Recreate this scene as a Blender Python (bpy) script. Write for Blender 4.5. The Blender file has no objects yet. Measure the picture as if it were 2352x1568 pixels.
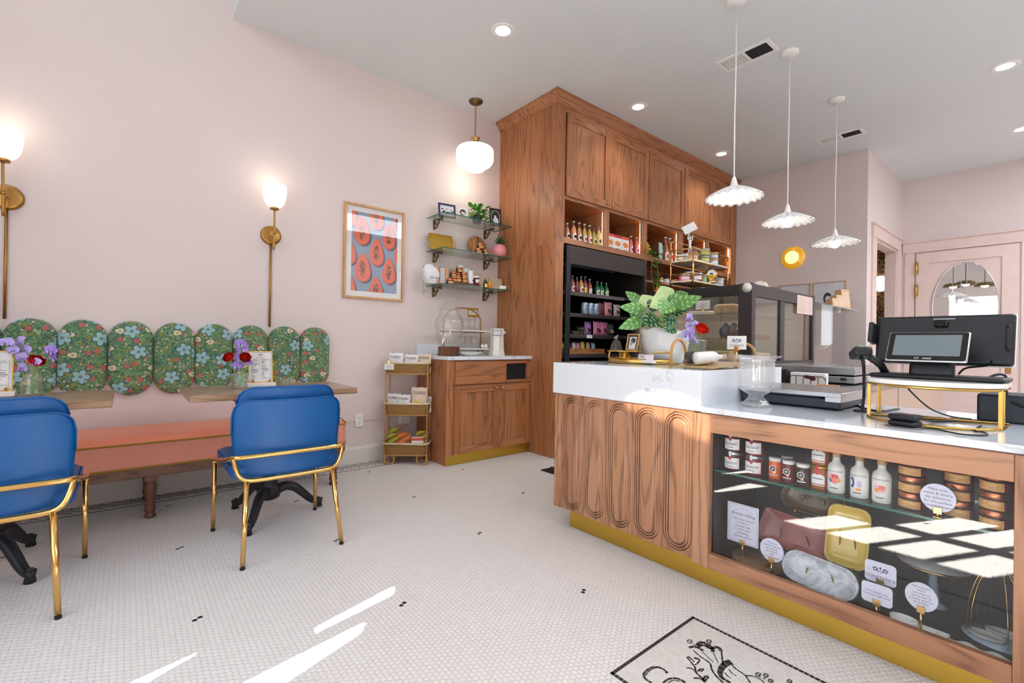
import bpy, bmesh, math, random
from mathutils import Vector, Matrix, noise as mnoise
from mathutils.geometry import tessellate_polygon
PI = math.pi
random.seed(7)
scene = bpy.context.scene
COL = scene.collection
W0, H0PX = 2352, 1568
# ------------------------------------------------------------------ camera
FPX, YAW, PITCH, ROLL = 1071.73, -0.880677, 0.003148, 0.015950
CAM = Vector((3.945, 0.0, 1.06))
_f = Vector((math.sin(YAW)*math.cos(PITCH), math.cos(YAW)*math.cos(PITCH), math.sin(PITCH)))
_r0 = Vector((math.cos(YAW), -math.sin(YAW), 0)); _u0 = _r0.cross(_f)
_r = math.cos(ROLL)*_r0 + math.sin(ROLL)*_u0
_u = -math.sin(ROLL)*_r0 + math.cos(ROLL)*_u0
cam_data = bpy.data.cameras.new('camera'); cam = bpy.data.objects.new('camera', cam_data); COL.objects.link(cam)
cam_data.sensor_width = 36; cam_data.lens = FPX/W0*36; cam_data.clip_start = .02; cam_data.clip_end = 100
cam.matrix_world = Matrix(((_r.x, _u.x, -_f.x, CAM.x), (_r.y, _u.y, -_f.y, CAM.y), (_r.z, _u.z, -_f.z, CAM.z), (0, 0, 0, 1)))
scene.camera = cam
def at(px, py, axis, val):          # where the sight line through a photo point meets a plane of the room
    d = _f + _r*((px-W0/2)/FPX) - _u*((py-H0PX/2)/FPX)
    i = 'XYZ'.index(axis); t = (val-CAM[i])/d[i]
    return CAM + d*t
# ------------------------------------------------------------------ colour management, world, sun, fill lamps
scene.view_settings.view_transform = 'Standard'; scene.view_settings.look = 'None'
scene.view_settings.gamma = 1; scene.view_settings.use_curve_mapping = False
scene.view_settings.exposure = -0.33
cy = scene.cycles
cy.max_bounces = 10; cy.diffuse_bounces = 5; cy.glossy_bounces = 5; cy.transmission_bounces = 8; cy.transparent_max_bounces = 24
cy.caustics_reflective = False; cy.caustics_refractive = False; cy.sample_clamp_indirect = 40.0; cy.sample_clamp_direct = 0
cy.use_denoising = True; cy.blur_glossy = 0.5
world = bpy.data.worlds.new('sky'); scene.world = world; world.use_nodes = True
_bg = world.node_tree.nodes['Background']; _bg.inputs[0].default_value = (.72, .82, 1, 1); _bg.inputs[1].default_value = 1.0
SUN_E = math.radians(32)
SUN_D = Vector((-.41*math.cos(SUN_E), .912*math.cos(SUN_E), -math.sin(SUN_E))).normalized()
def lamp(name, typ, loc, energy, color=(1, 1, 1), direction=None, **kw):
    l = bpy.data.lights.new(name, typ); l.energy = energy; l.color = color
    for k, v in kw.items(): setattr(l, k, v)
    o = bpy.data.objects.new(name, l); COL.objects.link(o); o.location = loc
    if direction is not None: o.rotation_euler = Vector(direction).to_track_quat('-Z', 'Y').to_euler()
    return o
lamp('sun', 'SUN', (6, -6, 6), 170, (1, .96, .9), SUN_D, angle=.008)
lamp('window_daylight', 'AREA', (3.8, -1.5, 1.5), 68, (.82, .92, 1), (0, 1, 0), shape='RECTANGLE', size=4.4, size_y=2.1)  # added fill lamp for assumed storefront daylight; no storefront window is built
lamp('high_window_daylight', 'AREA', (2.9, -1.5, 4.0), 40, (.82, .92, 1), (0, 1, -.1), shape='RECTANGLE', size=5.2, size_y=.5)  # added fill lamp up high; the wall behind it has no window
lamp('skylight_daylight', 'AREA', (5.15, 3.2, 3.36), 105, (.83, .92, 1), (0, 0, -1), shape='RECTANGLE', size=1.3, size_y=3.2)  # added fill lamp for an assumed skylight; the ceiling above it is solid
lamp('back_skylight_daylight', 'AREA', (5.15, 6.6, 3.36), 100, (.86, .94, 1), (0, 0, -1), shape='RECTANGLE', size=1.2, size_y=1.6)  # added fill lamp to lift the back wall and ceiling; no skylight there
# ------------------------------------------------------------------ mesh building
def frame(o, right, up):
    r = Vector(right).normalized(); u = Vector(up).normalized(); n = r.cross(u); o = Vector(o)
    return Matrix(((r.x, u.x, n.x, o.x), (r.y, u.y, n.y, o.y), (r.z, u.z, n.z, o.z), (0, 0, 0, 1)))
class M:
    def __init__(s): s.v = []; s.f = []; s.m = []; s.s = []
    def add(s, vs, fs, mat=0, smooth=False):
        b = len(s.v); s.v += [tuple(v) for v in vs]
        for f in fs: s.f.append([b+i for i in f]); s.m.append(mat); s.s.append(smooth)
        return s
    def box(s, x0, x1, y0, y1, z0, z1, mat=0):
        v = [(x0, y0, z0), (x1, y0, z0), (x1, y1, z0), (x0, y1, z0), (x0, y0, z1), (x1, y0, z1), (x1, y1, z1), (x0, y1, z1)]
        return s.add(v, [(0, 3, 2, 1), (4, 5, 6, 7), (0, 1, 5, 4), (1, 2, 6, 5), (2, 3, 7, 6), (3, 0, 4, 7)], mat)
    def rbox(s, x0, x1, y0, y1, z0, z1, r=.005, mat=0, seg=2):
        bm = bmesh.new(); bmesh.ops.create_cube(bm, size=1)
        for v in bm.verts:
            v.co = Vector(((x0+x1)/2+v.co.x*(x1-x0), (y0+y1)/2+v.co.y*(y1-y0), (z0+z1)/2+v.co.z*(z1-z0)))
        r = min(r, .49*min(abs(x1-x0), abs(y1-y0), abs(z1-z0)))
        bmesh.ops.bevel(bm, geom=bm.edges[:], offset=r, segments=seg, profile=.5, affect='EDGES')
        bm.normal_update(); s.bm(bm, mat); return s
    def bm(s, bm, mat=0, smooth=None):
        b = len(s.v); bm.verts.index_update(); s.v += [tuple(v.co) for v in bm.verts]
        for f in bm.faces:
            s.f.append([b+v.index for v in f.verts]); s.m.append(mat)
            s.s.append(max(abs(f.normal.x), abs(f.normal.y), abs(f.normal.z)) < .999 if smooth is None else smooth)
        bm.free()
    def lathe(s, prof, c=(0, 0, 0), seg=24, mat=0, fn=None, caps=True, smooth=True, axis='Z'):
        vs = []; n = len(prof)
        for (r, z) in prof:
            for k in range(seg):
                a = 2*PI*k/seg; rr, dz = (r, 0) if fn is None else fn(r, z, a)
                x, y, zz = rr*math.cos(a), rr*math.sin(a), z+dz
                if axis == 'X': x, y, zz = zz, x, y
                elif axis == 'Y': x, y, zz = y, zz, x
                vs.append((c[0]+x, c[1]+y, c[2]+zz))
        fs = [(i*seg+k, i*seg+(k+1) % seg, (i+1)*seg+(k+1) % seg, (i+1)*seg+k) for i in range(n-1) for k in range(seg)]
        s.add(vs, fs, mat, smooth)
        if caps:
            b = len(s.v)-n*seg
            if prof[0][0] > 1e-6: s.f.append([b+k for k in range(seg)][::-1]); s.m.append(mat); s.s.append(False)
            if prof[-1][0] > 1e-6: s.f.append([b+(n-1)*seg+k for k in range(seg)]); s.m.append(mat); s.s.append(False)
        return s
    def cyl(s, p0, p1, r, r2=None, seg=14, mat=0): return s.tube([p0, p1], r, seg, mat, rfn=None if r2 is None else (lambda t: r+(r2-r)*t))
    def tube(s, pts, r, seg=8, mat=0, closed=False, rfn=None, flat=1.0, smooth=True):
        P = [Vector(p) for p in pts]; n = len(P); vs = []; up = None
        for i, p in enumerate(P):
            a = P[(i-1) % n] if (closed or i > 0) else p; b = P[(i+1) % n] if (closed or i < n-1) else p
            t = (b-a).normalized() if (b-a).length > 1e-9 else Vector((0, 0, 1))
            if up is None: up = Vector((0, 0, 1)) if abs(t.z) < .9 else Vector((1, 0, 0))
            x = up - t*up.dot(t)
            x = x.normalized() if x.length > 1e-6 else t.orthogonal().normalized()
            up = x; y = t.cross(x); rr = r if rfn is None else rfn(i/max(1, n-1))
            for k in range(seg):
                q = 2*PI*k/seg; vs.append(p + x*(rr*math.cos(q)*flat) + y*(rr*math.sin(q)))
        m = n if closed else n-1
        fs = [(i*seg+k, i*seg+(k+1) % seg, ((i+1) % n)*seg+(k+1) % seg, ((i+1) % n)*seg+k) for i in range(m) for k in range(seg)]
        s.add(vs, fs, mat, smooth)
        if not closed:
            b = len(s.v)-n*seg
            s.f.append([b+k for k in range(seg)][::-1]); s.m.append(mat); s.s.append(False)
            s.f.append([b+(n-1)*seg+k for k in range(seg)]); s.m.append(mat); s.s.append(False)
        return s
    def ball(s, c, r, seg=16, mat=0, sq=(1, 1, 1), rings=None):
        n = rings or max(6, seg//2); pr = [(math.sin(PI*i/n), -math.cos(PI*i/n)) for i in range(n+1)]
        i0 = len(s.v); s.lathe([(max(a, 1e-5)*r, b*r) for a, b in pr], (0, 0, 0), seg, mat, caps=False)
        for i in range(i0, len(s.v)):
            x, y, z = s.v[i]; s.v[i] = (c[0]+x*sq[0], c[1]+y*sq[1], c[2]+z*sq[2])
        return s
    def prism(s, poly, d0, d1, mx=None, mat=0, smooth=False, holes=()):
        # polygon in the xy plane of mx, from depth d0 to d1 along its normal
        mx = mx or Matrix.Identity(4); loops = [list(poly)]+[list(h) for h in holes]; flat = [p for l in loops for p in l]; n = len(flat)
        vs = [mx @ Vector((x, y, d0)) for x, y in flat]+[mx @ Vector((x, y, d1)) for x, y in flat]
        if holes: tri = [tuple(t) for t in tessellate_polygon([[Vector((x, y, 0)) for x, y in l] for l in loops])]
        else: tri = [tuple(range(n))]
        fs = []
        for t in tri:
            a = sum(flat[t[i]][0]*flat[t[(i+1) % len(t)]][1]-flat[t[(i+1) % len(t)]][0]*flat[t[i]][1] for i in range(len(t)))
            t = t if (a > 0) else t[::-1]
            fs.append([i+n for i in t]); fs.append([i for i in t[::-1]])
        s.add(vs, fs, mat, False)
        b = len(s.v)-2*n; o = 0
        for li, l in enumerate(loops):
            k = len(l); ar = sum(l[i][0]*l[(i+1) % k][1]-l[(i+1) % k][0]*l[i][1] for i in range(k)); ccw = (ar > 0) == (li == 0)
            for i in range(k):
                q = [b+o+i, b+o+(i+1) % k, b+n+o+(i+1) % k, b+n+o+i]
                s.f.append(q if ccw else q[::-1]); s.m.append(mat); s.s.append(smooth)
            o += k
        return s
    def sheet(s, fn, nu, nv, mat=0, thick=0.0, smooth=True, closed_u=False):
        P = [[Vector(fn(i/nu, j/nv)) for j in range(nv+1)] for i in range(nu+1 if not closed_u else nu)]
        nu_ = len(P); vs = [p for r in P for p in r]; w = nv+1; rng = range(nu if closed_u else nu_-1)
        fs = [(i*w+j, ((i+1) % nu_)*w+j, ((i+1) % nu_)*w+j+1, i*w+j+1) for i in rng for j in range(nv)]
        if thick:
            bm = bmesh.new(); bv = [bm.verts.new(v) for v in vs]
            for f in fs:
                try: bm.faces.new([bv[i] for i in f])
                except ValueError: pass
            bm.normal_update(); bmesh.ops.solidify(bm, geom=bm.faces[:], thickness=thick); bm.normal_update(); s.bm(bm, mat, smooth); return s
        return s.add(vs, fs, mat, smooth)
    def mark(s): return len(s.v)
    def xf(s, i0, mx):
        for i in range(i0, len(s.v)): s.v[i] = tuple(mx @ Vector(s.v[i]))
        return s
    def shift(s, d):
        s.v = [(x-d[0], y-d[1], z-d[2]) for x, y, z in s.v]; return s
    def mesh(s, name, mats):
        me = bpy.data.meshes.new(name); me.from_pydata(s.v, [], s.f)
        for m in (mats if isinstance(mats, (list, tuple)) else [mats]): me.materials.append(m)
        me.polygons.foreach_set('material_index', s.m); me.polygons.foreach_set('use_smooth', s.s); me.update(); return me
# ------------------------------------------------------------------ objects
def setp(o, label=None, cat=None, group=None, kind=None):
    if label: o['label'] = label
    if cat: o['category'] = cat
    if group: o['group'] = group
    if kind: o['kind'] = kind
    return o
def thing(name, label, cat, loc=(0, 0, 0), rz=0, group=None):
    o = bpy.data.objects.new(name, None); COL.objects.link(o); o.location = loc; o.rotation_euler = (0, 0, rz)
    o.empty_display_size = .05; return setp(o, label, cat, group)
def part(name, m, mats, parent, label=None):
    o = bpy.data.objects.new(name, m.mesh(name, mats) if isinstance(m, M) else m); COL.objects.link(o); o.parent = parent
    return setp(o, label)
def wpart(name, m, mats, parent, label=None):     # vertices given in room coordinates, parent an unrotated thing
    p = parent; off = Vector((0, 0, 0))
    while p is not None: off += p.location; p = p.parent
    return part(name, m.shift(off), mats, parent, label)
def solo(name, m, mats, label, cat, loc=(0, 0, 0), rz=0, group=None, rot=None):
    o = bpy.data.objects.new(name, m.mesh(name, mats) if isinstance(m, M) else m); COL.objects.link(o); o.location = loc; o.rotation_euler = rot or (0, 0, rz)
    return setp(o, label, cat, group)
def struct(name, m, mats, parent=None):
    o = bpy.data.objects.new(name, m.mesh(name, mats)); COL.objects.link(o); o.parent = parent
    if parent is None: o['kind'] = 'structure'
    return o
def copyrec(o, parent=None):
    c = o.copy(); COL.objects.link(c); c.parent = parent
    for ch in list(o.children): copyrec(ch, c)
    return c
def dup(root, loc, rz=0, label=None, group=None):
    r = copyrec(root); r.location = loc; r.rotation_euler = (0, 0, rz); setp(r, label, None, group); return r
_textcache = {}
def text_mesh(s, size, align='CENTER', shear=0.0, extrude=.0002, space=1.0, width=None, line=1.0):
    key = (s, size, align, shear, space, width, line)
    if key in _textcache: return _textcache[key]
    c = bpy.data.curves.new('lettering', 'FONT'); c.body = s; c.size = size; c.align_x = align; c.align_y = 'CENTER'
    c.shear = shear; c.extrude = extrude; c.space_character = space; c.space_line = line; c.resolution_u = 2
    o = bpy.data.objects.new('lettering', c); COL.objects.link(o)
    dg = bpy.context.evaluated_depsgraph_get(); me = bpy.data.meshes.new_from_object(o.evaluated_get(dg))
    bpy.data.objects.remove(o)
    if width:
        xs = [v.co.x for v in me.vertices]; w = max(xs)-min(xs) if xs else 1; k = width/w
        for v in me.vertices: v.co.x *= k
    _textcache[key] = me; return me
def text(s, size, mx, mat, parent, name='lettering', **kw):
    me = text_mesh(s, size, **kw).copy(); me.materials.clear(); me.materials.append(mat); me.transform(mx)
    return part(name, me, None, parent)
FY = lambda o: frame(o, (1, 0, 0), (0, 0, 1))      # faces -Y
FX = lambda o: frame(o, (0, 1, 0), (0, 0, 1))      # faces +X
FZ = lambda o: frame(o, (1, 0, 0), (0, 1, 0))      # faces up
def bez(p0, p1, p2, p3, n=10):
    P = [Vector(p) for p in (p0, p1, p2, p3)]
    return [P[0]*(1-t)**3+P[1]*3*t*(1-t)**2+P[2]*3*t*t*(1-t)+P[3]*t**3 for t in [i/n for i in range(n+1)]]
def catmull(pts, n=6, closed=False):
    P = [Vector(p) for p in pts]; k = len(P); out = []
    for i in range(k if closed else k-1):
        a, b, c, d = (P[(i-1) % k] if (closed or i > 0) else P[i]), P[i], P[(i+1) % k], (P[(i+2) % k] if (closed or i+2 < k) else P[(i+1) % k])
        for j in range(n):
            t = j/n; out.append(.5*((2*b)+(c-a)*t+(2*a-5*b+4*c-d)*t*t+(3*b-a-3*c+d)*t**3))
    if not closed: out.append(P[-1])
    return out
def rrect(w, h, r, n=5, cx=0, cy=0):
    o = []
    for (sx, sy, a0) in ((1, 1, 0), (-1, 1, PI/2), (-1, -1, PI), (1, -1, 3*PI/2)):
        for i in range(n+1):
            a = a0+PI/2*i/n; o.append((cx+sx*(w/2-r)+r*math.cos(a), cy+sy*(h/2-r)+r*math.sin(a)))
    return o
def ellipse(a, b, n=32, cx=0, cy=0): return [(cx+a*math.cos(2*PI*i/n), cy+b*math.sin(2*PI*i/n)) for i in range(n)]
# ------------------------------------------------------------------ materials
class S:
    def __init__(s, nb, sock): s.nb = nb; s.k = sock
    def __add__(s, o): return s.nb.math('ADD', s, o)
    __radd__ = __add__
    def __sub__(s, o): return s.nb.math('SUBTRACT', s, o)
    def __rsub__(s, o): return s.nb.math('SUBTRACT', o, s)
    def __mul__(s, o): return s.nb.math('MULTIPLY', s, o)
    __rmul__ = __mul__
    def __truediv__(s, o): return s.nb.math('DIVIDE', s, o)
    def __lt__(s, o): return s.nb.math('LESS_THAN', s, o)
    def __gt__(s, o): return s.nb.math('GREATER_THAN', s, o)
    def __neg__(s): return s*-1
class NB:
    def __init__(s, name):
        s.mat = bpy.data.materials.new(name); s.mat.use_nodes = True; s.t = s.mat.node_tree
        s.b = s.t.nodes['Principled BSDF']; s.out = s.t.nodes['Material Output']
    def node(s, typ, **kw):
        n = s.t.nodes.new(typ)
        for k, v in kw.items(): setattr(n, k, v)
        return n
    def put(s, sock, v):
        if isinstance(v, S): s.t.links.new(v.k, sock)
        elif isinstance(v, bpy.types.NodeSocket): s.t.links.new(v, sock)
        elif isinstance(v, tuple) and len(v) == 3 and sock.type == 'RGBA': sock.default_value = (*v, 1)
        else: sock.default_value = v
    def math(s, op, a, b=None, c=None, clamp=False):
        n = s.node('ShaderNodeMath', operation=op); n.use_clamp = clamp; s.put(n.inputs[0], a)
        if b is not None: s.put(n.inputs[1], b)
        if c is not None: s.put(n.inputs[2], c)
        return S(s, n.outputs[0])
    def pos(s): return S(s, s.node('ShaderNodeNewGeometry').outputs['Position'])
    def obj(s): return S(s, s.node('ShaderNodeTexCoord').outputs['Object'])
    def rnd(s): return S(s, s.node('ShaderNodeObjectInfo').outputs['Random'])
    def sep(s, v):
        n = s.node('ShaderNodeSeparateXYZ'); s.put(n.inputs[0], v); return [S(s, o) for o in n.outputs]
    def vec(s, x=0.0, y=0.0, z=0.0):
        n = s.node('ShaderNodeCombineXYZ')
        for i, v in enumerate((x, y, z)): s.put(n.inputs[i], v)
        return S(s, n.outputs[0])
    def noise(s, v, scale=5, detail=2, rough=.5, dist=0, out=0):
        n = s.node('ShaderNodeTexNoise'); s.put(n.inputs['Vector'], v); n.inputs['Scale'].default_value = scale
        n.inputs['Detail'].default_value = detail; n.inputs['Roughness'].default_value = rough; n.inputs['Distortion'].default_value = dist
        return S(s, n.outputs[out])
    def vor(s, v, scale=5, rand=1.0, feature='F1', dim='2D'):
        n = s.node('ShaderNodeTexVoronoi', voronoi_dimensions=dim, feature=feature); s.put(n.inputs['Vector'], v)
        n.inputs['Scale'].default_value = scale; n.inputs['Randomness'].default_value = rand
        return {k.name: S(s, k) for k in n.outputs if k.enabled}
    def mix(s, f, a, b):
        n = s.node('ShaderNodeMix', data_type='RGBA'); s.put(n.inputs[0], f); s.put(n.inputs[6], a); s.put(n.inputs[7], b); return S(s, n.outputs[2])
    def ramp(s, f, stops, interp='LINEAR'):
        n = s.node('ShaderNodeValToRGB'); s.put(n.inputs[0], f); e = n.color_ramp.elements; n.color_ramp.interpolation = interp
        while len(e) < len(stops): e.new(.5)
        for i, (p, c) in enumerate(stops):
            e[i].position = p; e[i].color = (*c, 1) if isinstance(c, tuple) else (c, c, c, 1)
        return S(s, n.outputs[0])
    def step(s, x, a, b): return s.math('MULTIPLY', s.math('SUBTRACT', x, a), 1.0/(b-a), clamp=True)
    def bump(s, h, strength=.3, dist=.01):
        n = s.node('ShaderNodeBump'); n.inputs['Strength'].default_value = strength; n.inputs['Distance'].default_value = dist; s.put(n.inputs['Height'], h)
        s.t.links.new(n.outputs[0], s.b.inputs['Normal'])
    def set(s, **kw):
        names = dict(color='Base Color', rough='Roughness', metal='Metallic', spec='Specular IOR Level', trans='Transmission Weight', ior='IOR', emis='Emission Color', estr='Emission Strength', coat='Coat Weight', croug='Coat Roughness', sheen='Sheen Weight', alpha='Alpha', sss='Subsurface Weight')
        for k, v in kw.items(): s.put(s.b.inputs[names[k]], v)
        return s.mat
def srgb(*c): return tuple((x/255/12.92 if x/255 <= .04045 else ((x/255+.055)/1.055)**2.4) for x in c)
_pc = {}
def P(name, c, rough=.5, metal=0.0, **kw):        # plain paint, plastic, metal ...; c in 0-255 sRGB; slight procedural mottling
    if name in _pc: return _pc[name]
    nb = NB(name); col = srgb(*c); n = nb.noise(nb.obj(), 9, 2)
    nb.set(color=nb.mix(n, tuple(x*.94 for x in col), tuple(min(1, x*1.06) for x in col)), rough=rough, metal=metal, **kw); _pc[name] = nb.mat; return nb.mat
def glassy(name, tint=(1, 1, 1), f0=.05, gain=1.0, rough=0.0, top=1.0, milk=0.0):   # thin clear sheet: see-through with an angle-dependent reflection
    nb = NB(name); nb.t.nodes.remove(nb.b)
    tr = nb.node('ShaderNodeBsdfTransparent'); tr.inputs[0].default_value = (*tint, 1)
    gl = nb.node('ShaderNodeBsdfGlossy'); gl.inputs['Roughness'].default_value = rough
    g = nb.node('ShaderNodeNewGeometry'); d = nb.node('ShaderNodeVectorMath', operation='DOT_PRODUCT'); nb.t.links.new(g.outputs['Normal'], d.inputs[0]); nb.t.links.new(g.outputs['Incoming'], d.inputs[1])
    c = nb.math('SUBTRACT', 1.0, nb.math('ABSOLUTE', S(nb, d.outputs['Value'])))
    f = nb.math('MINIMUM', (nb.math('POWER', c, 5.0)*(1-f0)+f0)*gain, top)
    mx = nb.node('ShaderNodeMixShader'); nb.put(mx.inputs[0], f); nb.t.links.new(tr.outputs[0], mx.inputs[1]); nb.t.links.new(gl.outputs[0], mx.inputs[2])
    if milk:      # white mixed in so clear glass reads bright, in place of highlights
        df = nb.node('ShaderNodeBsdfTranslucent'); dd = nb.node('ShaderNodeBsdfDiffuse'); m1 = nb.node('ShaderNodeMixShader'); nb.t.links.new(df.outputs[0], m1.inputs[1]); nb.t.links.new(dd.outputs[0], m1.inputs[2])
        for n_ in (df, dd): n_.inputs[0].default_value = (1, 1, 1, 1)
        m2 = nb.node('ShaderNodeMixShader'); m2.inputs[0].default_value = milk; nb.t.links.new(mx.outputs[0], m2.inputs[1]); nb.t.links.new(m1.outputs[0], m2.inputs[2]); mx = m2
    nb.t.links.new(mx.outputs[0], nb.out.inputs[0]); return nb.mat
def emit(name, c, strength):
    nb = NB(name); return nb.set(color=c, emis=c, estr=strength)
def wood(name, axis, light, mid, dark, scale=1.0, rough=.42, bands=9.0, coat=.15):
    nb = NB(name); p = nb.sep(nb.obj()); r = nb.rnd()
    u, v, w = {'X': (p[1], p[2], p[0]), 'Y': (p[0], p[2], p[1]), 'Z': (p[0], p[1], p[2])}[axis]
    o = r*17.0; q = nb.vec(u*scale*6.5+o, v*scale*6.5+o*1.7, w*scale*.75+o*.6)
    n1 = nb.noise(q, 1.0, 1.5, .45, .25)
    rings = nb.math('PINGPONG', n1*bands, .5)*2.0
    fib = nb.noise(nb.vec(u*scale*210+o, v*scale*210, w*scale*5), 1.0, 2, .6)
    pore = nb.noise(nb.vec(u*scale*75+o, v*scale*75+o, w*scale*2.6), 1.0, 3, .65)
    tone = nb.noise(nb.vec(u*scale*5+o, v*scale*5, w*scale*.5+o), 1.0, 1)
    g = nb.math('MULTIPLY', nb.step(rings, .52, 1.0), nb.step(pore, .3, .62))
    c = nb.mix(nb.step(tone, .3, .7), mid, light)
    c = nb.mix(g*.78, c, dark); c = nb.mix(nb.step(fib, .55, .8)*.35, c, dark)
    nb.bump(g*-.6+fib*.5, .12, .002)
    nb.set(color=c, rough=rough, coat=coat, croug=.35); return nb.mat
def woodset(name, l, m, d, **kw): return {a: wood(name+'_'+a.lower(), a, srgb(*l), srgb(*m), srgb(*d), **kw) for a in 'XYZ'}
OAK = woodset('red_oak', (188, 126, 82), (162, 102, 62), (96, 54, 30))
TAN = woodset('tan_oak', (190, 142, 108), (172, 120, 88), (92, 58, 42), bands=11, coat=.05)  # cabinet oak again, with the daylight on the counter painted into its tone
WALNUT = woodset('walnut', (128, 82, 58), (104, 64, 46), (52, 30, 22), rough=.4)
TABLEW = wood('table_oak', 'Y', srgb(176, 140, 108), srgb(150, 114, 84), srgb(104, 70, 46), rough=.28, bands=8, coat=.4)
CUTB = woodset('board_wood', (170, 128, 80), (140, 100, 60), (84, 56, 32))
OLIVEW = woodset('orange_wood', (212, 150, 90), (186, 116, 62), (120, 66, 34))
BRASS = P('brass', (214, 172, 92), .22, 1.0); BRASS_D = P('aged_brass', (176, 134, 74), .32, 1.0)
GOLD = P('gold_metal', (232, 188, 116), .16, 1.0); KICK = P('brass_kick_plate', (214, 176, 78), .34, 1.0)
BRONZE = P('antique_bronze', (120, 98, 66), .4, 1.0); COPPER = P('copper_lid', (214, 132, 96), .28, 1.0)
STEEL = P('brushed_steel', (178, 178, 180), .3, 1.0); CHROME = P('chrome', (225, 225, 228), .08, 1.0)
BLACK = P('black_plastic', (24, 26, 30), .42); BLACKM = P('black_metal', (26, 27, 32), .45); BLACKG = P('black_gloss', (14, 14, 17), .12)
BROWNBLK = P('brown_black_laminate', (58, 48, 44), .5); DARK = P('dark_void', (12, 12, 14), .7); RUBBER = P('black_rubber', (18, 18, 20), .7)
WHITE = P('white_paint', (238, 236, 232), .45); WHITEG = P('white_glaze', (240, 238, 232), .15, coat=.5); CREAM = P('cream_glaze', (236, 230, 218), .2, coat=.4)
PAPER = P('white_paper', (240, 238, 236), .7); INK = P('grey_ink', (70, 70, 84), .8); INKD = P('black_ink', (20, 20, 26), .7); INKB = P('blue_ink', (44, 54, 110), .7)
PINKT = P('pink_trim', (226, 202, 194), .45)
GLASS = glassy('clear_glass'); GLASSG = glassy('green_shelf_glass', (.88, .95, .92), .05); GLASSE = P('green_glass_edge', (20, 96, 78), .12)
JARG = glassy('jar_glass', (.985, .985, .98), .05, 1.0, 0, .45, .05)
nb = NB('crystal'); CRYSTAL = nb.set(color=(1, 1, 1), rough=.02, trans=1.0, ior=1.45)
nb = NB('mirror'); MIRROR = nb.set(color=(.93, .94, .95), rough=.01, metal=1.0)
def marble(name, base, vein, sc=1.0, amt=.6, rough=.14):
    nb = NB(name); p = nb.obj(); o = nb.rnd()*9.0; s = nb.sep(p); q = nb.vec(s[0]*sc+o, s[1]*sc+o, s[2]*sc)
    n = nb.noise(q, 3.2, 5, .6, .8); m = nb.noise(q, 2.1, 2)
    v = nb.math('ABSOLUTE', n-.5)
    k = (1.0-nb.step(v, 0.0, .018))*nb.step(m, .5, .62)*amt
    nb.set(color=nb.mix(k, srgb(*base), srgb(*vein)), rough=rough, coat=.3); return nb.mat
QUARTZ = marble('white_quartz', (224, 228, 234), (120, 118, 118)); MARBLE = marble('white_marble', (240, 238, 234), (150, 146, 144), 3.0)
SANDST = marble('tan_marble', (222, 200, 172), (168, 112, 62), 4.0, 1.0)
# ================================================================== room shell
CEIL, HIGH, XR, YF, YB, YD, XT = 3.397, 4.35, 6.2, -1.6, 6.65, 8.36, 2.375
def wallpaint(name, c):
    nb = NB(name); p = nb.obj(); col = srgb(*c); n = nb.noise(p, 2.2, 3, .6)
    nb.bump(nb.noise(p, 160, 2), .04, .002)
    nb.set(color=nb.mix(n, tuple(x*.985 for x in col), tuple(min(1, x*1.015) for x in col)), rough=.55); return nb.mat
PINK = wallpaint('pale_pink_paint', (224, 210, 206)); CEILM = wallpaint('ceiling_paint', (220, 224, 225)); TRIMM = wallpaint('off_white_trim', (232, 226, 218))
def floor_mat():
    nb = NB('penny_round_tile'); p = nb.pos(); x, y, _ = nb.sep(p)
    PX, PY = .0207, .01766
    yy = y/PY; j = nb.math('ROUND', yy); odd = nb.math('MODULO', nb.math('ABSOLUTE', j), 2.0)
    def cell(j, odd):
        xx = x/PX-odd*.5; i = nb.math('ROUND', xx)
        cx = (i+odd*.5)*PX; cyy = j*PY; dx = x-cx; dy = y-cyy
        return cx, cyy, nb.math('SQRT', dx*dx+dy*dy)
    c0 = cell(j, odd)
    j2 = j+nb.math('SIGN', yy-j); c1 = cell(j2, 1.0-odd)
    near = c1[2] < c0[2]
    def sel(a, b): return a+(b-a)*near
    cx, cyy, d = sel(c0[0], c1[0]), sel(c0[1], c1[1]), sel(c0[2], c1[2])
    tile = 1.0-nb.step(d, .0082, .0095)
    black = None
    for ox, oy in ((1.0712, .2172), (1.0712+.383, .2172+.6534)):
        gx = (cx-ox)/.7659; gy = (cyy-oy)/1.30684
        gx = (gx-nb.math('ROUND', gx))*.7659; gy = (gy-nb.math('ROUND', gy))*1.30684
        m = (nb.math('ABSOLUTE', gx)/(PX/2)+nb.math('ABSOLUTE', gy)/PY) < 1.7
        black = m if black is None else nb.math('MAXIMUM', black, m)
    border = (cx < .128)
    black = nb.math('MULTIPLY', black, cx > .25)
    ci = nb.math('ROUND', cx/PX*2.0); jj = nb.math('ROUND', cyy/PY)
    pat = nb.math('MODULO', nb.math('ABSOLUTE', ci+jj*3.0+300.0), 4.0) < .5
    inner = nb.math('MULTIPLY', border, 1.0-nb.math('MULTIPLY', pat, cx > .03))
    dash = nb.math('MULTIPLY', cx > .1735, cx < .1945)
    black = nb.math('MAXIMUM', black, nb.math('MAXIMUM', inner, dash))
    rn = nb.noise(nb.vec(cx*400.0, cyy*400.0), 1.0, 0)
    white = nb.mix(rn, srgb(238, 231, 227), srgb(248, 244, 241)); grout = srgb(240, 237, 234)
    soil = nb.noise(p, 1.3, 3); white = nb.mix(nb.step(soil, .35, .75)*.25, white, srgb(232, 223, 219))
    col = nb.mix(tile, grout, nb.mix(black, white, srgb(34, 30, 30)))
    dome = nb.math('MULTIPLY', tile, 1.0-d*d*2500.0)
    nb.bump(dome, .8, .004)
    nb.set(color=col, rough=nb.mix(tile, (.75,)*3, (.34,)*3), spec=.4); return nb.mat
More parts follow.
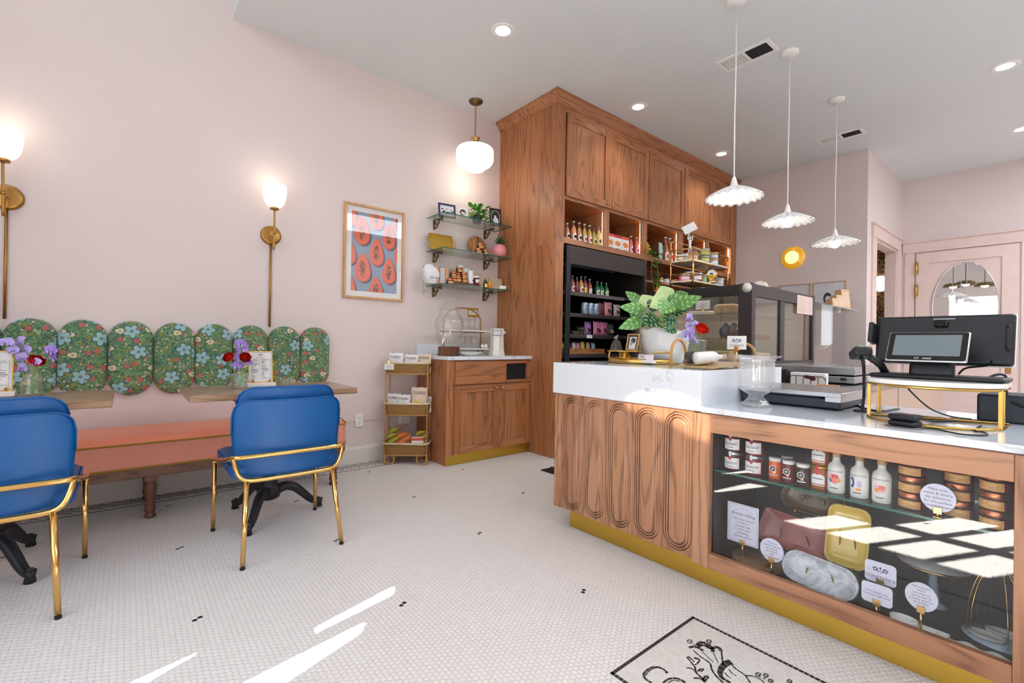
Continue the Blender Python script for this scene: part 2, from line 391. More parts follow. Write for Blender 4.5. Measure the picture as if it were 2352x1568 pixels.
PENNY = floor_mat()
m = M(); m.box(0, XR, YF, YD, -.1, 0); struct('floor', m, PENNY)
m = M(); m.box(-.12, 0, YF-.12, YD+.12, -.1, HIGH); struct('wall_left', m, PINK)
m = M(); m.box(0, XT, YB, YB+.1, 0, CEIL); struct('wall_back', m, PINK)
# short return wall with an open doorway
DY0, DY1, DZ = 6.99, 8.03, 2.39
m = M(); m.box(XT-.12, XT, YB+.1, DY0, 0, CEIL); m.box(XT-.12, XT, DY1, YD, 0, CEIL); m.box(XT-.12, XT, DY0, DY1, DZ, CEIL); struct('wall_return', m, PINK)
m = M(); m.box(XT-.12, XR, YD, YD+.12, 0, CEIL); struct('wall_door', m, PINK)
m = M(); m.box(XR, XR+.12, YF, YD, 0, HIGH); struct('wall_right', m, PINK)
m = M(); m.box(0, XR, .564, YD, CEIL, CEIL+.08); m.box(0, XR, .564, .62, CEIL+.08, HIGH); struct('ceiling', m, CEILM)
m = M(); m.box(0, XR, YF, .564, HIGH, HIGH+.08); struct('ceiling_upper', m, CEILM)
# unseen wall behind the camera, its openings shaped to cast the sun patches
def back(p):
    t = (p[1]-YF)/SUN_D.y; q = Vector(p)-SUN_D*t; return (q.x, q.z)
holes = []
cols = [(2.735, 2.925), (2.965, 3.155), (3.205, 3.385), (3.435, 3.62)]
def floorpane(x0, x1, y0, y1):     # column edges are given where they cross y = 1.05
    sl = SUN_D.x/SUN_D.y
    return [back((x+sl*(y-1.05), y, 0)) for x, y in ((x0, y0), (x1, y0), (x1, y1), (x0, y1))]
for i, (a, b) in enumerate(cols):
    for y0, y1 in ((-.08, .42), (.51, .90)):
        if i == 0 and y0 < .3: continue
        holes.append(floorpane(a, b, y0, y1))
for q in ([(2.075, .915), (2.125, .885), (2.195, .555), (2.17, .56)], [(2.25, .715), (2.295, .68), (2.46, .22), (2.33, .25)], [(2.06, .23), (2.12, .1), (2.22, -.08), (2.14, -.1)],
          [(2.63, .955), (2.635, .94), (2.83, .953), (2.82, .97)]):
    holes.append([back((x, y, 0)) for x, y in q])
arc = [(2.70+.235*math.cos(PI*i/10), 1.975, .745+.105*math.sin(PI*i/10)) for i in range(11)]
holes.append([back(p) for p in arc+[(2.72, 1.985, .70), (2.80, 1.985, .655), (2.925, 1.985, .63)]][::-1])
mx = Matrix(((1, 0, 0, 0), (0, 0, -1, YF), (0, 1, 0, 0), (0, 0, 0, 1)))
m = M(); m.prism([(0, 0), (XR, 0), (XR, HIGH), (0, HIGH)], 0, .02, mx, holes=[h if sum(h[i][0]*h[(i+1) % len(h)][1]-h[(i+1) % len(h)][0]*h[i][1] for i in range(len(h))) < 0 else h[::-1] for h in holes]); struct('wall_front', m, PINK)
WDIM = glassy('tinted_window_glass', (.05, .046, .04), .04); nb_h = len(holes)  # invented dark pane that dims the sun through the arched opening
m = M(); h = holes[-1]; m.add([(x, YF-.01, z) for x, z in h], [list(range(len(h)))]); struct('window_1', m, WDIM)
WCLR = glassy('window_pane_glass', (.95, .97, .96), .04)
for i, h in enumerate(holes[:-1]): m = M(); m.add([(x, YF-.01, z) for x, z in h], [list(range(len(h)))]); struct('window_%d' % (i+2), m, WCLR)  # clear panes over the unseen openings assumed from the sun patches
# baseboard, cable raceway
m = M(); m.prism([(0, 0), (.014, 0), (.014, .125), (.008, .145), (0, .15)], YF, 1.905, Matrix(((1, 0, 0, 0), (0, 0, 1, 0), (0, 1, 0, 0), (0, 0, 0, 1)))); struct('baseboard_left', m, TRIMM)
m = M(); m.rbox(0, .012, -1.55, 1.53, .366, .382, .004); m.rbox(0, .012, 1.595, 1.905, .366, .382, .004); struct('trim_1', m, PINK)
# doorway casing on the return wall
m = M()
m.box(XT, XT+.02, DY0-.17, DY0, 0, DZ+.01); m.box(XT, XT+.02, DY1, DY1+.115, 0, DZ+.01); m.box(XT, XT+.028, DY0-.185, DY1+.13, DZ+.01, DZ+.15); m.box(XT, XT+.045, DY0-.205, DY1+.15, DZ+.15, DZ+.17)
m.box(XT-.12, XT, DY0-.001, DY0+.02, 0, DZ); m.box(XT-.12, XT, DY1-.02, DY1+.001, 0, DZ); m.box(XT-.12, XT, DY0, DY1, DZ-.02, DZ+.001)
struct('trim_2', m, PINKT)
# washroom glimpsed through the doorway
nb = NB('dark_gold_wallpaper'); v = nb.vor(nb.sep(nb.obj())[1] if False else nb.vec(nb.sep(nb.obj())[0], nb.sep(nb.obj())[2]), 16, 1, 'F1'); n = nb.noise(nb.obj(), 30, 2, .5, 1.2)
nb.set(color=nb.mix(nb.step(nb.math('ABSOLUTE', n-.5), .02, .07), srgb(196, 160, 96), srgb(40, 32, 26)), rough=.6); WPAPER = nb.mat
m = M(); m.box(.6, XT-.12, DY1+.22, DY1+.28, 0, 2.6); struct('wall_washroom', m, WPAPER)
m = M(); m.box(.6, XT-.12, YB+.1, DY1+.22, 2.6, 2.66); m.box(.55, .6, YB+.1, DY1+.28, 0, 2.66); struct('wall_washroom_side', m, PINK)
# casing and pink panel door on the far wall
m = M(); m.box(2.41, 2.515, YD-.022, YD, 0, 2.385); m.box(3.51, 3.62, YD-.022, YD, 0, 2.385); m.box(2.385, 3.65, YD-.03, YD, 2.385, 2.52); m.box(2.375, 3.67, YD-.05, YD, 2.52, 2.54)
struct('trim_3', m, PINKT)
d = bpy.data.objects.new('door_1', None); COL.objects.link(d); d['kind'] = 'structure'; d.location = (2.53, YD, 0)
D0, D1, DT = 2.53, 3.485, 2.37
m = M(); yf = YD-.03
m.box(D0, 2.67, yf, YD-.001, .01, DT); m.box(3.346, D1, yf, YD-.001, .01, DT); m.box(2.67, 3.346, yf, YD-.001, 2.23, DT); m.box(2.67, 3.346, yf, YD-.001, .01, .22); m.box(2.67, 3.346, yf, YD-.001, .98, 1.1); m.box(2.67, 3.346, yf+.014, YD-.001, .2, 2.25)
wpart('door_leaf', m, PINKT, d)
m = M(); m.prism(ellipse(.315, .575, 56), 0, .006, frame((3.012, yf+.012, 1.62), (1, 0, 0), (0, 0, 1))); wpart('mirror', m, MIRROR, d)
m = M(); e = ellipse(.312, .572, 56); m.tube([(3.012+x, yf+.004, 1.62+z) for x, z in e], .007, 6, closed=True); wpart('mirror_bevel', m, CHROME, d)
m = M(); m.prism(rrect(.042, .275, .02, 6), 0, .004, frame((3.412, yf, 1.33), (1, 0, 0), (0, 0, 1))); wpart('push_plate', m, BRASS, d)
m = M(); m.rbox(3.385, 3.433, yf-.006, yf, .78, 1.0, .004); m.cyl((3.409, yf-.006, .93), (3.409, yf-.012, .93), .013); m.box(3.405, 3.413, yf-.008, yf, .84, .865); wpart('lock_plate', m, BRASS_D, d)
for z in (2.17, 1.86):
    m = M(); m.cyl((2.535, yf-.012, z-.085), (2.535, yf-.012, z+.085), .011); m.ball((2.535, yf-.012, z+.09), .012, 10); m.ball((2.535, yf-.012, z-.09), .012, 10); m.box(2.53, 2.555, yf-.006, yf, z-.075, z+.075); wpart('hinge', m, BRASS, d)
# ================================================================== upholstery
def floral():
    nb = NB('green_floral_fabric'); p = nb.sep(nb.obj()); r = nb.rnd(); y = p[1]+r*3.0; z = p[2]+r*5.0; q = nb.vec(y, z)
    n1 = nb.noise(nb.vec(y, z, r*9.0), 14, 3, .6, .6)
    c = nb.mix(nb.step(n1, .35, .65), srgb(52, 98, 80), srgb(92, 134, 92))
    for sc, dist, w, col in ((17, 1.6, .03, (134, 164, 112)), (30, 1.2, .035, (60, 92, 70)), (11, 2.2, .018, (166, 178, 110)), (38, .8, .03, (120, 158, 118))):
        n = nb.noise(nb.vec(y, z, sc*1.0), sc, 1, .5, dist); c = nb.mix((1.0-nb.step(nb.math('ABSOLUTE', n-.5), w*.5, w))*.85, c, srgb(*col))
    def motif(sc, R, pet, amp, col, keep, c, sx=1.0, sy=1.0, out=(40, 66, 60), rot=0.0):
        o = sc*.37; v = nb.vor(nb.vec(y+o, z+o*1.3), sc, .75)
        pp = nb.sep(v['Position']); dx = (y+o-pp[0])/sx; dy = (z+o*1.3-pp[1])/sy
        rr = nb.math('SQRT', dx*dx+dy*dy); cr = nb.sep(v['Color'])
        if pet: th = nb.math('ARCTAN2', dy, dx)+cr[0]*6.0; rad = nb.math('ABSOLUTE', nb.math('COSINE', th*(pet/2)))*amp+(1.0-amp)
        else: rad = 1.0
        k = rr/(rad*R) if pet else rr*(1.0/R); sel = cr[1] < keep
        c = nb.mix(nb.math('MULTIPLY', (k < 1.16), sel), c, srgb(*out))
        c = nb.mix(nb.math('MULTIPLY', (k < 1.0), sel), c, srgb(*col))
        return nb.mix(nb.math('MULTIPLY', (k < .28), sel)*.7, c, srgb(*out))
    c = motif(38, .0055, 0, 0, (214, 190, 180), .30, c, out=(70, 50, 56))
    c = motif(17, .0105, 0, 0, (140, 142, 62), .45, c, out=(80, 92, 44))
    c = motif(12.5, .0165, 5, .5, (196, 104, 98), .55, c, out=(110, 62, 60))
    c = motif(7.3, .022, 3, .25, (208, 204, 166), .55, c, 1.15, .85, out=(66, 74, 56))
    c = motif(5.6, .044, 5, .55, (150, 190, 194), .8, c, out=(52, 92, 90))
    w = nb.noise(nb.obj(), 300, 1); nb.bump(w, .08, .001)
    nb.set(color=c, rough=.75, sheen=.15); return nb.mat
FLORAL = floral()
def fabric(name, c1, c2, sc=520, rough=.8, sheen=.3):
    nb = NB(name); p = nb.obj(); n = nb.noise(p, sc, 2, .6); nb.bump(n, .25, .0015); n2 = nb.noise(p, 3, 2)
    nb.set(color=nb.mix(nb.step(n, .35, .65), srgb(*c1), nb.mix(n2, srgb(*c2), tuple(.9*x for x in srgb(*c2)))), rough=rough, sheen=sheen); return nb.mat
VELVET = fabric('coral_velvet', (255, 140, 104), (255, 160, 126), 700); TWEED = fabric('coral_tweed', (226, 128, 108), (246, 176, 158), 430, sheen=.1)
PIPING = P('mustard_piping', (158, 122, 20), .6)
nb = NB('blue_leather'); v = nb.vor(nb.obj(), 420, 1, 'DISTANCE_TO_EDGE', '3D'); n = nb.noise(nb.obj(), 7, 3)
nb.bump(v['Distance'], .10, .001); nb.set(color=nb.mix(n, srgb(0, 74, 136), srgb(6, 92, 160)), rough=.42, spec=.45); LEATHER = nb.mat
# ---- wall pads
def pad_mesh():
    m = M(); rings = []
    prof = [(1.0, 0), (1.0, .018), (.985, .03), (.94, .041), (.86, .049), (.7, .055), (.45, .059), (.2, .0605)]
    for s, d in prof:
        o = (1-s)*.114
        rings.append([(d, x, z) for x, z in rrect(.2285-2*o, .481-2*o, .1125-min(o, .1), 9)])
    n = len(rings[0]); vs = [p for r in rings for p in r]
    m.add(vs, [(i*n+k, i*n+(k+1) % n, (i+1)*n+(k+1) % n, (i+1)*n+k) for i in range(len(rings)-1) for k in range(n)], 0, True)
    b = (len(rings)-1)*n; m.add([vs[b+k] for k in range(n)], [list(range(n))], 0, True)
    return m.mesh('back_pad', FLORAL)
pm = pad_mesh()
padn = ['half hidden at the far end behind the left menu stand', 'behind the purple sweet peas of the left table', 'second one right of the left flower vase', 'third right of the left flower vase, clear of both tables', 'above the left corner of the right table', 'just left of the red flowers of the right table', 'directly behind the red flowers and menu of the right table', 'behind the glass votive of the right table', 'at the end of the row nearest the fruit poster']
edges = [-.782, -.5526, -.323, -.0953, .1408, .3668, .5956, .8309, 1.0586, 1.2846]
for i in range(9):
    solo('back_pad', pm, None, 'rounded green floral wall cushion '+padn[i], 'cushion', (.001, (edges[i]+edges[i+1])/2, .9195), group='floral wall cushions')
# ---- bench
b = thing('upholstered_bench', 'long coral upholstered bench with mustard piping along the pink wall', 'bench', (.26, .0, 0))
Y0, Y1, XF = -1.45, 1.27, .5
def dome(u, v):
    y = Y0+(Y1-Y0)*u; x = .02+(XF-.02)*v
    e = min(1, (Y1-y)/.06); e = math.sqrt(max(0, 1-(1-e)**2)); k = min(1, (1-v)/.35); k = math.sqrt(max(0, 1-(1-k)**2)); kb = min(1, v/.06)
    return (x, y, .438+.047*(.15+.85*k)*e*(.7+.3*kb)-.0)
m = M(); m.sheet(dome, 60, 20); wpart('cushion_top', m, VELVET, b)
m = M(); out = [(.02, Y0), (XF, Y0), (XF, Y1-.03), (XF-.03, Y1), (.02, Y1)]
m.prism([(x, y) for x, y in out], .302, .445); wpart('cushion_side', m, TWEED, b, 'coarser coral tweed side')
m = M()
for z in (.443, .304): m.tube([(XF+.002, Y0, z), (XF+.002, Y1-.032, z), (XF-.012, Y1-.01, z), (XF-.034, Y1+.002, z), (.02, Y1+.002, z)], .0055, 8)
m.tube([(XF-.03, Y1+.002, .445), (XF-.12, Y1+.002, .463), (.04, Y1+.002, .47)], .004, 6); wpart('piping', m, PIPING, b, 'mustard piping')
m = M(); m.rbox(.03, XF-.004, Y0, Y1-.01, .243, .302, .004); wpart('rail', m, WALNUT['Y'], b)
legp = [(.0, .0), (.026, 0), (.03, .012), (.022, .024), (.02, .03), (.029, .04), (.027, .05), (.024, .1), (.031, .165), (.033, .185), (.024, .205), (.022, .215), (.03, .222), (.03, .245)]
def legfn(r, z, a): return (r*(1-.05*abs(math.cos(4*a))) if .05 < z < .2 else r, 0)
for y in (-1.35, .12, 1.185):
    for x in (.47, .06):
        m = M(); m.lathe(legp, (x, y, 0), 16, fn=legfn); m.rbox(x-.03, x+.03, y-.03, y+.03, .215, .246, .003); wpart('leg', m, WALNUT['Z'], b)
# ---- dining chair (back towards +X)
def chair(loc, label):
    c = thing('dining_chair', label, 'chair', loc, 0, 'blue dining chairs')
    def shell(z0, z1, hw, hb, x0, rt, rb, lean, th, wrap):
        def half(z):
            h = hb+(hw-hb)*min(1, (z-z0)/(z1-z0)*1.6)
            if z > z1-rt: h = h-rt+math.sqrt(max(0, rt*rt-(z-z1+rt)**2))
            if z < z0+rb: h = h-rb+math.sqrt(max(0, rb*rb-(z0+rb-z)**2))
            return h
        def fn(u, v):
            v = (1-math.cos(PI*v))/2; z = z0+(z1-z0)*v; h = half(z); y = (2*u-1)*h
            return (x0+lean*(z-.4)-wrap*abs(y/hw)**2.6, y, z)
        return fn
    m = M(); m.sheet(shell(.385, .76, .258, .245, .20, .07, .11, .05, .04, .06), 24, 22, thick=.04); part('backrest_shell', m, LEATHER, c)
    fn = shell(.385, .76, .258, .245, .202, .07, .11, .05, .04, .06)
    m = M(); m.tube([fn(0, .55), fn(0, .7), fn(0, .8), fn(0, .86), fn(0, .92), fn(0, .96)]+[fn(u/16, 1) for u in range(17)]+[fn(1, .96), fn(1, .92), fn(1, .86), fn(1, .8), fn(1, .7), fn(1, .55)], .0035, 6); part('shell_piping', m, LEATHER, c)
    m = M(); f2 = shell(.45, .818, .236, .22, .155, .075, .05, .07, .05, .055); m.sheet(f2, 24, 20, thick=.055); part('backrest_cushion', m, LEATHER, c)
    m = M(); m.tube([f2(0, .7), f2(0, .8), f2(0, .86), f2(0, .92), f2(0, .96)]+[f2(u/16, 1) for u in range(17)]+[f2(1, .96), f2(1, .92), f2(1, .86), f2(1, .8), f2(1, .7)], .0035, 6); part('cushion_piping', m, LEATHER, c)
    m = M(); m.rbox(-.30, .17, -.258, .258, .372, .46, .038, seg=4); m.tube([(x*.465-.065, y*.515, .44) for x, y in rrect(1, 1, .09, 5)], .004, 6, closed=True); part('seat', m, LEATHER, c)
    m = M(); m.tube(catmull([(-.275, -.268, .36), (-.272, -.271, .385), (-.245, -.274, .402), (.0, -.274, .448), (.16, -.270, .482), (.212, -.255, .497), (.236, -.21, .499), (.24, 0, .499), (.236, .21, .499), (.212, .255, .497), (.16, .270, .482), (0, .274, .448), (-.245, .274, .402), (-.272, .271, .385), (-.275, .268, .36)], 5), .0115, 10); part('back_rail', m, GOLD, c)
    m = M(); m.tube(catmull([(.213, -.256, .493), (.22, -.247, .45), (.222, -.228, .405), (.22, -.19, .382), (.218, -.09, .377), (.218, .09, .377), (.22, .19, .382), (.222, .228, .405), (.22, .247, .45), (.213, .256, .493)], 5), .011, 10); part('lower_rail', m, GOLD, c)
    for s in (-1, 1):
        for top, foot in (((.222, .2*s, .38), (.305, .226*s, .012)), ((-.273, .267*s, .375), (-.285, .27*s, .012))):
            m = M(); m.cyl(foot, top, .0105, .0125, 14); l = part('leg', m, GOLD, c)
            m = M(); m.cyl((foot[0], foot[1], 0), (foot[0], foot[1], .013), .0108); part('foot_cap', m, RUBBER, l, 'black foot cap')
    return c
ch = chair((1.21, .65, 0), 'blue leather dining chair with gold legs in front of the table with two red flowers')
dup(ch, (1.215, -.41, 0), 0, 'blue leather dining chair with gold legs cut off by the picture edge')
# ---- tables
def table(loc, rz, label):
    t = thing('pedestal_table', label, 'table', loc, 0, 'oak tables along the bench')
    m = M(); m.rbox(-.265, .265, -.428, .428, .735, .77, .004); part('tabletop', m, TABLEW, t)
    m = M(); m.lathe([(.035, .10), (.06, .115), (.064, .15), (.062, .175), (.045, .19), (.05, .2), (.044, .21), (.05, .222), (.036, .24), (.03, .3), (.03, .66), (.05, .69), (.05, .7)], seg=24); m.rbox(-.2, .2, -.2, .2, .7, .736, .01); part('column', m, BLACKM, t)
    for k in range(3):
        a = rz+k*2*PI/3; m = M(); pr = [(.045, .15), (.09, .165), (.14, .15), (.19, .105), (.235, .06), (.27, .04), (.295, .05)]
        pts = catmull([(x*math.cos(a), x*math.sin(a), z) for x, z in pr], 5)
        m.tube(pts, .02, 10, rfn=lambda t: .031-.014*t if t < .8 else .0198-.002*(t-.8)/.2)
        ca, sa = math.cos(a), math.sin(a)
        m.tube([(.288*ca, .288*sa, .002), (.289*ca, .289*sa, .028), (.291*ca, .291*sa, .052)], .02, 10, rfn=lambda t: .0215 if t < .3 else (.017 if t < .8 else .022)); part('leg', m, BLACKM, t)
    return t
t1 = table((.86, .672, 0), math.radians(-32), 'oak pedestal table with two red flowers and a votive on it')
table((.862, -.475, 0), math.radians(36), 'oak pedestal table with one red flower, cut off at the picture edge')
# ================================================================== wall lights, poster, shelves, drinks cabinet, snack rack
nb = NB('lit_opal_glass'); lw = nb.node('ShaderNodeLayerWeight'); lw.inputs[0].default_value = .35
OPAL = nb.set(color=(.95, .93, .9), rough=.25, emis=(1, .90, .80), estr=1.3)
OPAL2 = emit('lit_bulb', (1, .95, .88), 4.5)
def sconce(y, label):
    s = thing('wall_sconce', label, 'lamp', (0, y, 1.853), 0, 'brass wall sconces')
    m = M(); m.lathe([(.0, .022), (.058, .022), (.066, .018), (.072, .010), (.073, 0.0)][::-1], axis='X', seg=40); part('wall_plate', m, BRASS_D, s)
    m = M(); m.tube(catmull([(.02, 0, -.005), (.055, 0, -.012), (.082, 0, -.04), (.088, 0, -.1), (.1, 0, -.122), (.113, 0, -.1), (.115, 0, -.04), (.115, 0, 0), (.12, -.003, .18)], 6), .0068, 10); m.ball((.115, 0, 0), .0135, 14); part('arm', m, BRASS_D, s)
    m = M(); m.lathe([(.0, .17), (.03, .172), (.032, .182), (.028, .19), (.02, .192)], (.121, -.003, 0), 24); part('shade_holder', m, BRASS_D, s)
    m = M(); m.lathe([(.03, .188), (.05, .2), (.066, .225), (.076, .26), (.081, .30), (.081, .335), (.078, .352), (.074, .352), (.076, .3), (.07, .25), (.045, .2), (.028, .192)], (.121, -.003, 0), 32, caps=False); part('glass_shade', m, OPAL, s, 'glowing white glass shade')
    m = M(); m.cyl((.012, 0, -.06), (.012, 0, -.70), .0072); part('cord_cover', m, BRASS_D, s)
    l = lamp('sconce_bulb', 'POINT', (.121, -.003, .40), .55, (1, .84, .68), shadow_soft_size=.05); l.parent = s
sconce(.84, 'brass wall sconce with lit white glass shade above the right table')
sconce(-.545, 'lit brass wall sconce cut by the picture edge above the left table')
# ---- fruit poster
po = thing('framed_poster', 'framed poster of halved orange papayas on pink wall', 'picture', (0, 1.667, 1.825))
fy0, fy1, fz0, fz1 = 1.393, 1.941, 1.421, 2.229; t = .018
m = M(); m.box(.0, .032, fy0, fy0+t, fz0, fz1); m.box(.0, .032, fy1-t, fy1, fz0, fz1); m.box(0, .032, fy0+t, fy1-t, fz0, fz0+t); m.box(0, .032, fy0+t, fy1-t, fz1-t, fz1)
FRAMEW = woodset('blond_wood', (214, 170, 118), (200, 152, 100), (176, 126, 78)); wpart('frame', m, FRAMEW['Z'], po)
m = M(); m.box(.002, .012, fy0+t, fy1-t, fz0+t, fz1-t); wpart('mat_board', m, PAPER, po)
PG = [P('poster_blue_grey', (140, 160, 182), .6), P('poster_navy', (62, 70, 104), .6), P('poster_skin', (202, 92, 62), .6), P('papaya_orange', (238, 112, 78), .6), P('papaya_cavity', (206, 116, 74), .6), P('papaya_seed', (70, 46, 36), .6)]
U0, U1, V0, V1 = 1.4605, 1.879, 2.167, 1.486
def clip(poly):
    for ax, lim, sg in ((0, 0, 1), (0, 1, -1), (1, 0, 1), (1, 1, -1)):
        out = []
        for i in range(len(poly)):
            a, b = poly[i-1], poly[i]; ia, ib = (a[ax]-lim)*sg >= 0, (b[ax]-lim)*sg >= 0
            if ia != ib:
                k = (lim-a[ax])/(b[ax]-a[ax]); out.append((a[0]+(b[0]-a[0])*k, a[1]+(b[1]-a[1])*k))
            if ib: out.append(b)
        poly = out
        if not poly: break
    return poly
m = M()
def uvpoly(poly, x, mat):
    poly = clip(poly)
    if len(poly) > 2:
        vs = [(x, U0+(U1-U0)*a, V0+(V1-V0)*b) for a, b in poly]
        ar = sum(vs[i-1][1]*vs[i][2]-vs[i][1]*vs[i-1][2] for i in range(len(vs)))
        m.add(vs if ar > 0 else vs[::-1], [list(range(len(vs)))], mat)
uvpoly([(0, 0), (1, 0), (1, 1), (0, 1)], .0125, 0)
rp = random.Random(3)
def papaya(cu, cv, w, h, lean=0.0):
    def pear(s, du=0, dv=0, n=36): return [(cu+du+s*w/2*math.sin(a)*(.86-.36*math.cos(a))/.93+lean*math.cos(a)*w*.3, cv+dv-s*h/2*math.cos(a)) for a in [2*PI*i/n for i in range(n)]]
    uvpoly(pear(1.0, .045*w/.32, .028), .0129, 1); uvpoly(pear(1.04, .012, .008), .0133, 2); uvpoly(pear(.99), .0137, 3)
    uvpoly([(cu+.15*w*math.cos(a), cv+.07*h+.27*h*math.sin(a)) for a in [2*PI*i/20 for i in range(20)]], .0141, 4)
    for k in range(52):
        a = rp.uniform(0, 2*PI); r = math.sqrt(rp.random()); u, v = cu+.19*w*r*math.cos(a), cv+.07*h+.3*h*r*math.sin(a); q = rp.uniform(0, PI)
        uvpoly([(u+.014*math.cos(b)*math.cos(q)-.008*math.sin(b)*math.sin(q), v+(.014*math.cos(b)*math.sin(q)+.008*math.sin(b)*math.cos(q))*.62) for b in [2*PI*i/7 for i in range(7)]], .0145, 5)
for c in ((.21, .225, .33, .355), (.515, .015, .31, .33), (.80, .245, .29, .335), (.53, .475, .31, .345), (.235, .695, .335, .355), (.81, .70, .30, .335), (.53, .965, .31, .34), (-.05, .03, .3, .32), (-.06, .52, .3, .3), (-.06, .93, .3, .3), (1.0, .03, .2, .26), (1.06, .46, .26, .3)): papaya(*c)
wpart('print', m, PG, po)
m = M(); m.box(.018, .020, fy0+t, fy1-t, fz0+t, fz1-t); wpart('glass', m, GLASS, po)
# ---- outlets, small plaque
def outlet(y, z, label):
    o = thing('wall_outlet', label, 'outlet', (0, y, z)); m = M(); m.rbox(0, .012, -.036, .036, -.058, .058, .004); part('cover_plate', m, WHITE, o)
    for s in (-1, 1):
        m = M(); m.prism(rrect(.032, .034, .012, 4, 0, s*.021), 0, .0025, FX((.012, 0, 0)))
        for a in (-.006, .006): m.box(.0145, .0150, a-.001, a+.001, s*.021-.002, s*.021+.006, 1)
        m.box(.0145, .015, -.002, .002, s*.021-.01, s*.021-.006, 1); part('socket', m, [WHITE, INKD], o)
outlet(1.556, .373, 'white wall outlet between the bench and the wicker rack')
o = thing('wall_outlet', 'white junction box on the wall behind the wicker rack', 'outlet', (0, 1.975, .36)); m = M(); m.rbox(0, .045, -.05, .05, -.055, .055, .005); part('box', m, WHITE, o)
pl = thing('wall_plaque', 'small brass plaque with white card beside the drinks shelf', 'sign', (0, 2.73, 1.365))
m = M(); m.rbox(.0, .006, -.066, .066, -.046, .046, .004); part('plate', m, KICK, pl); m = M(); m.prism(rrect(.108, .048, .008, 4), .006, .0075, FX((0, 0, 0))); part('card', m, PAPER, pl)
m = M()
for k in range(4): m.box(.0077, .0079, -.045+.004*(k % 2), .045, .014-.009*k-.0015, .014-.009*k+.0008)
part('lettering', m, INK, pl)
# ---- glass shelves with scroll brackets
SZ = [2.235, 1.918, 1.590]; SN = ['top', 'middle', 'bottom']
SHO = {'top': 'holding framed photos and a leafy plant', 'middle': 'holding a gold tray and a round board', 'bottom': 'holding a heap of copper-lidded jars'}
for z, n in zip(SZ, SN):
    s = thing('glass_shelf', f'{n} green-edged glass wall shelf {SHO[n]}', 'shelf', (0, 2.585, z), 0, 'glass wall shelves')
    m = M(); m.box(.004, .2995, 2.1855, 2.9845, z-.0085, z-.0005); wpart('pane', m, GLASSG, s)
    m = M(); m.box(.2995, .301, 2.184, 2.986, z-.009, z); m.box(.004, .2995, 2.184, 2.1855, z-.009, z); m.box(.004, .2995, 2.9845, 2.986, z-.009, z); wpart('edge', m, GLASSE, s)
    for y in (2.262, 2.86):
        m = M(); m.rbox(.0, .008, y-.012, y+.012, z-.1, z-.009, .003); m.rbox(.0, .17, y-.008, y+.008, z-.018, z-.009, .003)
        m.tube(catmull([(.01, y, z-.088), (.03, y, z-.092), (.06, y, z-.078), (.075, y, z-.05), (.09, y, z-.03), (.12, y, z-.022), (.15, y, z-.03), (.155, y, z-.042)], 5), .007, 8); m.tube(catmull([(.012, y, z-.02), (.03, y, z-.035), (.045, y, z-.055), (.075, y, z-.058), (.1, y, z-.048)], 5), .006, 8)
        wpart('bracket', m, BRONZE, s)
# ---- drinks cabinet
c = thing('drinks_cabinet', 'low red oak drinks cabinet with white stone top beside the wicker rack', 'cabinet', (.28, 2.57, 0))
CX = .53; CY0, CY1 = 2.105, 3.048
m = M(); m.box(.015, CX, CY0, CY1, .1, .905); m.box(.015, CX-.0, CY0, CY0+.02, 0, .1); wpart('carcass', m, OAK['Z'], c)
m = M(); m.box(CX, CX+.004, CY0, CY0+.075, .085, .905); m.box(CX, CX+.004, CY0+.075, CY1, .895, .905); m.box(CX, CX+.004, CY0+.06, CY1, .68, .69); wpart('face_frame', m, OAK['Z'], c)
def shaker(y0, y1, z0, z1, x, parent, name='door', frame_w=.06, both=OAK):
    a = frame_w; m = M(); m.box(x, x+.009, y0+a-.004, y1-a+.004, z0+a-.004, z1-a+.004); d = wpart(name, m, both['Z'], parent)
    for s0, s1 in ((y0, y0+a), (y1-a, y1)): m = M(); m.rbox(x, x+.02, s0, s1, z0, z1, .002); wpart('stile', m, both['Z'], d)
    for s0, s1 in ((z0, z0+a), (z1-a, z1)): m = M(); m.rbox(x, x+.02, y0+a, y1-a, s0, s1, .002); wpart('rail', m, both['Y'], d)
    return d
def knob(x, y, z, parent):
    m = M(); m.lathe([(.0075, 0), (.0045, .004), (.0045, .01), (.009, .014), (.0115, .019), (.009, .024), (0.0001, .026)], axis='X', seg=16); m.xf(0, Matrix.Translation((x, y, z))); wpart('knob', m, GOLD, parent)
DX = CX+.004; dm = 2.652
dl = shaker(2.178, dm-.0015, .095, .680, DX, c); knob(DX+.02, dm-.035, .648, dl)
dr = shaker(dm+.0015, 3.045, .095, .680, DX, c); knob(DX+.02, dm+.035, .648, dr)
m = M(); hy0, hy1, hz0, hz1 = 2.735, 2.992, .716, .866; x0, x1 = DX, DX+.02
m.box(x0, x1, 2.178, hy0, .694, .89); m.box(x0, x1, hy1, 3.045, .694, .89); m.box(x0, x1, hy0, hy1, .694, hz0); m.box(x0, x1, hy0, hy1, hz1, .89)
dw = wpart('drawer_front', m, OAK['Y'], c)
m = M(); b = .01; m.box(x1-.002, x1+.004, hy0-b, hy1+b, hz0-b, hz0); m.box(x1-.002, x1+.004, hy0-b, hy1+b, hz1, hz1+b); m.box(x1-.002, x1+.004, hy0-b, hy0, hz0, hz1); m.box(x1-.002, x1+.004, hy1, hy1+b, hz0, hz1); wpart('slot_trim', m, OAK['Y'], dw)
m = M(); m.box(DX+.0005, DX+.002, hy0, hy1, hz0, hz1); wpart('waste_slot', m, DARK, dw, 'dark waste opening')
m = M(); m.box(CX-.02, CX-.004, CY0+.0205, CY1-.005, 0, .1); m.rbox(CX-.004, CX+.002, CY0-.002, CY1-.02, .001, .092, .001); wpart('kick_plate', m, KICK, c, 'brass kick plate')
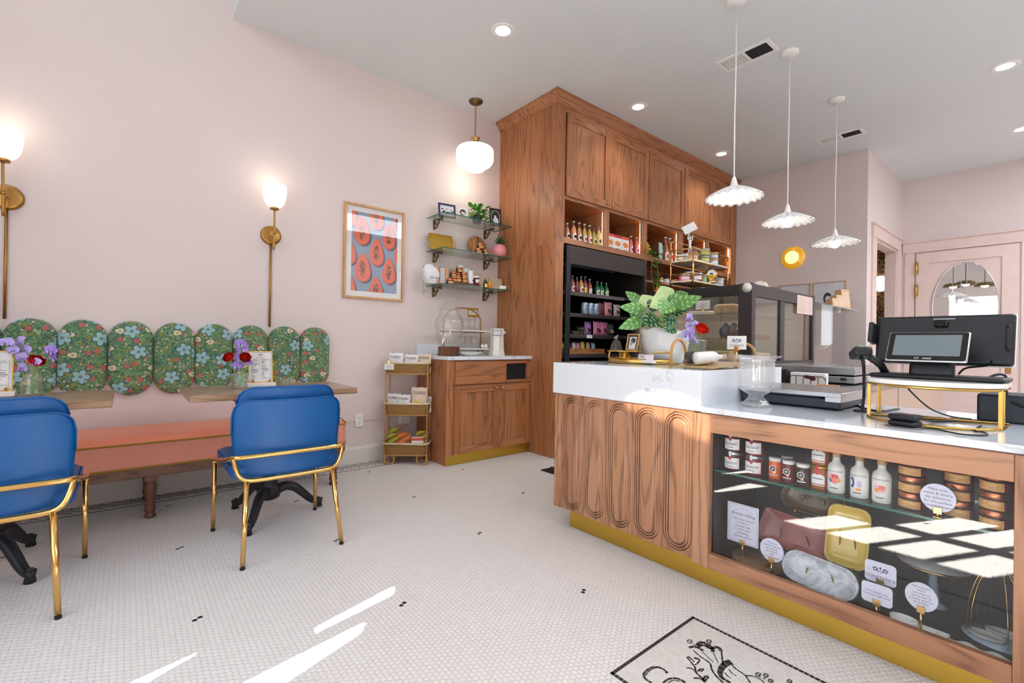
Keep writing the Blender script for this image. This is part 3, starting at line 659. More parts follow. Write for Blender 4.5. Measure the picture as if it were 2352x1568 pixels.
m = M(); m.rbox(.0, .565, 2.09, 3.048, .9055, .937, .002); solo('stone_worktop', m.shift((.28, 2.57, .9055)), QUARTZ, 'white stone worktop of the drinks cabinet', 'worktop', (.28, 2.57, .9055))
m = M(); m.box(.0005, .018, 2.09, 3.048, .9372, 1.04); solo('stone_backsplash', m.shift((.01, 2.57, .937)), QUARTZ, 'low white stone upstand behind the drink dispenser', 'backsplash', (.01, 2.57, .937))
# ---- things on the drinks cabinet
WT = .937
d = thing('drink_dispenser', 'lidded glass drink dispenser on square wooden base', 'dispenser', (.42, 2.19, WT), math.radians(18))
m = M(); m.rbox(-.068, .068, -.068, .068, 0, .083, .003); part('base', m, WALNUT['Z'], d)
def jarfn(r, z, a): return (r*(1+.012*math.cos(10*a)) if .1 < z < .35 else r, 0)
m = M(); m.lathe([(.07, .084), (.085, .095), (.1, .14), (.117, .2), (.125, .26), (.122, .305), (.108, .34), (.09, .36), (.085, .375), (.086, .41)], seg=40, fn=jarfn); m.lathe([(.083, .41), (.082, .37), (.105, .34), (.118, .3), (.12, .25), (.1, .16), (.08, .1), (.0, .097)], seg=40, caps=False); part('jar', m, JARG, d)
m = M(); m.lathe([(.086, .411), (.089, .418), (.086, .425), (.075, .432), (.07, .445), (.055, .463), (.03, .473), (.01, .477), (.008, .485), (.018, .495), (.02, .507), (.012, .517), (.0001, .519)], seg=32); part('lid', m, JARG, d)
m = M(); a = math.radians(-70); ca, sa = math.cos(a), math.sin(a); q = lambda r, z: (r*ca, r*sa, z)
m.cyl(q(.09, .14), q(.118, .14), .013); m.cyl(q(.112, .14), q(.14, .14), .009); m.tube(catmull([q(.135, .14), q(.148, .138), q(.152, .12), q(.153, .108)], 4), .008, 10); m.cyl(q(.14, .145), q(.14, .165), .006); m.tube([q(.14, .165), (q(.15, .17)[0]+.02, q(.15, .17)[1]+.03, .178)], .0045, 8); part('spigot', m, CHROME, d)
def scallop(r, z, a): return (r*(1+.04*abs(math.sin(7*a))), .004*abs(math.sin(7*a)) if r > .07 else 0)
m = M(); m.lathe([(.0001, .0), (.06, .0), (.07, .004), (.09, .016), (.115, .028), (.113, .031), (.088, .02), (.06, .007), (.0001, .006)], seg=56, fn=scallop, caps=False); solo('scalloped_plate', m, WHITEG, 'white scalloped plate in front of the glass drink dispenser', 'plate', (.465, 2.385, WT))
st = thing('cup_stand', 'two-tier marble cup stand with arched brass frame', 'stand', (.2, 2.48, WT))
m = M()
for x in (-.0,):
    m.tube([(x, .21, .05), (x, .21, .32)]+[(x, .21*math.cos(a), .32+.13*math.sin(a)) for a in [PI*i/16 for i in range(1, 16)]]+[(x, -.21, .32), (x, -.21, .05)], .006, 8)
for y in (.21, -.21):
    for s in (-1, 1): m.tube([(0, y, .052), (s*.06, y+s*.03, .003)], .005, 8)
part('frame', m, BRASS_D, st)
for z in (.052, .225):
    m = M(); m.rbox(-.075, .075, -.26, .26, z, z+.014, .003); part('tier', m, MARBLE, st)
    m = M(); m.tube([(-.06, -.21, z-.004), (.06, -.21, z-.004), (.06, .21, z-.004), (-.06, .21, z-.004)], .004, 6, closed=True); part('tier_rail', m, BRASS_D, st)
cup0 = None; k = 0
for z, ys in ((.2395, (.03, .1, .165)), (.0665, (-.02, .06, .125))):
    for y in ys:
        if cup0 is None:
            m = M(); h = .115
            def flute(r, zz, a): return (r*(1+.02*abs(math.sin(9*a))), 0)
            m.lathe([(.026, .0), (.031, h*.5), (.034, h), (.031, h), (.028, h*.5), (.023, .006), (.0001, .006)], seg=36, fn=flute); cup0 = solo('drinking_glass', m, JARG, 'x', 'glass', (.2, 2.48+y, WT+z+.0005))
            o = cup0
        else: o = copyrec(cup0); o.location = (.2+.012*(k % 2), 2.48+y, WT+z+.0005)
        o['label'] = ['left', 'middle', 'right'][k % 3]+' upturned drinking glass on the '+('upper' if z > .2 else 'lower')+' tier of the cup stand'; o['group'] = 'drinking glasses on the cup stand'; k += 1
for i, y in enumerate((2.685, 2.725)):
    s = thing('shaker', ['left', 'right'][i]+' round white shaker on the lower tier of the cup stand', 'shaker', (.24, y, WT+.0665), 0, 'white shakers'); m = M(); m.ball((0, 0, .02), .0195, 16); part('body', m, WHITEG, s); m = M(); m.lathe([(.007, .038), (.006, .046), (.0001, .048)], seg=12); part('stopper', m, CHROME, s)
cn = thing('ceramic_canister', 'white octagonal canister with blue-rimmed label beside the oak side panel', 'canister', (.25, 2.86, WT), math.radians(22))
m = M(); m.lathe([(.085, 0), (.085, .01), (.072, .06), (.068, .2), (.072, .255), (.075, .262), (.07, .266), (.0001, .266)], seg=8, smooth=False); part('body', m, CREAM, cn)
for s in (-1, 1): m = M(); m.ball((s*.078, 0, .225), .014, 12); part('handle', m, CREAM, cn)
lf = frame((.036, -.066, .218), (math.cos(.37), math.sin(.37), 0), (0, 0, 1))
m = M(); m.prism(rrect(.085, .048, .008, 4), .002, .006, lf); l = part('label_plate', m, INKB, cn, 'blue rim'); m = M(); m.prism(rrect(.075, .038, .006, 4), .006, .0068, lf); part('label_card', m, PAPER, l)
text('Cold Water', .013, lf @ Matrix.Translation((0, 0, .0072)), INKB, l, shear=.3)
# ---- wicker rack
nb = NB('wicker'); p = nb.sep(nb.obj()); an = nb.math('ADD', p[0], p[1]); w1 = nb.math('SINE', p[2]*900.0); w2 = nb.math('SINE', an*330.0)
h = nb.math('MULTIPLY', w1, nb.math('SIGN', w2)); n = nb.noise(nb.obj(), 60, 2)
nb.bump(h, .7, .004); nb.set(color=nb.mix(nb.step(h, -.9, .7), srgb(132, 92, 48), nb.mix(n, srgb(206, 160, 98), srgb(182, 132, 72))), rough=.6); WICKER = nb.mat
WICKB = P('pale_wicker', (226, 208, 172), .6); RATTAN = P('rattan_cane', (188, 138, 78), .5)
rk = thing('wicker_rack', 'three-tier wicker rack of snacks beside drinks cabinet', 'rack', (.2215, 1.905, 0), math.radians(50.9))
RW, RD = .19, .085
for z0, z1, nm in ((.785, .885, 't'), (.43, .535, 'm'), (.085, .19, 'b')):
    m = M(); lo = rrect(RW*2-.02, RD*2-.02, .05, 6); hi = rrect(RW*2+.01, RD*2+.01, .05, 6); n = len(lo)
    vs = [(x, y, z0) for x, y in lo]+[(x, y, z1-.02) for x, y in hi]+[(x*.97, y*.93, z1-.02) for x, y in hi]+[(x*.97, y*.93, z0+.004) for x, y in lo]
    m.add(vs, [(r*n+i, r*n+(i+1) % n, (r+1)*n+(i+1) % n, (r+1)*n+i) for r in range(3) for i in range(n)], 0, True); m.add([(x, y, z0+.003) for x, y in lo], [list(range(n))]); m.add([(x, y, z0) for x, y in lo], [list(range(n))[::-1]])
    b = part('basket', m, WICKER, rk)
    m = M(); hh = rrect(RW*2+.012, RD*2+.012, .05, 10)
    for q in range(2): m.tube([(x*(1+.006*math.sin(i*1.9+q*PI)), y*(1+.02*math.sin(i*1.9+q*PI)), z1-.009+.005*math.cos(i*1.9+q*PI)) for i, (x, y) in enumerate(hh)], .0055, 6, closed=True)
    part('rim', m, WICKB, b, 'pale braided rim')
m = M(); R_ = .0055
for sx in (-1, 1):
    for sy in (-1, 1): m.cyl((sx*(RW-.01), sy*(RD-.012), .03 if sy > 0 else .005), (sx*(RW-.01), sy*(RD-.012), .885), R_)
    m.tube(catmull([(sx*(RW-.01), -(RD-.012), .1), (sx*(RW-.01), -(RD-.012), .03), (sx*(RW-.03), -(RD-.012), .007), (sx*(RW-.07), -(RD-.012), .007), (sx*(RW-.09), -(RD-.012), .03), (sx*(RW-.09), -(RD-.012), .1)], 5), .0075, 8)
    m.tube(catmull([(sx*(RW-.01), (RD-.012), .1), (sx*(RW-.01), (RD-.012), .03), (sx*(RW-.03), (RD-.012), .007), (sx*(RW-.07), (RD-.012), .007), (sx*(RW-.09), (RD-.012), .03), (sx*(RW-.09), (RD-.012), .1)], 5), .0075, 8)
for z in (.78, .425, .08): m.tube([(x, y, z) for x, y in rrect(RW*2-.015, RD*2-.015, .05, 5)], .006, 6, closed=True)
part('cane_frame', m, RATTAN, rk)
tg = thing('price_tag', 'white card clipped on the top basket of the wicker rack', 'sign', (.2215, 1.905, .84), math.radians(50.9))
m = M(); m.rbox(-.185, -.105, -RD-.014, -RD-.010, -.025, .025, .001); part('card', m, PAPER, tg); m = M(); m.rbox(-.155, -.14, -RD-.02, -RD-.008, .02, .055, .002); part('clip', m, GOLD, tg)
m = M()
for k in range(4): m.box(-.175, -.115, -RD-.0146, -RD-.0142, .008-.009*k, .0095-.009*k)
part('lettering', m, INKB, tg)
# ---- packets
def pack_mesh(w, h, d, body=0, bulge=1.0):
    m = M()
    def side(s):
        def fn(u, v):
            x = (u-.5)*w; z = v*h; e = (1-abs(2*u-1)**2.4)*(1-abs(2*v-1)**4)
            return (x*(1-.05*math.sin(PI*v))+.002*math.sin(23*v+3*s), s*(d/2*e*bulge+.0008)+.0015*math.sin(9*u+7*v)*e, z+.003*math.sin(14*u)*(v > .97))
        return fn
    m.sheet(side(-1), 12, 12, body); m.sheet(lambda u, v: side(1)(1-u, v), 12, 12, body)
    return m
def packet(name, label, cat, loc, rz, w, h, d, mats, art, tilt=0.0, group=None):
    o = thing(name, label, cat, loc, rz, group); o.rotation_euler = (tilt, 0, rz)
    part('pouch', pack_mesh(w, h, d), mats, o); art(o, w, h, -d/2-.0012); return o
CHIPW = P('packet_white', (230, 230, 232), .38); CHIPC = P('packet_beige', (226, 204, 180), .4); MAROON = P('maroon_print', (120, 34, 48), .5); BROWNP = P('brown_print', (82, 44, 36), .5)
POTATO = P('potato_print', (206, 164, 100), .6); TRUF = P('truffle_print', (84, 68, 66), .6); YEL = P('yellow_print', (238, 190, 40), .6); OLV = P('olive_print', (140, 120, 50), .6)
def blob(m, cx, cz, a, b, y, mat=0, n=18, wob=.12, seed=1):
    m.prism([(cx+a*(1+wob*math.sin(3*t+seed))*math.cos(t), cz+b*(1+wob*math.cos(2*t+seed))*math.sin(t)) for t in [2*PI*i/n for i in range(n)]], 0, .0006, FY((0, y, 0)), mat)
def torres(col, kind):
    def art(o, w, h, y):
        text('TORRES', h*.17, FY((.0, y-.0006, h*.78)), col, o, width=w*.72)
        m = M()
        if kind == 0: blob(m, -w*.13, h*.3, w*.17, h*.11, y, 0); blob(m, w*.18, h*.28, w*.12, h*.10, y, 1, seed=2); blob(m, w*.12, h*.22, w*.1, h*.05, y-.0003, 1, seed=4)
        else: blob(m, -w*.06, h*.34, w*.27, h*.15, y, 2, wob=.3); blob(m, w*.02, h*.33, w*.10, h*.09, y-.0003, 3); blob(m, w*.2, h*.35, w*.13, h*.07, y-.0003, 3, seed=3); m.box(-w*.28, w*.28, y-.0006, y, h*.09, h*.105, 1)
        part('picture', m, [POTATO, TRUF, YEL, OLV], o)
    return art
rx, ry = math.cos(math.radians(50.9)), math.sin(math.radians(50.9))
def onrack(x, y, z): return (.2215+x*rx-y*ry, 1.905+x*ry+y*rx, z)
CG = 'bags of potato crisps'
for x, y, z, w, h, mt, col, kd, tl, lab in ((-.105, -.03, .792, .125, .165, CHIPW, MAROON, 0, -.08, 'white crisp bag at the left end of the top basket'), (.025, -.02, .79, .125, .155, CHIPW, MAROON, 0, -.12, 'white crisp bag in the middle of the top basket'), (.135, .0, .79, .12, .16, CHIPC, BROWNP, 1, -.12, 'beige crisp bag at the right end of the top basket'),
        (-.12, -.02, .437, .12, .165, CHIPW, MAROON, 0, -.1, 'white crisp bag at the left end of the middle basket'), (-.03, -.045, .437, .12, .16, CHIPW, MAROON, 0, -.08, 'white crisp bag in the middle of the middle basket'), (.108, -.05, .437, .145, .225, CHIPC, BROWNP, 1, -.1, 'tall beige crisp bag with yellow flower standing in the middle basket'), (.15, .03, .437, .1, .14, CHIPW, MAROON, 0, -.1, 'white crisp bag half hidden behind the tall beige bag')):
    packet('crisp_bag', lab, 'crisps', onrack(x, y, z), math.radians(50.9)+random.uniform(-.08, .08), w, h, .035, mt, torres(col, kd), tl, CG)
KRAFT = P('kraft_brown', (150, 98, 52), .6); LIME = P('lime_stripe', (176, 186, 36), .5); ORNG = P('orange_stripe', (240, 112, 30), .5); NUT = P('taralli_print', (214, 180, 140), .6)
def stripes(col):
    def art(o, w, h, y):
        m = M(); k = h*.17
        for i in range(3):
            z = h*(.08+.32*i); pts = clip([((x/w)+.5, zz/h) for x, zz in ((-w/2, z), (w/2, z+w*.55), (w/2, z+w*.55+k), (-w/2, z+k))])
            if len(pts) > 2: m.prism([((a-.5)*w*.96, b*h) for a, b in pts], 0, .0006, FY((0, y, 0)))
        part('stripe', m, col, o)
        text('TARALLI', h*.09, FY((0, y-.001, h*.52)), PAPER, o, width=w*.6)
        m = M(); blob(m, -.01, h*.15, w*.22, h*.08, y-.0006); blob(m, w*.22, h*.2, w*.12, h*.06, y-.0006, seed=3); part('picture', m, NUT, o)
    return art
for x, y, h, col, lab in ((-.12, .035, .20, LIME, 'green striped snack packet at the back left of the bottom basket'), (-.115, -.03, .165, LIME, 'green striped snack packet at the front left of the bottom basket'), (-.02, -.045, .175, ORNG, 'orange striped snack packet in the bottom basket'), (.12, .03, .18, LIME, 'green striped snack packet at the back right of the bottom basket')):
    packet('snack_packet', lab, 'snack', onrack(x, y, .092), math.radians(50.9)+random.uniform(-.06, .06), .11, h, .022, KRAFT, stripes(col), -.12, 'striped snack packets')
CRKO = P('cracker_orange', (232, 140, 60), .6); REDB = P('red_orange_band', (226, 86, 52), .55)
def snackbox(label, loc, rz, w, h, d, band, tone, group):
    o = thing('snack_box', label, 'box', loc, rz, group); m = M(); m.rbox(-w/2, w/2, -d/2, d/2, 0, h, .001); part('carton', m, PAPER, o)
    m = M(); m.box(-w/2-.0004, w/2+.0004, -d/2-.0006, d/2, h*.82, h*.995); part('band', m, band, o)
    m = M(); blob(m, 0, h*.45, w*.36, h*.17, -d/2-.0003, 0, 22, .06); part('picture', m, tone, o)
    m = M(); m.box(-w*.25, w*.25, -d/2-.0006, -d/2, h*.1, h*.135); part('lettering', m, INK, o); return o
snackbox('white snack box with orange band in the bottom basket of the wicker rack', onrack(.098, -.045, .092), math.radians(54), .10, .14, .05, REDB, CRKO, 'white snack boxes')
# ================================================================== tall oak cabinet wall, open fridge and what stands in them
K = thing('cabinet_wall', 'floor-to-ceiling red oak cabinet with crown moulding, doors and open cubbies', 'cabinet', (.43, 4.85, 0))
KX, KY0, KY1 = .855, 3.05, 6.648
m = M(); m.box(.0, KX-.02, KY0, KY0+.02, 2.0, 3.32); wpart('side_panel', m, OAK['Z'], K)
m = M(); m.box(.0, KX-.02, KY0-.006, KY0+.02, 0, 1.998); m.box(.0, KX-.02, KY0-.0065, KY0-.005, 1.985, 1.998); wpart('lower_side_panel', m, OAK['Z'], K)
m = M(); m.rbox(KX-.02, KX, KY0, 3.172, 2.0, 3.32, .002); wpart('stile', m, OAK['Z'], K)
m = M(); m.rbox(KX-.02, KX+.012, KY0-.008, 3.152, 0, 2.012, .002); wpart('stile', m, OAK['Z'], K)
m = M(); m.rbox(KX-.02, KX, 6.49, KY1, 0, 3.32, .002); wpart('stile', m, OAK['Z'], K)
m = M(); m.box(KX-.02, KX-.001, 3.172, 6.49, 3.245, 3.32); wpart('frieze', m, OAK['Y'], K)
m = M(); m.rbox(KX-.02, KX+.001, 3.152, 6.49, 2.013, 2.068, .002); m.box(.40, KX-.02, 3.07, 6.62, 2.04, 2.066); wpart('cubby_shelf', m, OAK['Y'], K)
m = M(); m.box(.38, KX-.02, 3.07, 6.62, 2.43, 2.455); m.box(KX-.02, KX-.001, 3.172, 6.49, 2.428, 2.458); wpart('cubby_top', m, OAK['Y'], K)
m = M(); m.box(.38, .40, 3.07, 6.62, 2.0, 3.3); wpart('back_panel', m, OAK['Z'], K)
for y0, y1 in ((3.745, 3.83), (4.392, 4.495), (5.135, 5.255), (5.80, 5.89)):
    m = M(); m.box(.4, KX-.02, y0+.02, y1-.02, 2.066, 2.43); m.rbox(KX-.02, KX, y0, y1, 2.066, 2.43, .002); wpart('divider', m, OAK['Z'], K)
LED = emit('warm_led_strip', (1, .62, .28), 16.0)
for y in (3.762, 4.409, 5.152, 5.817, 6.47):
    m = M(); m.box(KX-.034, KX-.022, y-.004, y-.001, 2.08, 2.42); wpart('led_strip', m, LED, K, 'warm glowing strip')
# crown moulding swept round the corner
m = M(); cp = [(0, 3.30), (.008, 3.302), (.01, 3.318), (.018, 3.324), (.024, 3.338), (.046, 3.362), (.056, 3.372), (.06, 3.382), (.066, 3.386), (.066, 3.3965), (0, 3.3965)]
rows = [[(0.0005, KY0-o, z), (KX+o, KY0-o, z), (KX+o, KY1, z)] for o, z in cp]; n = len(rows)
m.add([p for r in rows for p in r], [(i*3+j, i*3+j+1, (i+1)*3+j+1, (i+1)*3+j) for i in range(n-1) for j in range(2)]); wpart('crown_moulding', m, OAK['Y'], K)
def cdoor(y0, y1, z0=2.458, z1=3.245, kn=None):
    x = KX+.0005; a = .072; m = M(); m.box(x, x+.010, y0+a-.004, y1-a+.004, z0+a-.004, z1-a+.004); d = wpart('door', m, OAK['Z'], K)
    for s0, s1 in ((y0, y0+a), (y1-a, y1)): m = M(); m.rbox(x, x+.021, s0, s1, z0, z1, .002); wpart('stile', m, OAK['Z'], d)
    for s0, s1 in ((z0, z0+a), (z1-a, z1)): m = M(); m.rbox(x, x+.021, y0+a, y1-a, s0, s1, .002); wpart('rail', m, OAK['Y'], d)
    if kn: knob(x+.021, kn, z0+.036, d)
cdoor(3.178, 3.802, kn=3.770); cdoor(3.806, 4.484, kn=3.84); cdoor(4.494, 5.232, kn=5.2); cdoor(5.248, 5.926, kn=5.895); cdoor(5.930, 6.488, kn=5.965)
# niche right of the fridge
m = M(); m.box(.40, .42, 4.5, 6.49, 0, 2.0); wpart('niche_back', m, WALNUT['Z'], K)
m = M(); m.box(.3, KX, 4.465, 4.495, 0, 2.013); m.box(.3, KX-.02, 6.49, 6.51, 0, 3.3); wpart('niche_side', m, OAK['Z'], K)
m = M(); m.rbox(.42, KX-.02, 4.497, 6.47, 1.775, 1.80, .002); wpart('niche_shelf', m, OAK['Y'], K)
# ---- open-front fridge
F = thing('open_fridge', 'black open-front fridge stocked with drinks and snacks in oak surround', 'fridge', (.5, 3.8, 0))
FX1 = .86
m = M(); m.box(.1, .14, 3.075, 4.46, .0, 2.0); m.box(.1, FX1-.02, 3.075, 3.115, 0, 2.0); m.box(.1, FX1-.02, 3.12, 4.46, 1.96, 2.0); m.box(.14, FX1-.02, 3.12, 4.46, 0, .90); wpart('cabinet', m, DARK, F)
LINER_REFL = wood('dark_reflective_liner', 'Z', srgb(62, 52, 47), srgb(50, 42, 38), srgb(30, 25, 23), rough=.3)  # brown grain paints the reflected oak onto the black liner
m = M(); m.box(.14, FX1-.005, 4.425, 4.46, 0, 1.99); wpart('side_liner', m, LINER_REFL, F)
m = M(); m.rbox(FX1-.02, FX1+.015, 3.222, 4.462, 1.822, 1.998, .004); wpart('hood', m, BROWNBLK, F, 'brown-black hood panel')
m = M(); m.rbox(FX1-.01, FX1+.014, 3.19, 3.25, 0, 1.995, .004); wpart('post', m, BLACKM, F)
m = M(); m.rbox(FX1-.01, FX1+.010, 4.44, 4.463, 0, 1.83, .004); wpart('post', m, BLACKM, F)
m = M(); m.box(.6, .64, 3.3, 4.2, 1.86, 1.875); wpart('light_tube', m, P('unlit_tube', (120, 130, 150), .3), F)
LIP = P('shelf_lip', (104, 96, 100), .35, .6)
for i, z in enumerate((1.566, 1.360, 1.155, .963)):
    m = M(); m.box(.16, .83, 3.12, 4.42, z-.02, z-.004); sh = wpart('shelf', m, BLACK, F); m = M(); m.rbox(.83, .845, 3.12, 4.12 if i == 0 else 4.40, z-.038, z, .003); wpart('price_rail', m, LIP, sh)
m = M(); m.box(.8455, .847, 3.52, 3.60, 1.119, 1.153); wpart('shelf_label', m, PAPER, F)
# ---- bottles and packets (front faces -Y in their own frame; turned to face the room)
def bottle(kind, liquid, lab, label, loc, rz, h, r, group, cap=WHITE, labelart=None, glass=None):
    o = thing('drink_bottle', label, 'bottle', loc, rz, group)
    prof = {'swing': [(.0001, 0), (r*.9, 0), (r, .02*h), (r, .5*h), (r*.92, .58*h), (r*.5, .74*h), (r*.34, .82*h), (r*.32, .95*h), (r*.36, .96*h), (r*.36, .97*h)],
            'tall': [(.0001, 0), (r*.9, 0), (r, .02*h), (r, .42*h), (r*.8, .56*h), (r*.42, .78*h), (r*.36, .95*h), (r*.42, .96*h), (r*.42, .975*h)]}[kind]
    m = M(); m.lathe(prof, seg=18, caps=False); part('glass', m, glass or JARG, o)
    if liquid:
        m = M(); lp = [(max(a-.0018, .0001), max(z, .004)) for a, z in prof if z < .8*h]; m.lathe(lp+[(lp[-1][0], .78*h), (.0001, .78*h)], seg=18, caps=False); part('drink', m, liquid, o)
    m = M(); m.lathe([(r*.40, .955*h), (r*.44, .96*h), (r*.44, h), (.0001, h)], seg=14, caps=False); part('cap', m, cap, o)
    if lab:
        m = M(); am = 1.0; vs = []
        def fn(u, v): a = -PI/2+(u-.5)*2*am; return ((r+.0006)*math.cos(a), (r+.0006)*math.sin(a), h*(.06+.34*v)+(0 if v < .5 else (math.cos((u-.5)*PI)-1)*h*.10))
        m.sheet(fn, 10, 6); l = part('label', m, lab, o)
        m = M(); m.sheet(lambda u, v: ((r+.0012)*math.cos(-PI/2+(u-.5)*1.1), (r+.0012)*math.sin(-PI/2+(u-.5)*1.1), h*(.14+.15*v)), 6, 1); part('print', m, labelart or INK, l)
    return o
def liquid(name, c): return P(name, c, .12, coat=.3)
LQ = {k: liquid(k+'_drink', v) for k, v in dict(amber=(206, 120, 62), peach=(232, 156, 104), honey=(214, 160, 60), olive=(190, 170, 80), lemon=(240, 206, 120), pink=(236, 98, 98), red=(150, 24, 30), rust=(176, 92, 44), black=(24, 18, 18)).items()}
REDL = P('red_label', (190, 40, 44), .5); YLAB = P('yellow_label', (244, 220, 110), .5); PLAB = P('pink_label', (250, 214, 214), .5); BLUE = P('blue_cap', (60, 90, 170), .4)
C1 = 2.0665; rzX = PI/2
for y, h, lq, lab, art, r, cap, txt in ((3.275, .16, 'peach', PAPER, INKD, .026, WHITE, 'peach soda bottle at the far left end of the first cubby'), (3.365, .195, 'peach', PAPER, INKD, .029, WHITE, 'peach soda bottle, second from left in the first cubby'), (3.445, .195, 'amber', PAPER, INKD, .028, WHITE, 'amber soda bottle, third from left in the first cubby'), (3.522, .195, 'olive', PAPER, REDL, .028, WHITE, 'red-labelled soda bottle, fourth from left in the first cubby'), (3.597, .195, 'honey', PAPER, REDL, .028, WHITE, 'red-labelled soda bottle, fifth from left in the first cubby'), (3.665, .175, 'olive', YLAB, INK, .03, BLUE, 'olive lemonade bottle with blue cap in the first cubby'), (3.712, .20, 'lemon', YLAB, INK, .028, BLUE, 'pale yellow lemonade bottle at the right end of the first cubby')):
    bottle('swing', LQ[lq], lab, txt, (.79 if y < 3.69 else .815, y, C1), rzX, h, r, 'bottles in the first cubby', cap, art)
for i, (y, lb, w) in enumerate(((3.925, REDB, .10), (4.04, REDL, .125), (4.172, REDB, .125))):
    snackbox(['left', 'middle', 'right'][i]+' white snack box in the second cubby', (.775, y, C1), rzX, w, .165, .06, lb, CRKO, 'white snack boxes in the cubby')
for y, x, h, txt in ((4.272, .80, .19, 'pink soda bottle beside the white snack boxes'), (4.322, .76, .165, 'pink soda bottle behind two others in the second cubby'), (4.362, .812, .19, 'pink soda bottle at the right end of the second cubby')):
    bottle('swing', LQ['pink'], PLAB, txt, (x, y, C1), rzX, h, .027, 'pink soda bottles in the second cubby', P('pink_cap', (240, 190, 190), .4), REDL)
pk = thing('yellow_squash', 'ribbed yellow squash on a white dish in the third cubby', 'vegetable', (.72, 4.66, C1))
m = M()
def rib(r, z, a): return (r*(.86+.14*abs(math.cos(4*a))), 0)
m.lathe([(.0001, .012), (.05, .012), (.075, .04), (.08, .075), (.066, .12), (.045, .16), (.03, .19), (.018, .205), (.0001, .21)], seg=48, fn=rib, caps=False); part('flesh', m, P('squash_yellow', (226, 176, 40), .45), pk); m = M(); m.tube([(0, 0, .2), (.005, .01, .235), (.02, .02, .25)], .008, 8); part('stem', m, P('squash_stem', (120, 110, 40), .6), pk)
m = M(); m.lathe([(.0001, 0), (.06, 0), (.085, .01), (.083, .013), (.055, .006), (.0001, .006)], seg=32, caps=False); part('dish', m, WHITEG, pk)
MINT = P('mint_packet', (168, 214, 206), .45); CHOC = P('chocolate_print', (96, 58, 42), .5)
def round_art(tone):
    def art(o, w, h, y):
        m = M(); blob(m, 0, h*.3, w*.26, h*.15, y, 0); part('picture', m, tone, o); m = M(); m.box(-w*.25, w*.25, y-.0006, y, h*.68, h*.70); m.box(-w*.2, w*.2, y-.0006, y, h*.62, h*.635); part('lettering', m, INK, o)
    return art
packet('coffee_bag', 'mint green bag standing in the third cubby', 'packet', (.79, 4.872, C1), rzX+.1, .085, .21, .05, MINT, round_art(CHOC), -.03)
for y, txt in ((5.0, 'left amber bottle with red oval label in the third cubby'), (5.09, 'right amber bottle with red oval label in the third cubby')):
    bottle('tall', LQ['rust'], PAPER, txt, (.77, y, C1), rzX, .30, .038, 'tall amber bottles in the third cubby', WHITE, REDL)
# fridge row one
R1 = 1.5665
for y, h, lq, lab, art, r, cap, txt in ((3.20, .18, 'black', PAPER, INK, .027, CHROME, 'dark bottle behind the black fridge post'), (3.30, .165, 'rust', PAPER, INK, .025, CHROME, 'rust-coloured bottle just right of the fridge post'), (3.375, .165, 'rust', PAPER, REDL, .027, CHROME, 'bottle with red arch label on the top fridge shelf'), (3.44, .155, 'red', None, None, .024, CHROME, 'dark red bottle without label on the top fridge shelf'), (3.50, .17, 'honey', PAPER, REDL, .028, CHROME, 'amber bottle with red arch label in the middle of the top fridge shelf'), (3.56, .175, 'red', YLAB, YEL, .026, CHROME, 'dark red bottle with yellow label on the top fridge shelf'), (3.63, .155, 'red', PLAB, PLAB, .028, PLAB, 'dark bottle with pink label and cap on the top fridge shelf')):
    bottle('swing', LQ[lq], lab, txt, (.775, y, R1), rzX, h, r, 'bottles on the top fridge shelf', cap, art)
GREENB = P('green_bottle_glass', (20, 104, 44), .08, coat=.5); OLIVEL = P('green_label', (168, 190, 60), .5)
for y, txt in ((3.765, 'left'), (3.83, 'middle'), (3.912, 'right')):
    bottle('swing', None, PAPER, txt+' green water bottle on the top fridge shelf', (.76, y, R1), rzX, .145, .029, 'green water bottles', CHROME, OLIVEL, GREENB)
CANB = P('pale_blue_can', (176, 196, 216), .28, .3)
for i, y in enumerate((3.56, 3.645, 3.728)):
    o = thing('drink_can', ['left', 'middle', 'right'][i]+' pale blue can on the second fridge shelf', 'can', (.775, y, 1.3605), rzX, 'pale blue cans'); m = M(); m.lathe([(.0001, 0), (.028, 0), (.036, .01), (.036, .1), (.03, .115), (.03, .118), (.0001, .117)], seg=24, caps=False); part('body', m, CANB, o)
    m = M(); m.sheet(lambda u, v: (.0366*math.cos(-PI/2+(u-.5)*1.1), .0366*math.sin(-PI/2+(u-.5)*1.1), .035+.03*v), 8, 2); part('print', m, P('can_print', (130, 136, 150), .5), o); m = M(); m.sheet(lambda u, v: (.0366*math.cos(-PI/2+(u-.5)*.9), .0366*math.sin(-PI/2+(u-.5)*.9), .083+.008*v), 6, 1); part('lettering', m, INKB, o)
PINKP = P('pink_packet', (232, 156, 160), .45); MARP = P('maroon_packet', (128, 62, 66), .45); GREYP = P('grey_packet', (206, 196, 190), .45); ROSEP = P('rose_packet', (218, 128, 172), .42); GRNP = P('dark_green_packet', (82, 94, 84), .45); LILAC = P('lilac_packet', (176, 130, 200), .42)
def gutsy(tone, txt):
    def art(o, w, h, y):
        m = M(); blob(m, -.008, h*.36, w*.2, h*.16, y, 0); blob(m, .018, h*.3, w*.14, h*.1, y-.0004, 0, seed=4); part('picture', m, tone, o)
        if txt: text(txt, h*.16, FY((0, y-.001, h*.74)), tone, o, width=w*.62)
    return art
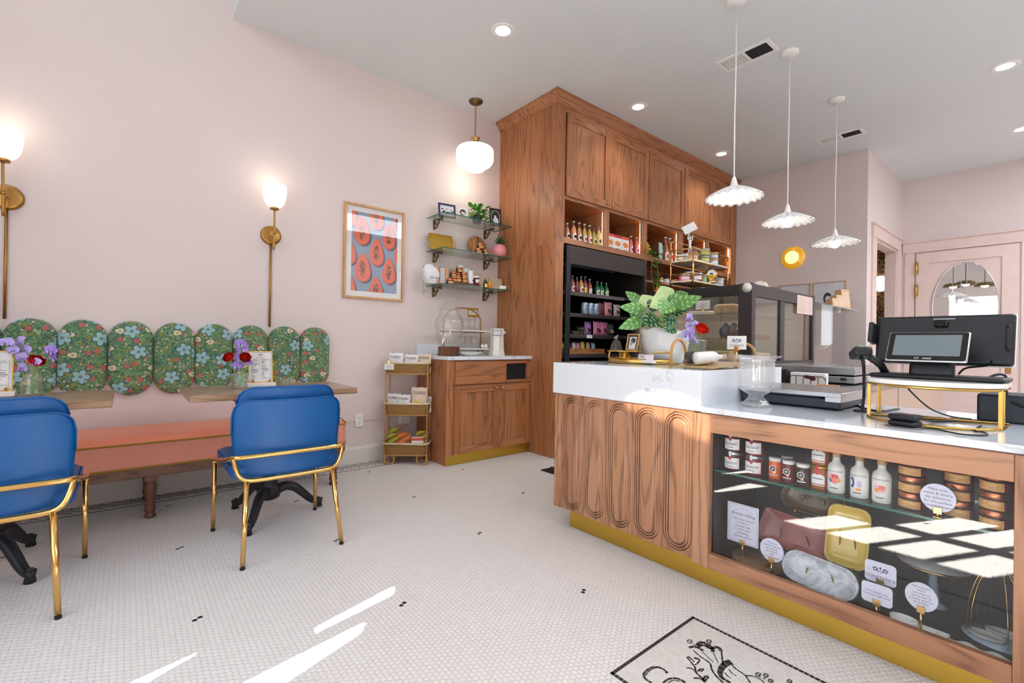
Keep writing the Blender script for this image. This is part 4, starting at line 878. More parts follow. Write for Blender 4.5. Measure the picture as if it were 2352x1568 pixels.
for y, x, w, h, mt, txt, art in ((3.81, .78, .085, .135, MARP, 'maroon pouch on the second fridge shelf', gutsy(BROWNP, None)), (3.915, .79, .125, .145, PINKP, 'large pink pouch on the second fridge shelf', gutsy(BROWNP, 'GATES')), (3.985, .74, .10, .14, PINKP, 'pink pouch half hidden behind the large pink pouch', gutsy(BROWNP, None)), (4.065, .785, .11, .13, GREYP, 'grey pouch at the right end of the second fridge shelf', gutsy(BROWNP, 'GATES'))):
    packet('snack_pouch', txt, 'packet', (x, y, 1.3605), rzX, w, h, .045, mt, art, -.03, 'pouches on the second fridge shelf')
for y, x, w, h, mt, txt, tone in ((3.655, .74, .10, .135, LILAC, 'lilac pouch at the left on the third fridge shelf', BROWNP), (3.745, .785, .12, .14, ROSEP, 'left rose pink pouch on the third fridge shelf', CHOC), (3.855, .785, .12, .14, ROSEP, 'right rose pink pouch on the third fridge shelf', CHOC), (3.965, .78, .11, .125, GRNP, 'dark green pouch on the third fridge shelf', NUT)):
    packet('snack_pouch', txt, 'packet', (x, y, 1.1555), rzX, w, h, .05, mt, gutsy(tone, None), -.03, 'pouches on the third fridge shelf')
SALAD = P('salad_green', (110, 120, 44), .6)
for i, (y, z) in enumerate(((3.44, 1.1555), (3.55, 1.1555), (3.55, 1.197))):
    o = thing('salad_tub', ['clear salad tub at the back left of the third fridge shelf', 'lower clear salad tub of the stacked pair', 'upper clear salad tub of the stacked pair'][i], 'food tub', (.75, y, z), rzX, 'clear salad tubs'); m = M(); m.rbox(-.042, .042, -.035, .035, 0, .036, .004); part('tub', m, JARG, o); m = M(); m.rbox(-.046, .046, -.039, .039, .036, .0405, .002); part('lid', m, JARG, o)
    m = M()
    for k in range(14): m.ball((random.uniform(-.03, .03), random.uniform(-.024, .024), random.uniform(.01, .026)), .01, 8)
    part('salad', m, SALAD, o)
ty = thing('wooden_tray', 'orange wooden tray of wrapped sandwiches on the lowest fridge shelf', 'tray', (.72, 3.52, .9635))
m = M(); m.box(-.1, .09, -.34, .34, 0, .01); m.box(.075, .09, -.34, .34, .01, .05); m.box(-.1, -.085, -.34, .34, .01, .05); m.box(-.1, .09, -.34, -.325, .01, .05); m.box(-.1, .09, .325, .34, .01, .05); part('box', m, OLIVEW['Y'], ty)
for y, mt, h, tone, txt in ((3.225, CHIPC, .13, NUT, 'cream packet at the left end of the wooden fridge tray'), (3.31, LIME, .1, NUT, 'lime green packet in the wooden fridge tray'), (3.40, GRNP, .1, NUT, 'dark packet in the wooden fridge tray'), (3.47, PLAB, .105, REDL, 'pale pink packet in the wooden fridge tray'), (3.535, PINKP, .1, REDL, 'pink packet in the wooden fridge tray'), (3.60, YLAB, .11, ORNG, 'yellow packet in the wooden fridge tray'), (3.68, CHIPC, .105, OLV, 'beige packet in the wooden fridge tray'), (3.76, MINT, .1, OLV, 'mint packet at the right end of the wooden fridge tray')):
    packet('wrapped_snack', txt, 'packet', (.725, y, .974), rzX+.15, .068, h, .035, mt, round_art(tone), -.05, 'packets in the wooden fridge tray')
# ================================================================== service counter with display window
CO = thing('service_counter', 'tan oak service counter with arched panels, display window and brass kick plate', 'counter', (3.2, 2.4, 0))
CFY = 1.985; CXL, CXR = 1.962, 4.75
m = M(); m.box(CXL, CXL+.02, CFY+.0, 2.80, .097, .766); m.box(CXL+.02, 2.90, CFY+.012, 2.80, .097, .766); wpart('carcass', m, TAN['Z'], CO)
m = M(); m.box(2.9, CXR, 2.62, 2.66, .097, .764); m.box(3.9, CXR, CFY+.02, 2.64, .097, .764); wpart('carcass_back', m, TAN['X'], CO)
m = M(); m.rbox(CXL, CXL+.02, CFY-.006, CFY+.012, .097, .766, .002); m.tube([(CXL+.037, CFY+.002, .099), (CXL+.037, CFY+.002, .765)], .008, 8); m.box(CXL+.02, 2.0165, CFY, CFY+.011, .097, .766); wpart('corner_post', m, TAN['Z'], CO)
GROOVE = wood('stained_groove', 'Z', srgb(104, 68, 50), srgb(88, 56, 42), srgb(56, 34, 26))  # darker wood paints the groove shade so the arch rings stand out
seams = [2.0165, 2.1855, 2.350, 2.517, 2.687, 2.8465]
def stadium(w, h, n=14): return [(w/2*math.cos(a), (h/2-w/2)+w/2*math.sin(a)) for a in [PI*i/n for i in range(n+1)]]+[(-w/2*math.cos(a), -(h/2-w/2)-w/2*math.sin(a)) for a in [PI*i/n for i in range(n+1)]]
LO = [(0, 0), (.001, -.005), (.0035, -.005), (.005, .003), (.009, .0055), (.013, .003), (.0145, -.003), (.0165, -.003), (.018, .004), (.022, .0065), (.026, .004), (.0275, -.002), (.0295, -.002), (.032, .006), (.037, .0075)]
for i in range(5):
    a, b = seams[i]+.0008, seams[i+1]-.0008; cx = (a+b)/2; w = .146; h = .642; zc = .432; mx = FY((cx, CFY, zc))
    m = M(); outer = stadium(w, h); n = len(outer)
    m.prism([(a-cx, .0975-zc), (b-cx, .0975-zc), (b-cx, .7655-zc), (a-cx, .7655-zc)], -.011, -.0001, mx, holes=[outer[::-1]])
    vs = []
    for o, d in LO: vs += [tuple(mx @ Vector((x, y, d))) for x, y in stadium(w-2*o, h-2*o)]
    m.add(vs, [(k*n+j, k*n+(j+1) % n, (k+1)*n+(j+1) % n, (k+1)*n+j) for k in range(len(LO)-1) for j in range(n)], 0, True)
    for fi in range(len(m.f)-n*(len(LO)-1), len(m.f)):
        if (fi-(len(m.f)-n*(len(LO)-1)))//n in (0, 1, 5, 6, 10, 11): m.m[fi] = 1
    m.add(vs[-n:], [list(range(n))]); m.add([tuple(mx @ Vector((x, y, -.011))) for x, y in outer], [list(range(n))[::-1]])
    wpart('arched_panel', m, [TAN['Z'], GROOVE], CO)
m = M(); m.rbox(2.8475, 2.924, CFY-.008, CFY+.02, .087, .762, .002); wpart('stile', m, TAN['Z'], CO)
m = M(); m.rbox(3.833, 3.915, CFY-.008, CFY+.02, .087, .762, .002); wpart('stile', m, TAN['Z'], CO)
m = M(); m.rbox(2.9245, 3.8325, CFY-.007, CFY+.02, .681, .762, .002); wpart('top_rail', m, TAN['X'], CO)
m = M(); m.rbox(2.9245, 3.8325, CFY-.007, CFY+.02, .087, .153, .002); wpart('bottom_rail', m, TAN['X'], CO)
m = M(); m.rbox(3.9155, CXR, CFY-.007, CFY+.02, .087, .762, .002); wpart('end_panel', m, TAN['X'], CO)
m = M(); m.box(2.85, CXR, CFY-.012, CFY+.01, .7622, .7645); wpart('shadow_strip', m, WALNUT['X'], CO)
m = M(); m.box(2.07, CXR, 2.008, 2.014, .0, .096); m.box(2.07, 2.076, 2.014, 2.7, 0, .096); wpart('kick_plate', m, KICK, CO, 'worn brass kick plate')
DISPW = wood('dark_display_lining', 'X', srgb(66, 50, 44), srgb(52, 40, 36), srgb(30, 24, 22), rough=.5)
m = M(); m.box(2.915, 3.885, 2.0, 2.46, .095, .115); m.box(2.915, 3.885, 2.46, 2.475, .095, .73); m.box(2.905, 2.92, 2.0, 2.46, .095, .73); m.box(3.875, 3.89, 2.0, 2.46, .095, .73); m.box(2.915, 3.885, 2.0, 2.46, .715, .73); wpart('display_lining', m, DISPW, CO)
DGL = glassy('display_glass', (.93, .95, .96), .07, 1.1)
m = M(); m.add([(2.918, 1.9985, .12), (3.84, 1.9985, .12), (3.84, 1.9985, .70), (2.918, 1.9985, .70)], [(0, 1, 2, 3)]); wpart('display_window', m, DGL, CO)
m = M(); m.box(2.922, 3.873, 2.03, 2.40, .504, .5125); sg = wpart('display_shelf', m, GLASSG, CO); m = M(); m.box(2.922, 3.873, 2.0285, 2.03, .504, .5125); wpart('shelf_edge', m, GLASSE, sg)
# stone tops
m = M(); m.rbox(1.946, 2.881, 1.974, 2.86, .768, .949, .0025); solo('raised_stone_block', m.shift((2.4, 2.4, .768)), QUARTZ, 'thick raised white quartz block at the left end of the counter', 'worktop', (2.4, 2.4, .768))
m = M(); m.rbox(2.8815, CXR, 1.972, 2.80, .7655, .79, .0025); solo('stone_worktop', m.shift((3.7, 2.4, .765)), QUARTZ, 'long white quartz worktop carrying the card reader and screens', 'worktop', (3.7, 2.4, .765))
# ---- floor mosaic panel set in the tiles
MO = thing('floor_mosaic', 'black and white mosaic floor panel with flower and script letters', 'mosaic', (3.4, 1.47, 0))
nb = NB('mosaic_tesserae'); v = nb.vor(nb.pos(), 95, .35, 'DISTANCE_TO_EDGE'); v2 = nb.vor(nb.pos(), 95, .35); cc = nb.sep(v2['Color']); nb.bump(nb.step(v['Distance'], 0, .08), .3, .001)
nb.set(color=nb.mix(nb.step(v['Distance'], .02, .07), srgb(214, 210, 204), nb.mix(cc[0], srgb(222, 218, 212), srgb(234, 231, 226))), rough=.4); TESS = nb.mat
X0, X1, Y0m, Y1m = 2.995, 4.2, 1.215, 1.722
m = M(); m.box(X0, X1, Y0m, Y1m, 0.0005, .002); wpart('ground', m, TESS, MO)
MB = P('black_tesserae', (40, 37, 40), .4)
m = M(); t_ = .0115; k = .0155
def dashes(p, q):
    d = Vector(q)-Vector(p); L = d.length; d.normalize(); nn = int(L/k)
    for i in range(nn):
        a = Vector(p)+d*(i*L/nn+.001); b = Vector(p)+d*((i+1)*L/nn-.001); x0_, x1_ = sorted((a.x, b.x)); y0_, y1_ = sorted((a.y, b.y))
        m.box(min(x0_, x1_-t_) if x1_-x0_ < 1e-6 else x0_, x1_, y0_ if y1_-y0_ > 1e-6 else y0_-t_, y1_, .0018, .003)
dashes((X0, Y1m), (X1, Y1m)); dashes((X0, Y0m+t_), (X1, Y0m+t_)); dashes((X0+t_, Y0m), (X0+t_, Y1m)); dashes((X1, Y0m), (X1, Y1m)); wpart('border', m, MB, MO, 'black tile border')
def mz(x, y): p = at(1380+x/4.2, 1380+y/4.2, 'Z', .002); return (p.x, p.y)
m = M()
def stroke(pts, w0, w1=None, gap=True, smooth_=5):
    P2 = [Vector((*mz(x, y), 0)) for x, y in pts]; C2 = catmull(P2, smooth_); w1 = w0 if w1 is None else w1; L = 0; seg = [[]]
    for i, p in enumerate(C2):
        if i: L += (p-C2[i-1]).length
        seg[-1].append((p, w0+(w1-w0)*i/max(1, len(C2)-1)))
        if gap and L > .02 and i < len(C2)-1: seg.append([]); L = 0; seg[-1].append((p+(C2[i+1]-p).normalized()*.0018, seg[-2][-1][1]))
    for s_ in seg:
        if len(s_) < 2: continue
        lf_, rt_ = [], []
        for i, (p, w) in enumerate(s_):
            d = (s_[min(i+1, len(s_)-1)][0]-s_[max(i-1, 0)][0]).normalized(); nrm = Vector((-d.y, d.x, 0)); lf_.append(p+nrm*w/2); rt_.append(p-nrm*w/2)
        vs = [(q.x, q.y, .0028) for q in lf_+rt_]; nn = len(lf_); m.add(vs, [(nn+i, nn+i+1, i+1, i) for i in range(nn-1)])
MOTIF = [(([(850, 450), (900, 440), (950, 455), (985, 480)], .010, .012), ([(925, 430), (960, 400), (1010, 410), (1050, 440), (1070, 465)], .012, .016), ([(940, 440), (990, 425), (1040, 455)], .010, .010), ([(1060, 465), (1110, 445), (1150, 460), (1160, 485)], .014, .012), ([(1075, 490), (1085, 470)], .012, .012), ([(890, 475), (960, 535), (1050, 598), (1070, 660), (1110, 720), (1180, 790)], .0045, .007), ([(980, 490), (1030, 540), (1085, 590)], .003, .003), ([(1085, 500), (1110, 550), (1130, 595)], .003, .003), ([(1163, 490), (1172, 560), (1180, 620)], .005, .006), ([(1260, 590), (1215, 600), (1170, 640), (1150, 690), (1170, 740), (1250, 790)], .026, .010), ([(1265, 620), (1310, 660), (1395, 720), (1440, 790)], .005, .005), ([(1395, 720), (1470, 725), (1530, 750), (1580, 790)], .005, .004), ([(1235, 660), (1270, 700), (1305, 720)], .004, .003), ([(1195, 690), (1225, 725), (1255, 745)], .004, .003),), (([(830, 540), (870, 590), (905, 635), (920, 690), (970, 740), (1005, 785)], .005, .008), ([(840, 535), (880, 565), (900, 590)], .007, .004), ([(900, 550), (940, 560), (950, 580), (910, 620)], .010, .004), ([(825, 645), (870, 650), (915, 680)], .004, .006), ([(935, 680), (965, 655), (990, 660), (960, 685)], .006, .005), ([(895, 745), (940, 745), (990, 770)], .006, .006), ([(985, 760), (1010, 725), (1035, 735), (1000, 775)], .007, .006), ([(885, 410), (920, 440)], .003, .003), ([(1050, 405), (1065, 440)], .003, .003), ([(1525, 715), (1540, 740)], .003, .003), ([(1590, 735), (1570, 755)], .003, .003),), (([(640, 690), (600, 655), (540, 635), (470, 650), (415, 700), (430, 750), (490, 790)], .005, .008), ([(620, 665), (540, 645), (470, 670), (430, 720)], .003, .004), ([(625, 695), (650, 683)], .008, .004), ([(600, 790), (650, 755), (720, 745), (790, 770), (810, 790)], .006, .010), ([(650, 790), (700, 765), (760, 775)], .003, .004),)]
for nm_, S_ in zip(('flower_drawing', 'sprig_drawing', 'lettering'), MOTIF):
    m = M()
    for pts, a, b in S_: stroke(pts, a, b)
    if nm_ == 'flower_drawing':
        for cx, cy_ in ((857, 390), (1043, 390), (1518, 708), (1592, 718), (1638, 770), (1820, 775)):
            stroke([(cx+22*math.cos(a), cy_+16*math.sin(a)) for a in [2*PI*i/9 for i in range(10)]], .004, .004, True, 2); stroke([(cx-4, cy_), (cx+5, cy_)], .006, .006, False)
    wpart(nm_, m, MB, MO)
# ---- goods in the display window
def rpx(x0, y0, x1, y1, Y): a = at(1620+x0/2.579, 960+(y0+y1)/2/2.579, 'Y', Y); b = at(1620+x1/2.579, 960+(y0+y1)/2/2.579, 'Y', Y); t = at(1620+(x0+x1)/2/2.579, 960+y0/2.579, 'Y', Y); u = at(1620+(x0+x1)/2/2.579, 960+y1/2.579, 'Y', Y); return (a.x+b.x)/2, abs(b.x-a.x), u.z, t.z
SH = .5127
def wrap(r, z0, z1, am, off=.0006, nu=12, ph=0.0, top=None):
    m = M(); m.sheet(lambda u, v: ((r+off)*math.cos(-PI/2+ph+(u-.5)*2*am), (r+off)*math.sin(-PI/2+ph+(u-.5)*2*am), z0+(z1-z0)*v+(0 if top is None else top(u)*v)), nu, 2); return m
JAM = liquid('dark_jam', (70, 22, 22)); JAM2 = liquid('red_jam', (120, 30, 22)); HONEYO = liquid('orange_honey', (236, 104, 24)); AMB = liquid('amber_spread', (176, 96, 36)); SEAL = P('red_seal', (196, 30, 40), .5)
def seal_jar(loc, label, fill):
    o = thing('jam_jar', label, 'jar', loc, 0, 'white-labelled jam jars'); m = M(); m.lathe([(.0001, 0), (.034, 0), (.0365, .004), (.0365, .064), (.033, .07), (.0001, .07)], seg=28, caps=False); part('jar', m, fill, o)
    m = M(); m.lathe([(.034, .066), (.036, .067), (.036, .082), (.034, .083), (.0001, .083)], seg=28, caps=False); part('lid', m, STEEL, o)
    l = part('label', wrap(.0365, .008, .056, 1.05), PAPER, o); m = wrap(.0365, .056, .084, .14, .0008); part('strip', m, PAPER, l)
    m = M(); m.ball((0, -.0378, .056), .007, 12, sq=(1, .3, 1.2)); part('seal', m, SEAL, o)
    m = wrap(.0365, .0085, .0105, 1.04, .0009); part('line', m, P('rose_line', (220, 150, 170), .5), l)
    for z_, w_ in ((.036, .8), (.030, .75), (.018, .4)): part('lettering', wrap(.0365, z_, z_+.0022, w_, .001), INK, l)
    return o
seal_jar((2.9715, 2.10, SH), 'white-labelled jam jar, lower of the left stack in the display window', JAM); seal_jar((2.9715, 2.10, SH+.0832), 'white-labelled jam jar, upper of the left stack in the display window', JAM)
seal_jar((3.0625, 2.10, SH), 'white-labelled jam jar, lower of the second stack in the display window', JAM2); seal_jar((3.0625, 2.10, SH+.0832), 'white-labelled jam jar, upper of the second stack in the display window', JAM2)
def honey(loc, label, fill):
    o = thing('honey_jar', label, 'jar', loc, 0, 'hexagon-badge honey jars'); m = M(); m.lathe([(.0001, 0), (.0225, 0), (.024, .003), (.024, .066), (.021, .072), (.0001, .072)], seg=24, caps=False); part('jar', m, fill, o)
    m = M(); m.lathe([(.022, .071), (.0235, .072), (.0235, .085), (.0225, .086), (.0001, .086)], seg=24, caps=False); part('lid', m, WHITE, o)
    m = M(); hx = [(.0145*math.cos(PI/6+i*PI/3), .0145*math.sin(PI/6+i*PI/3)) for i in range(6)]; m.prism(hx, .0, .0006, FY((0, -.0246, .042)), 0); b = part('badge', m, PAPER, o); m = M(); m.prism([(x*.8, y*.8) for x, y in hx], .0006, .001, FY((0, -.0246, .042))); part('badge_fill', m, INKD, b); m = M(); m.box(-.006, .006, -.0262, -.0256, .0405, .0435); m.box(-.001, .001, -.0262, -.0256, .036, .048); part('badge_mark', m, PAPER, b)
    part('lettering', wrap(.024, .014, .018, .7), PAPER, o); return o
honey((3.142, 2.105, SH), 'orange honey jar with hexagon badge in the display window', HONEYO); honey((3.166, 2.17, SH), 'honey jar standing behind the others in the display window', JAM); honey((3.196, 2.10, SH), 'dark red honey jar in the middle of three in the display window', JAM2); honey((3.252, 2.09, SH), 'darkest honey jar at the right of three in the display window', JAM)
def spread(loc, label):
    o = thing('spread_jar', label, 'jar', loc, 0, 'amber spread jars'); m = M(); m.lathe([(.0001, 0), (.0285, 0), (.030, .004), (.030, .072), (.027, .078), (.0001, .078)], seg=8, caps=False, smooth=False); part('jar', m, AMB, o)
    m = M(); m.lathe([(.029, .077), (.031, .078), (.031, .09), (.0001, .091)], seg=28, caps=False); part('lid', m, KICK, o)
    l = part('label', wrap(.0295, .012, .05, .85, .0006, 12, 0, lambda u: .012*(1-abs(2*u-1))), PAPER, o); part('band', wrap(.0295, .016, .019, .85, .0009), SEAL, l); part('seal_strip', wrap(.0298, .056, .09, .18, .0012), SEAL, o); part('lettering', wrap(.0295, .038, .041, .6, .0009), INK, l); return o
spread((3.306, 2.105, SH), 'amber spread jar with gold lid, lower of the stacked pair'); spread((3.306, 2.105, SH+.0912), 'amber spread jar, upper of the stacked pair behind the top rail')
ART = [P('art_red', (226, 70, 62), .5), P('art_blue', (36, 90, 170), .5), P('art_orange', (240, 160, 60), .5), P('art_pink', (244, 178, 196), .5), P('art_coral', (240, 128, 110), .5), P('art_lilac', (206, 190, 224), .5)]
def oil(loc, label, kind):
    o = thing('oil_bottle', label, 'bottle', loc, 0, 'white oil bottles'); m = M(); m.lathe([(.0001, 0), (.0265, 0), (.029, .004), (.029, .088), (.026, .103), (.014, .115), (.0125, .13), (.0125, .135), (.0001, .135)], seg=30, caps=False); part('body', m, WHITEG, o)
    m = M(); m.lathe([(.014, .134), (.0145, .136), (.0145, .15), (.013, .152), (.0001, .152)], seg=20, caps=False); part('stopper', m, FRAMEW['Z'], o)
    t_ = text_mesh('BRIGHTLAND', .0085, space=1.15, extrude=0).copy(); t_.materials.clear(); t_.materials.append(INK); w = max(v.co.x for v in t_.vertices)
    for v in t_.vertices: a = -PI/2+v.co.x/w*1.0; z = v.co.y; v.co = Vector((.0297*math.cos(a), .0297*math.sin(a), .082+z))
    part('lettering', t_, None, o)
    def onb(u, z): a = -PI/2+u; return lambda d: ((.0296+d)*math.cos(a), (.0296+d)*math.sin(a), z)
    def patch(uc, zc, wu, hz, mat, d, n=16, wob=0.0, a0=0, a1=2*PI):
        m = M(); ring = [onb(uc+wu*math.cos(t)*(1+wob*math.sin(3*t)), zc+hz*math.sin(t)*(1+wob*math.cos(2*t)))(d) for t in [a0+(a1-a0)*i/n for i in range(n)]]; m.add([onb(uc, zc)(d+.0003)]+ring, [(0, 1+i, 1+(i+1) % n) for i in range(n)]); part('picture', m, mat, o)
    if kind == 0: patch(-.1, .05, .55, .013, ART[1], .0003, wob=.25); patch(.05, .058, .42, .016, ART[0], .0007, wob=.15); patch(.1, .048, .36, .012, ART[4], .0011); patch(.5, .05, .18, .009, ART[2], .0013); patch(-.45, .062, .2, .009, ART[3], .0013)
    elif kind == 1: patch(-.6, .055, .3, .02, ART[1], .0003); patch(-.72, .055, .2, .011, WHITEG, .0008); patch(.1, .032, .3, .005, ART[2], .0005); patch(.2, .052, .28, .013, ART[5], .0004)
    else: patch(0, .05, .6, .016, ART[3], .0003, wob=.2); patch(.2, .055, .3, .01, ART[4], .0007, wob=.2); patch(-.3, .045, .25, .009, ART[2], .0009, wob=.2)
    part('small_print', wrap(.029, .018, .021, .4, .0008), INK, o); return o
oil((3.364, 2.095, SH), 'white oil bottle with red and blue picture in the display window', 0); oil((3.437, 2.095, SH), 'white oil bottle with blue arc in the display window', 1); oil((3.503, 2.095, SH), 'white oil bottle with pale pink picture in the display window', 2)
TANL = P('tan_label', (206, 152, 88), .5); DJAR = liquid('dark_jar', (40, 14, 18)); PLUM = P('plum_print', (96, 26, 60), .5)
def lidjar(loc, label, group, s=1.0, txt=True, rz=0):
    o = thing('copper_lid_jar', label, 'jar', loc, rz, group); r = .0375*s; h = .056*s; m = M(); m.lathe([(.0001, 0), (r*.92, 0), (r, .004*s), (r, h*.62), (r*.94, h*.66), (.0001, h*.66)], seg=28, caps=False); part('jar', m, DJAR, o)
    m = M(); m.lathe([(r*.95, h*.64), (r*1.0, h*.66), (r*1.0, h*.985), (r*.97, h), (.0001, h)], seg=28, caps=False); part('lid', m, COPPER, o)
    l = part('label', wrap(r, h*.08, h*.56, .95, .0005, 12, -.25), TANL, o)
    if txt:
        part('plum_label', wrap(r, h*.08, h*.56, .35, .0005, 6, 1.1), PLUM, o)
        for s_, z_, u_ in (('PROSPECT', h*.40, -.05), ('JAM', h*.23, -.45)):
            t_ = text_mesh(s_, .0095*s, extrude=0).copy(); t_.materials.clear(); t_.materials.append(P('pale_gold_ink', (244, 214, 160), .5))
            for v in t_.vertices: a = -PI/2+u_+v.co.x/r*.9; z = v.co.y; v.co = Vector(((r+.001)*math.cos(a), (r+.001)*math.sin(a), z_+z))
            part('lettering', t_, None, l)
    return o
for si, (x, y, nm) in enumerate(((3.585, 2.10, 'left'), (3.70, 2.12, 'middle'), (3.789, 2.085, 'right'))):
    for k_, tn in enumerate(('bottom', 'middle', 'top')): lidjar((x, y, SH+k_*.0566), f'copper-lidded jam jar, {tn} of the {nm} stack in the display window', 'stacked jam jars in the display window', 1.0, True, (.12, .2, -.15)[si])
# signs
def vsign(name, label, x, z, w, h, Y, shape, lines, size, rz=0, clip_h=.03, base=.115, col=None, tint=None, head=None, logo=False):
    o = thing(name, label, 'sign', (x, Y, base), rz); zc = z-base
    poly = ellipse(w/2, h/2, 40) if shape == 'oval' else (rrect(w, h, .012, 5) if shape == 'round' else rrect(w, h, .001, 1))
    m = M(); m.prism(poly, 0, .0012, FY((0, 0, zc))); c_ = part('card', m, tint or CARD, o)
    if shape == 'frame':
        m = M(); b_ = [(x_*.90, y_*.93) for x_, y_ in rrect(w, h, .01, 3)]; m.tube([(x_, -.0014, zc+y_) for x_, y_ in b_], .0004, 4, closed=True); m.tube([(w*.36*math.cos(a), -.0014, zc+h*.12+h*.27*math.sin(a)) for a in [PI*i/20 for i in range(21)]], .0004, 4); part('border', m, INK, c_)
    y0 = (len(lines)-1)/2
    for i, l in enumerate(lines):
        if l: text(l, size, FY((0, -.0013, zc+(y0-i)*size*1.18-(h*.06 if head else 0))), col or INK, c_, extrude=.0001)
    if head: text(head, size*1.35, FY((0, -.0013, zc+h*.24)), col or INK, c_, shear=.35, extrude=.0001)
    if logo: logo_part(c_, FY((0, -.0014, zc+h*.14)), w*.55, INKB)
    m = M(); hh = zc-h/2+.012; m.rbox(-.011, .011, -.008, .008, 0, .004, .001); m.cyl((0, 0, .003), (0, 0, max(.006, hh-.015)), .004 if hh > .03 else .008); m.rbox(-.011, .011, -.006, .006, max(.004, hh-.018), hh+.004, .001); part('clip', m, GOLD, o, 'brass clip')
    return o
CARD = P('lavender_white_card', (226, 224, 244), .6)
def logo_part(parent, mx, w, mat):       # small shop emblem: a spoon between two leafy scrolls
    m = M(); k = w/2
    m.prism([(-.02*k, -.5*k), (.02*k, -.5*k), (.03*k, .1*k), (-.03*k, .1*k)], 0, .0003, mx); m.prism(ellipse(.11*k, .17*k, 14, 0, .24*k), 0, .0003, mx)
    for s in (-1, 1):
        for cx, cy_, a, b, r_ in ((.38, .1, .2, .08, .6), (.62, .22, .2, .08, -.3), (.8, .05, .16, .07, .9), (.5, -.12, .2, .07, -.6), (.25, -.25, .18, .06, .5), (.72, -.2, .13, .06, .2)):
            e = [(s*k*(cx+a*math.cos(t)*math.cos(r_)-b*math.sin(t)*math.sin(r_)), k*(cy_+a*math.cos(t)*math.sin(r_)+b*math.sin(t)*math.cos(r_))) for t in [2*PI*i/12 for i in range(12)]]
            m.prism(e if s > 0 else e[::-1], 0, .0003, mx)
    return part('emblem', m, mat, parent)
x, w, z0, z1 = rpx(130, 492, 318, 765, 2.10)
vsign('gift_sign', 'tall white gifting instructions card with brass clip on the round dark board', x, (z0+z1)/2, w*.98, z1-z0-.03, 2.10, 'frame', ['', '1. Pick your platter', '2. Add an', 'adorable dish', '3. Fill it with', 'something', 'fabulous above'], .0125, 0, base=.1385, head='Holiday Gifting')
x, w, z0, z1 = rpx(325, 713, 465, 850, 2.055)
vsign('oval_sign', 'oval white card at the right edge of the round dark board', x, (z0+z1)/2, w, z1-z0, 2.055, 'oval', ['Choose a', 'platter or board', 'for cheese,', 'charcuterie', 'and', 'accoutrements'], .0098, 0)
x, w, z0, z1 = rpx(1272, 390, 1488, 555, 2.045)
vsign('oval_sign', 'oval white card on the glass shelf in front of the middle jam jar stack', x, (z0+z1)/2, w, z1-z0, 2.045, 'oval', ['Make your', 'sweet & savory', 'dip selections', 'for the perfect', 'accompaniment'], .0115, 0, base=SH)
x, w, z0, z1 = rpx(1182, 975, 1380, 1142, 2.055)
vsign('oval_sign', 'oval white card behind the small white rectangular dish', x, (z0+z1)/2, w, z1-z0, 2.055, 'oval', ['Add accoutre-', 'ments:', '1oz sweet or', 'savory dips, &', 'a pretty spoon is', 'the perfect', 'touch'], .0088, 0)
x, w, z0, z1 = rpx(925, 972, 1110, 1112, 2.035)
vsign('gift_card_sign', 'round-cornered white gift card notice in front of the logo card', x, (z0+z1)/2, w, z1-z0-.012, 2.035, 'round', ["Don't forget your", 'Constance gift card!'], .0092, 0)
x, w, z0, z1 = rpx(945, 845, 1133, 990, 2.075)
vsign('logo_card', 'white shop logo card standing behind the gift card notice', x, (z0+z1)/2, w, z1-z0-.012, 2.075, 'round', ['', '', 'CONSTANCE'], .0145, 0, logo=True)
# dishes
bd = M(); bd.lathe([(.0001, 0), (.1, 0), (.105, .004), (.105, .02), (.102, .0235), (.0001, .0235)], seg=48, caps=False); solo('round_board', bd, CUTB['X'], 'round dark wooden board lying under the gifting card', 'board', (3.065, 2.14, .115))
def platter(w, h, r, depth=.018, n=8):
    m = M(); R = [(1.0, .0), (.985, -.004), (.93, -.002), (.86, depth*.5), (.74, depth), (.4, depth*1.05)]
    rings = [[(x, y, d) for x, y in rrect(w*s, h*s, min(r*s, .499*min(w, h)*s), n)] for s, d in R]; nn = len(rings[0]); vs = [p for q in rings for p in q]
    m.add(vs, [(i*nn+j, i*nn+(j+1) % nn, (i+1)*nn+(j+1) % nn, (i+1)*nn+j) for i in range(len(R)-1) for j in range(nn)], 0, True); m.add(vs[-nn:], [list(range(nn))], 0, True)
    b = [(x, y, d+.006) for x, y, d in vs]; m.add(b, [(i*nn+(j+1) % nn, i*nn+j, (i+1)*nn+j, (i+1)*nn+(j+1) % nn) for i in range(len(R)-1) for j in range(nn)], 0, True); m.add(b[-nn:], [list(range(nn))[::-1]], 0, True); return m
def easel(o, w, h, lean, mat=GOLD):
    for s in (-1, 1): m = M(); m.tube(catmull([(s*w, -.012, .012), (s*w, -.012, .0), (s*w, .02, -.004), (s*w, .05, 0), (s*w*.7, .03, h)], 5), .0028, 6); m.ball((s*w, -.012, .014), .0045, 8); part('easel_leg', m, mat, o)
def stood(name, label, x, z0, w, h, r, Y, mat, lean, roll=0, group=None, rz=0):
    o = thing(name, label, 'platter', (x, Y, z0), rz, group); m = platter(w, h, r); m.xf(0, Matrix.Translation((0, 0, .006)) @ Matrix.Rotation(-lean, 4, 'X') @ Matrix.Translation((0, 0, h/2)) @ Matrix(((1, 0, 0, 0), (0, 0, 1, 0), (0, 1, 0, 0), (0, 0, 0, 1))) @ Matrix.Rotation(roll, 4, 'Z')); part('dish', m, mat, o); easel(o, w*.22, h*.6, lean); return o
nb = NB('swirled_grey_resin'); n = nb.noise(nb.obj(), 16, 3, .5, 1.5); nb.set(color=nb.mix(nb.step(n, .42, .62), srgb(226, 230, 236), srgb(186, 192, 200)), rough=.15, coat=.4); SWIRL = nb.mat
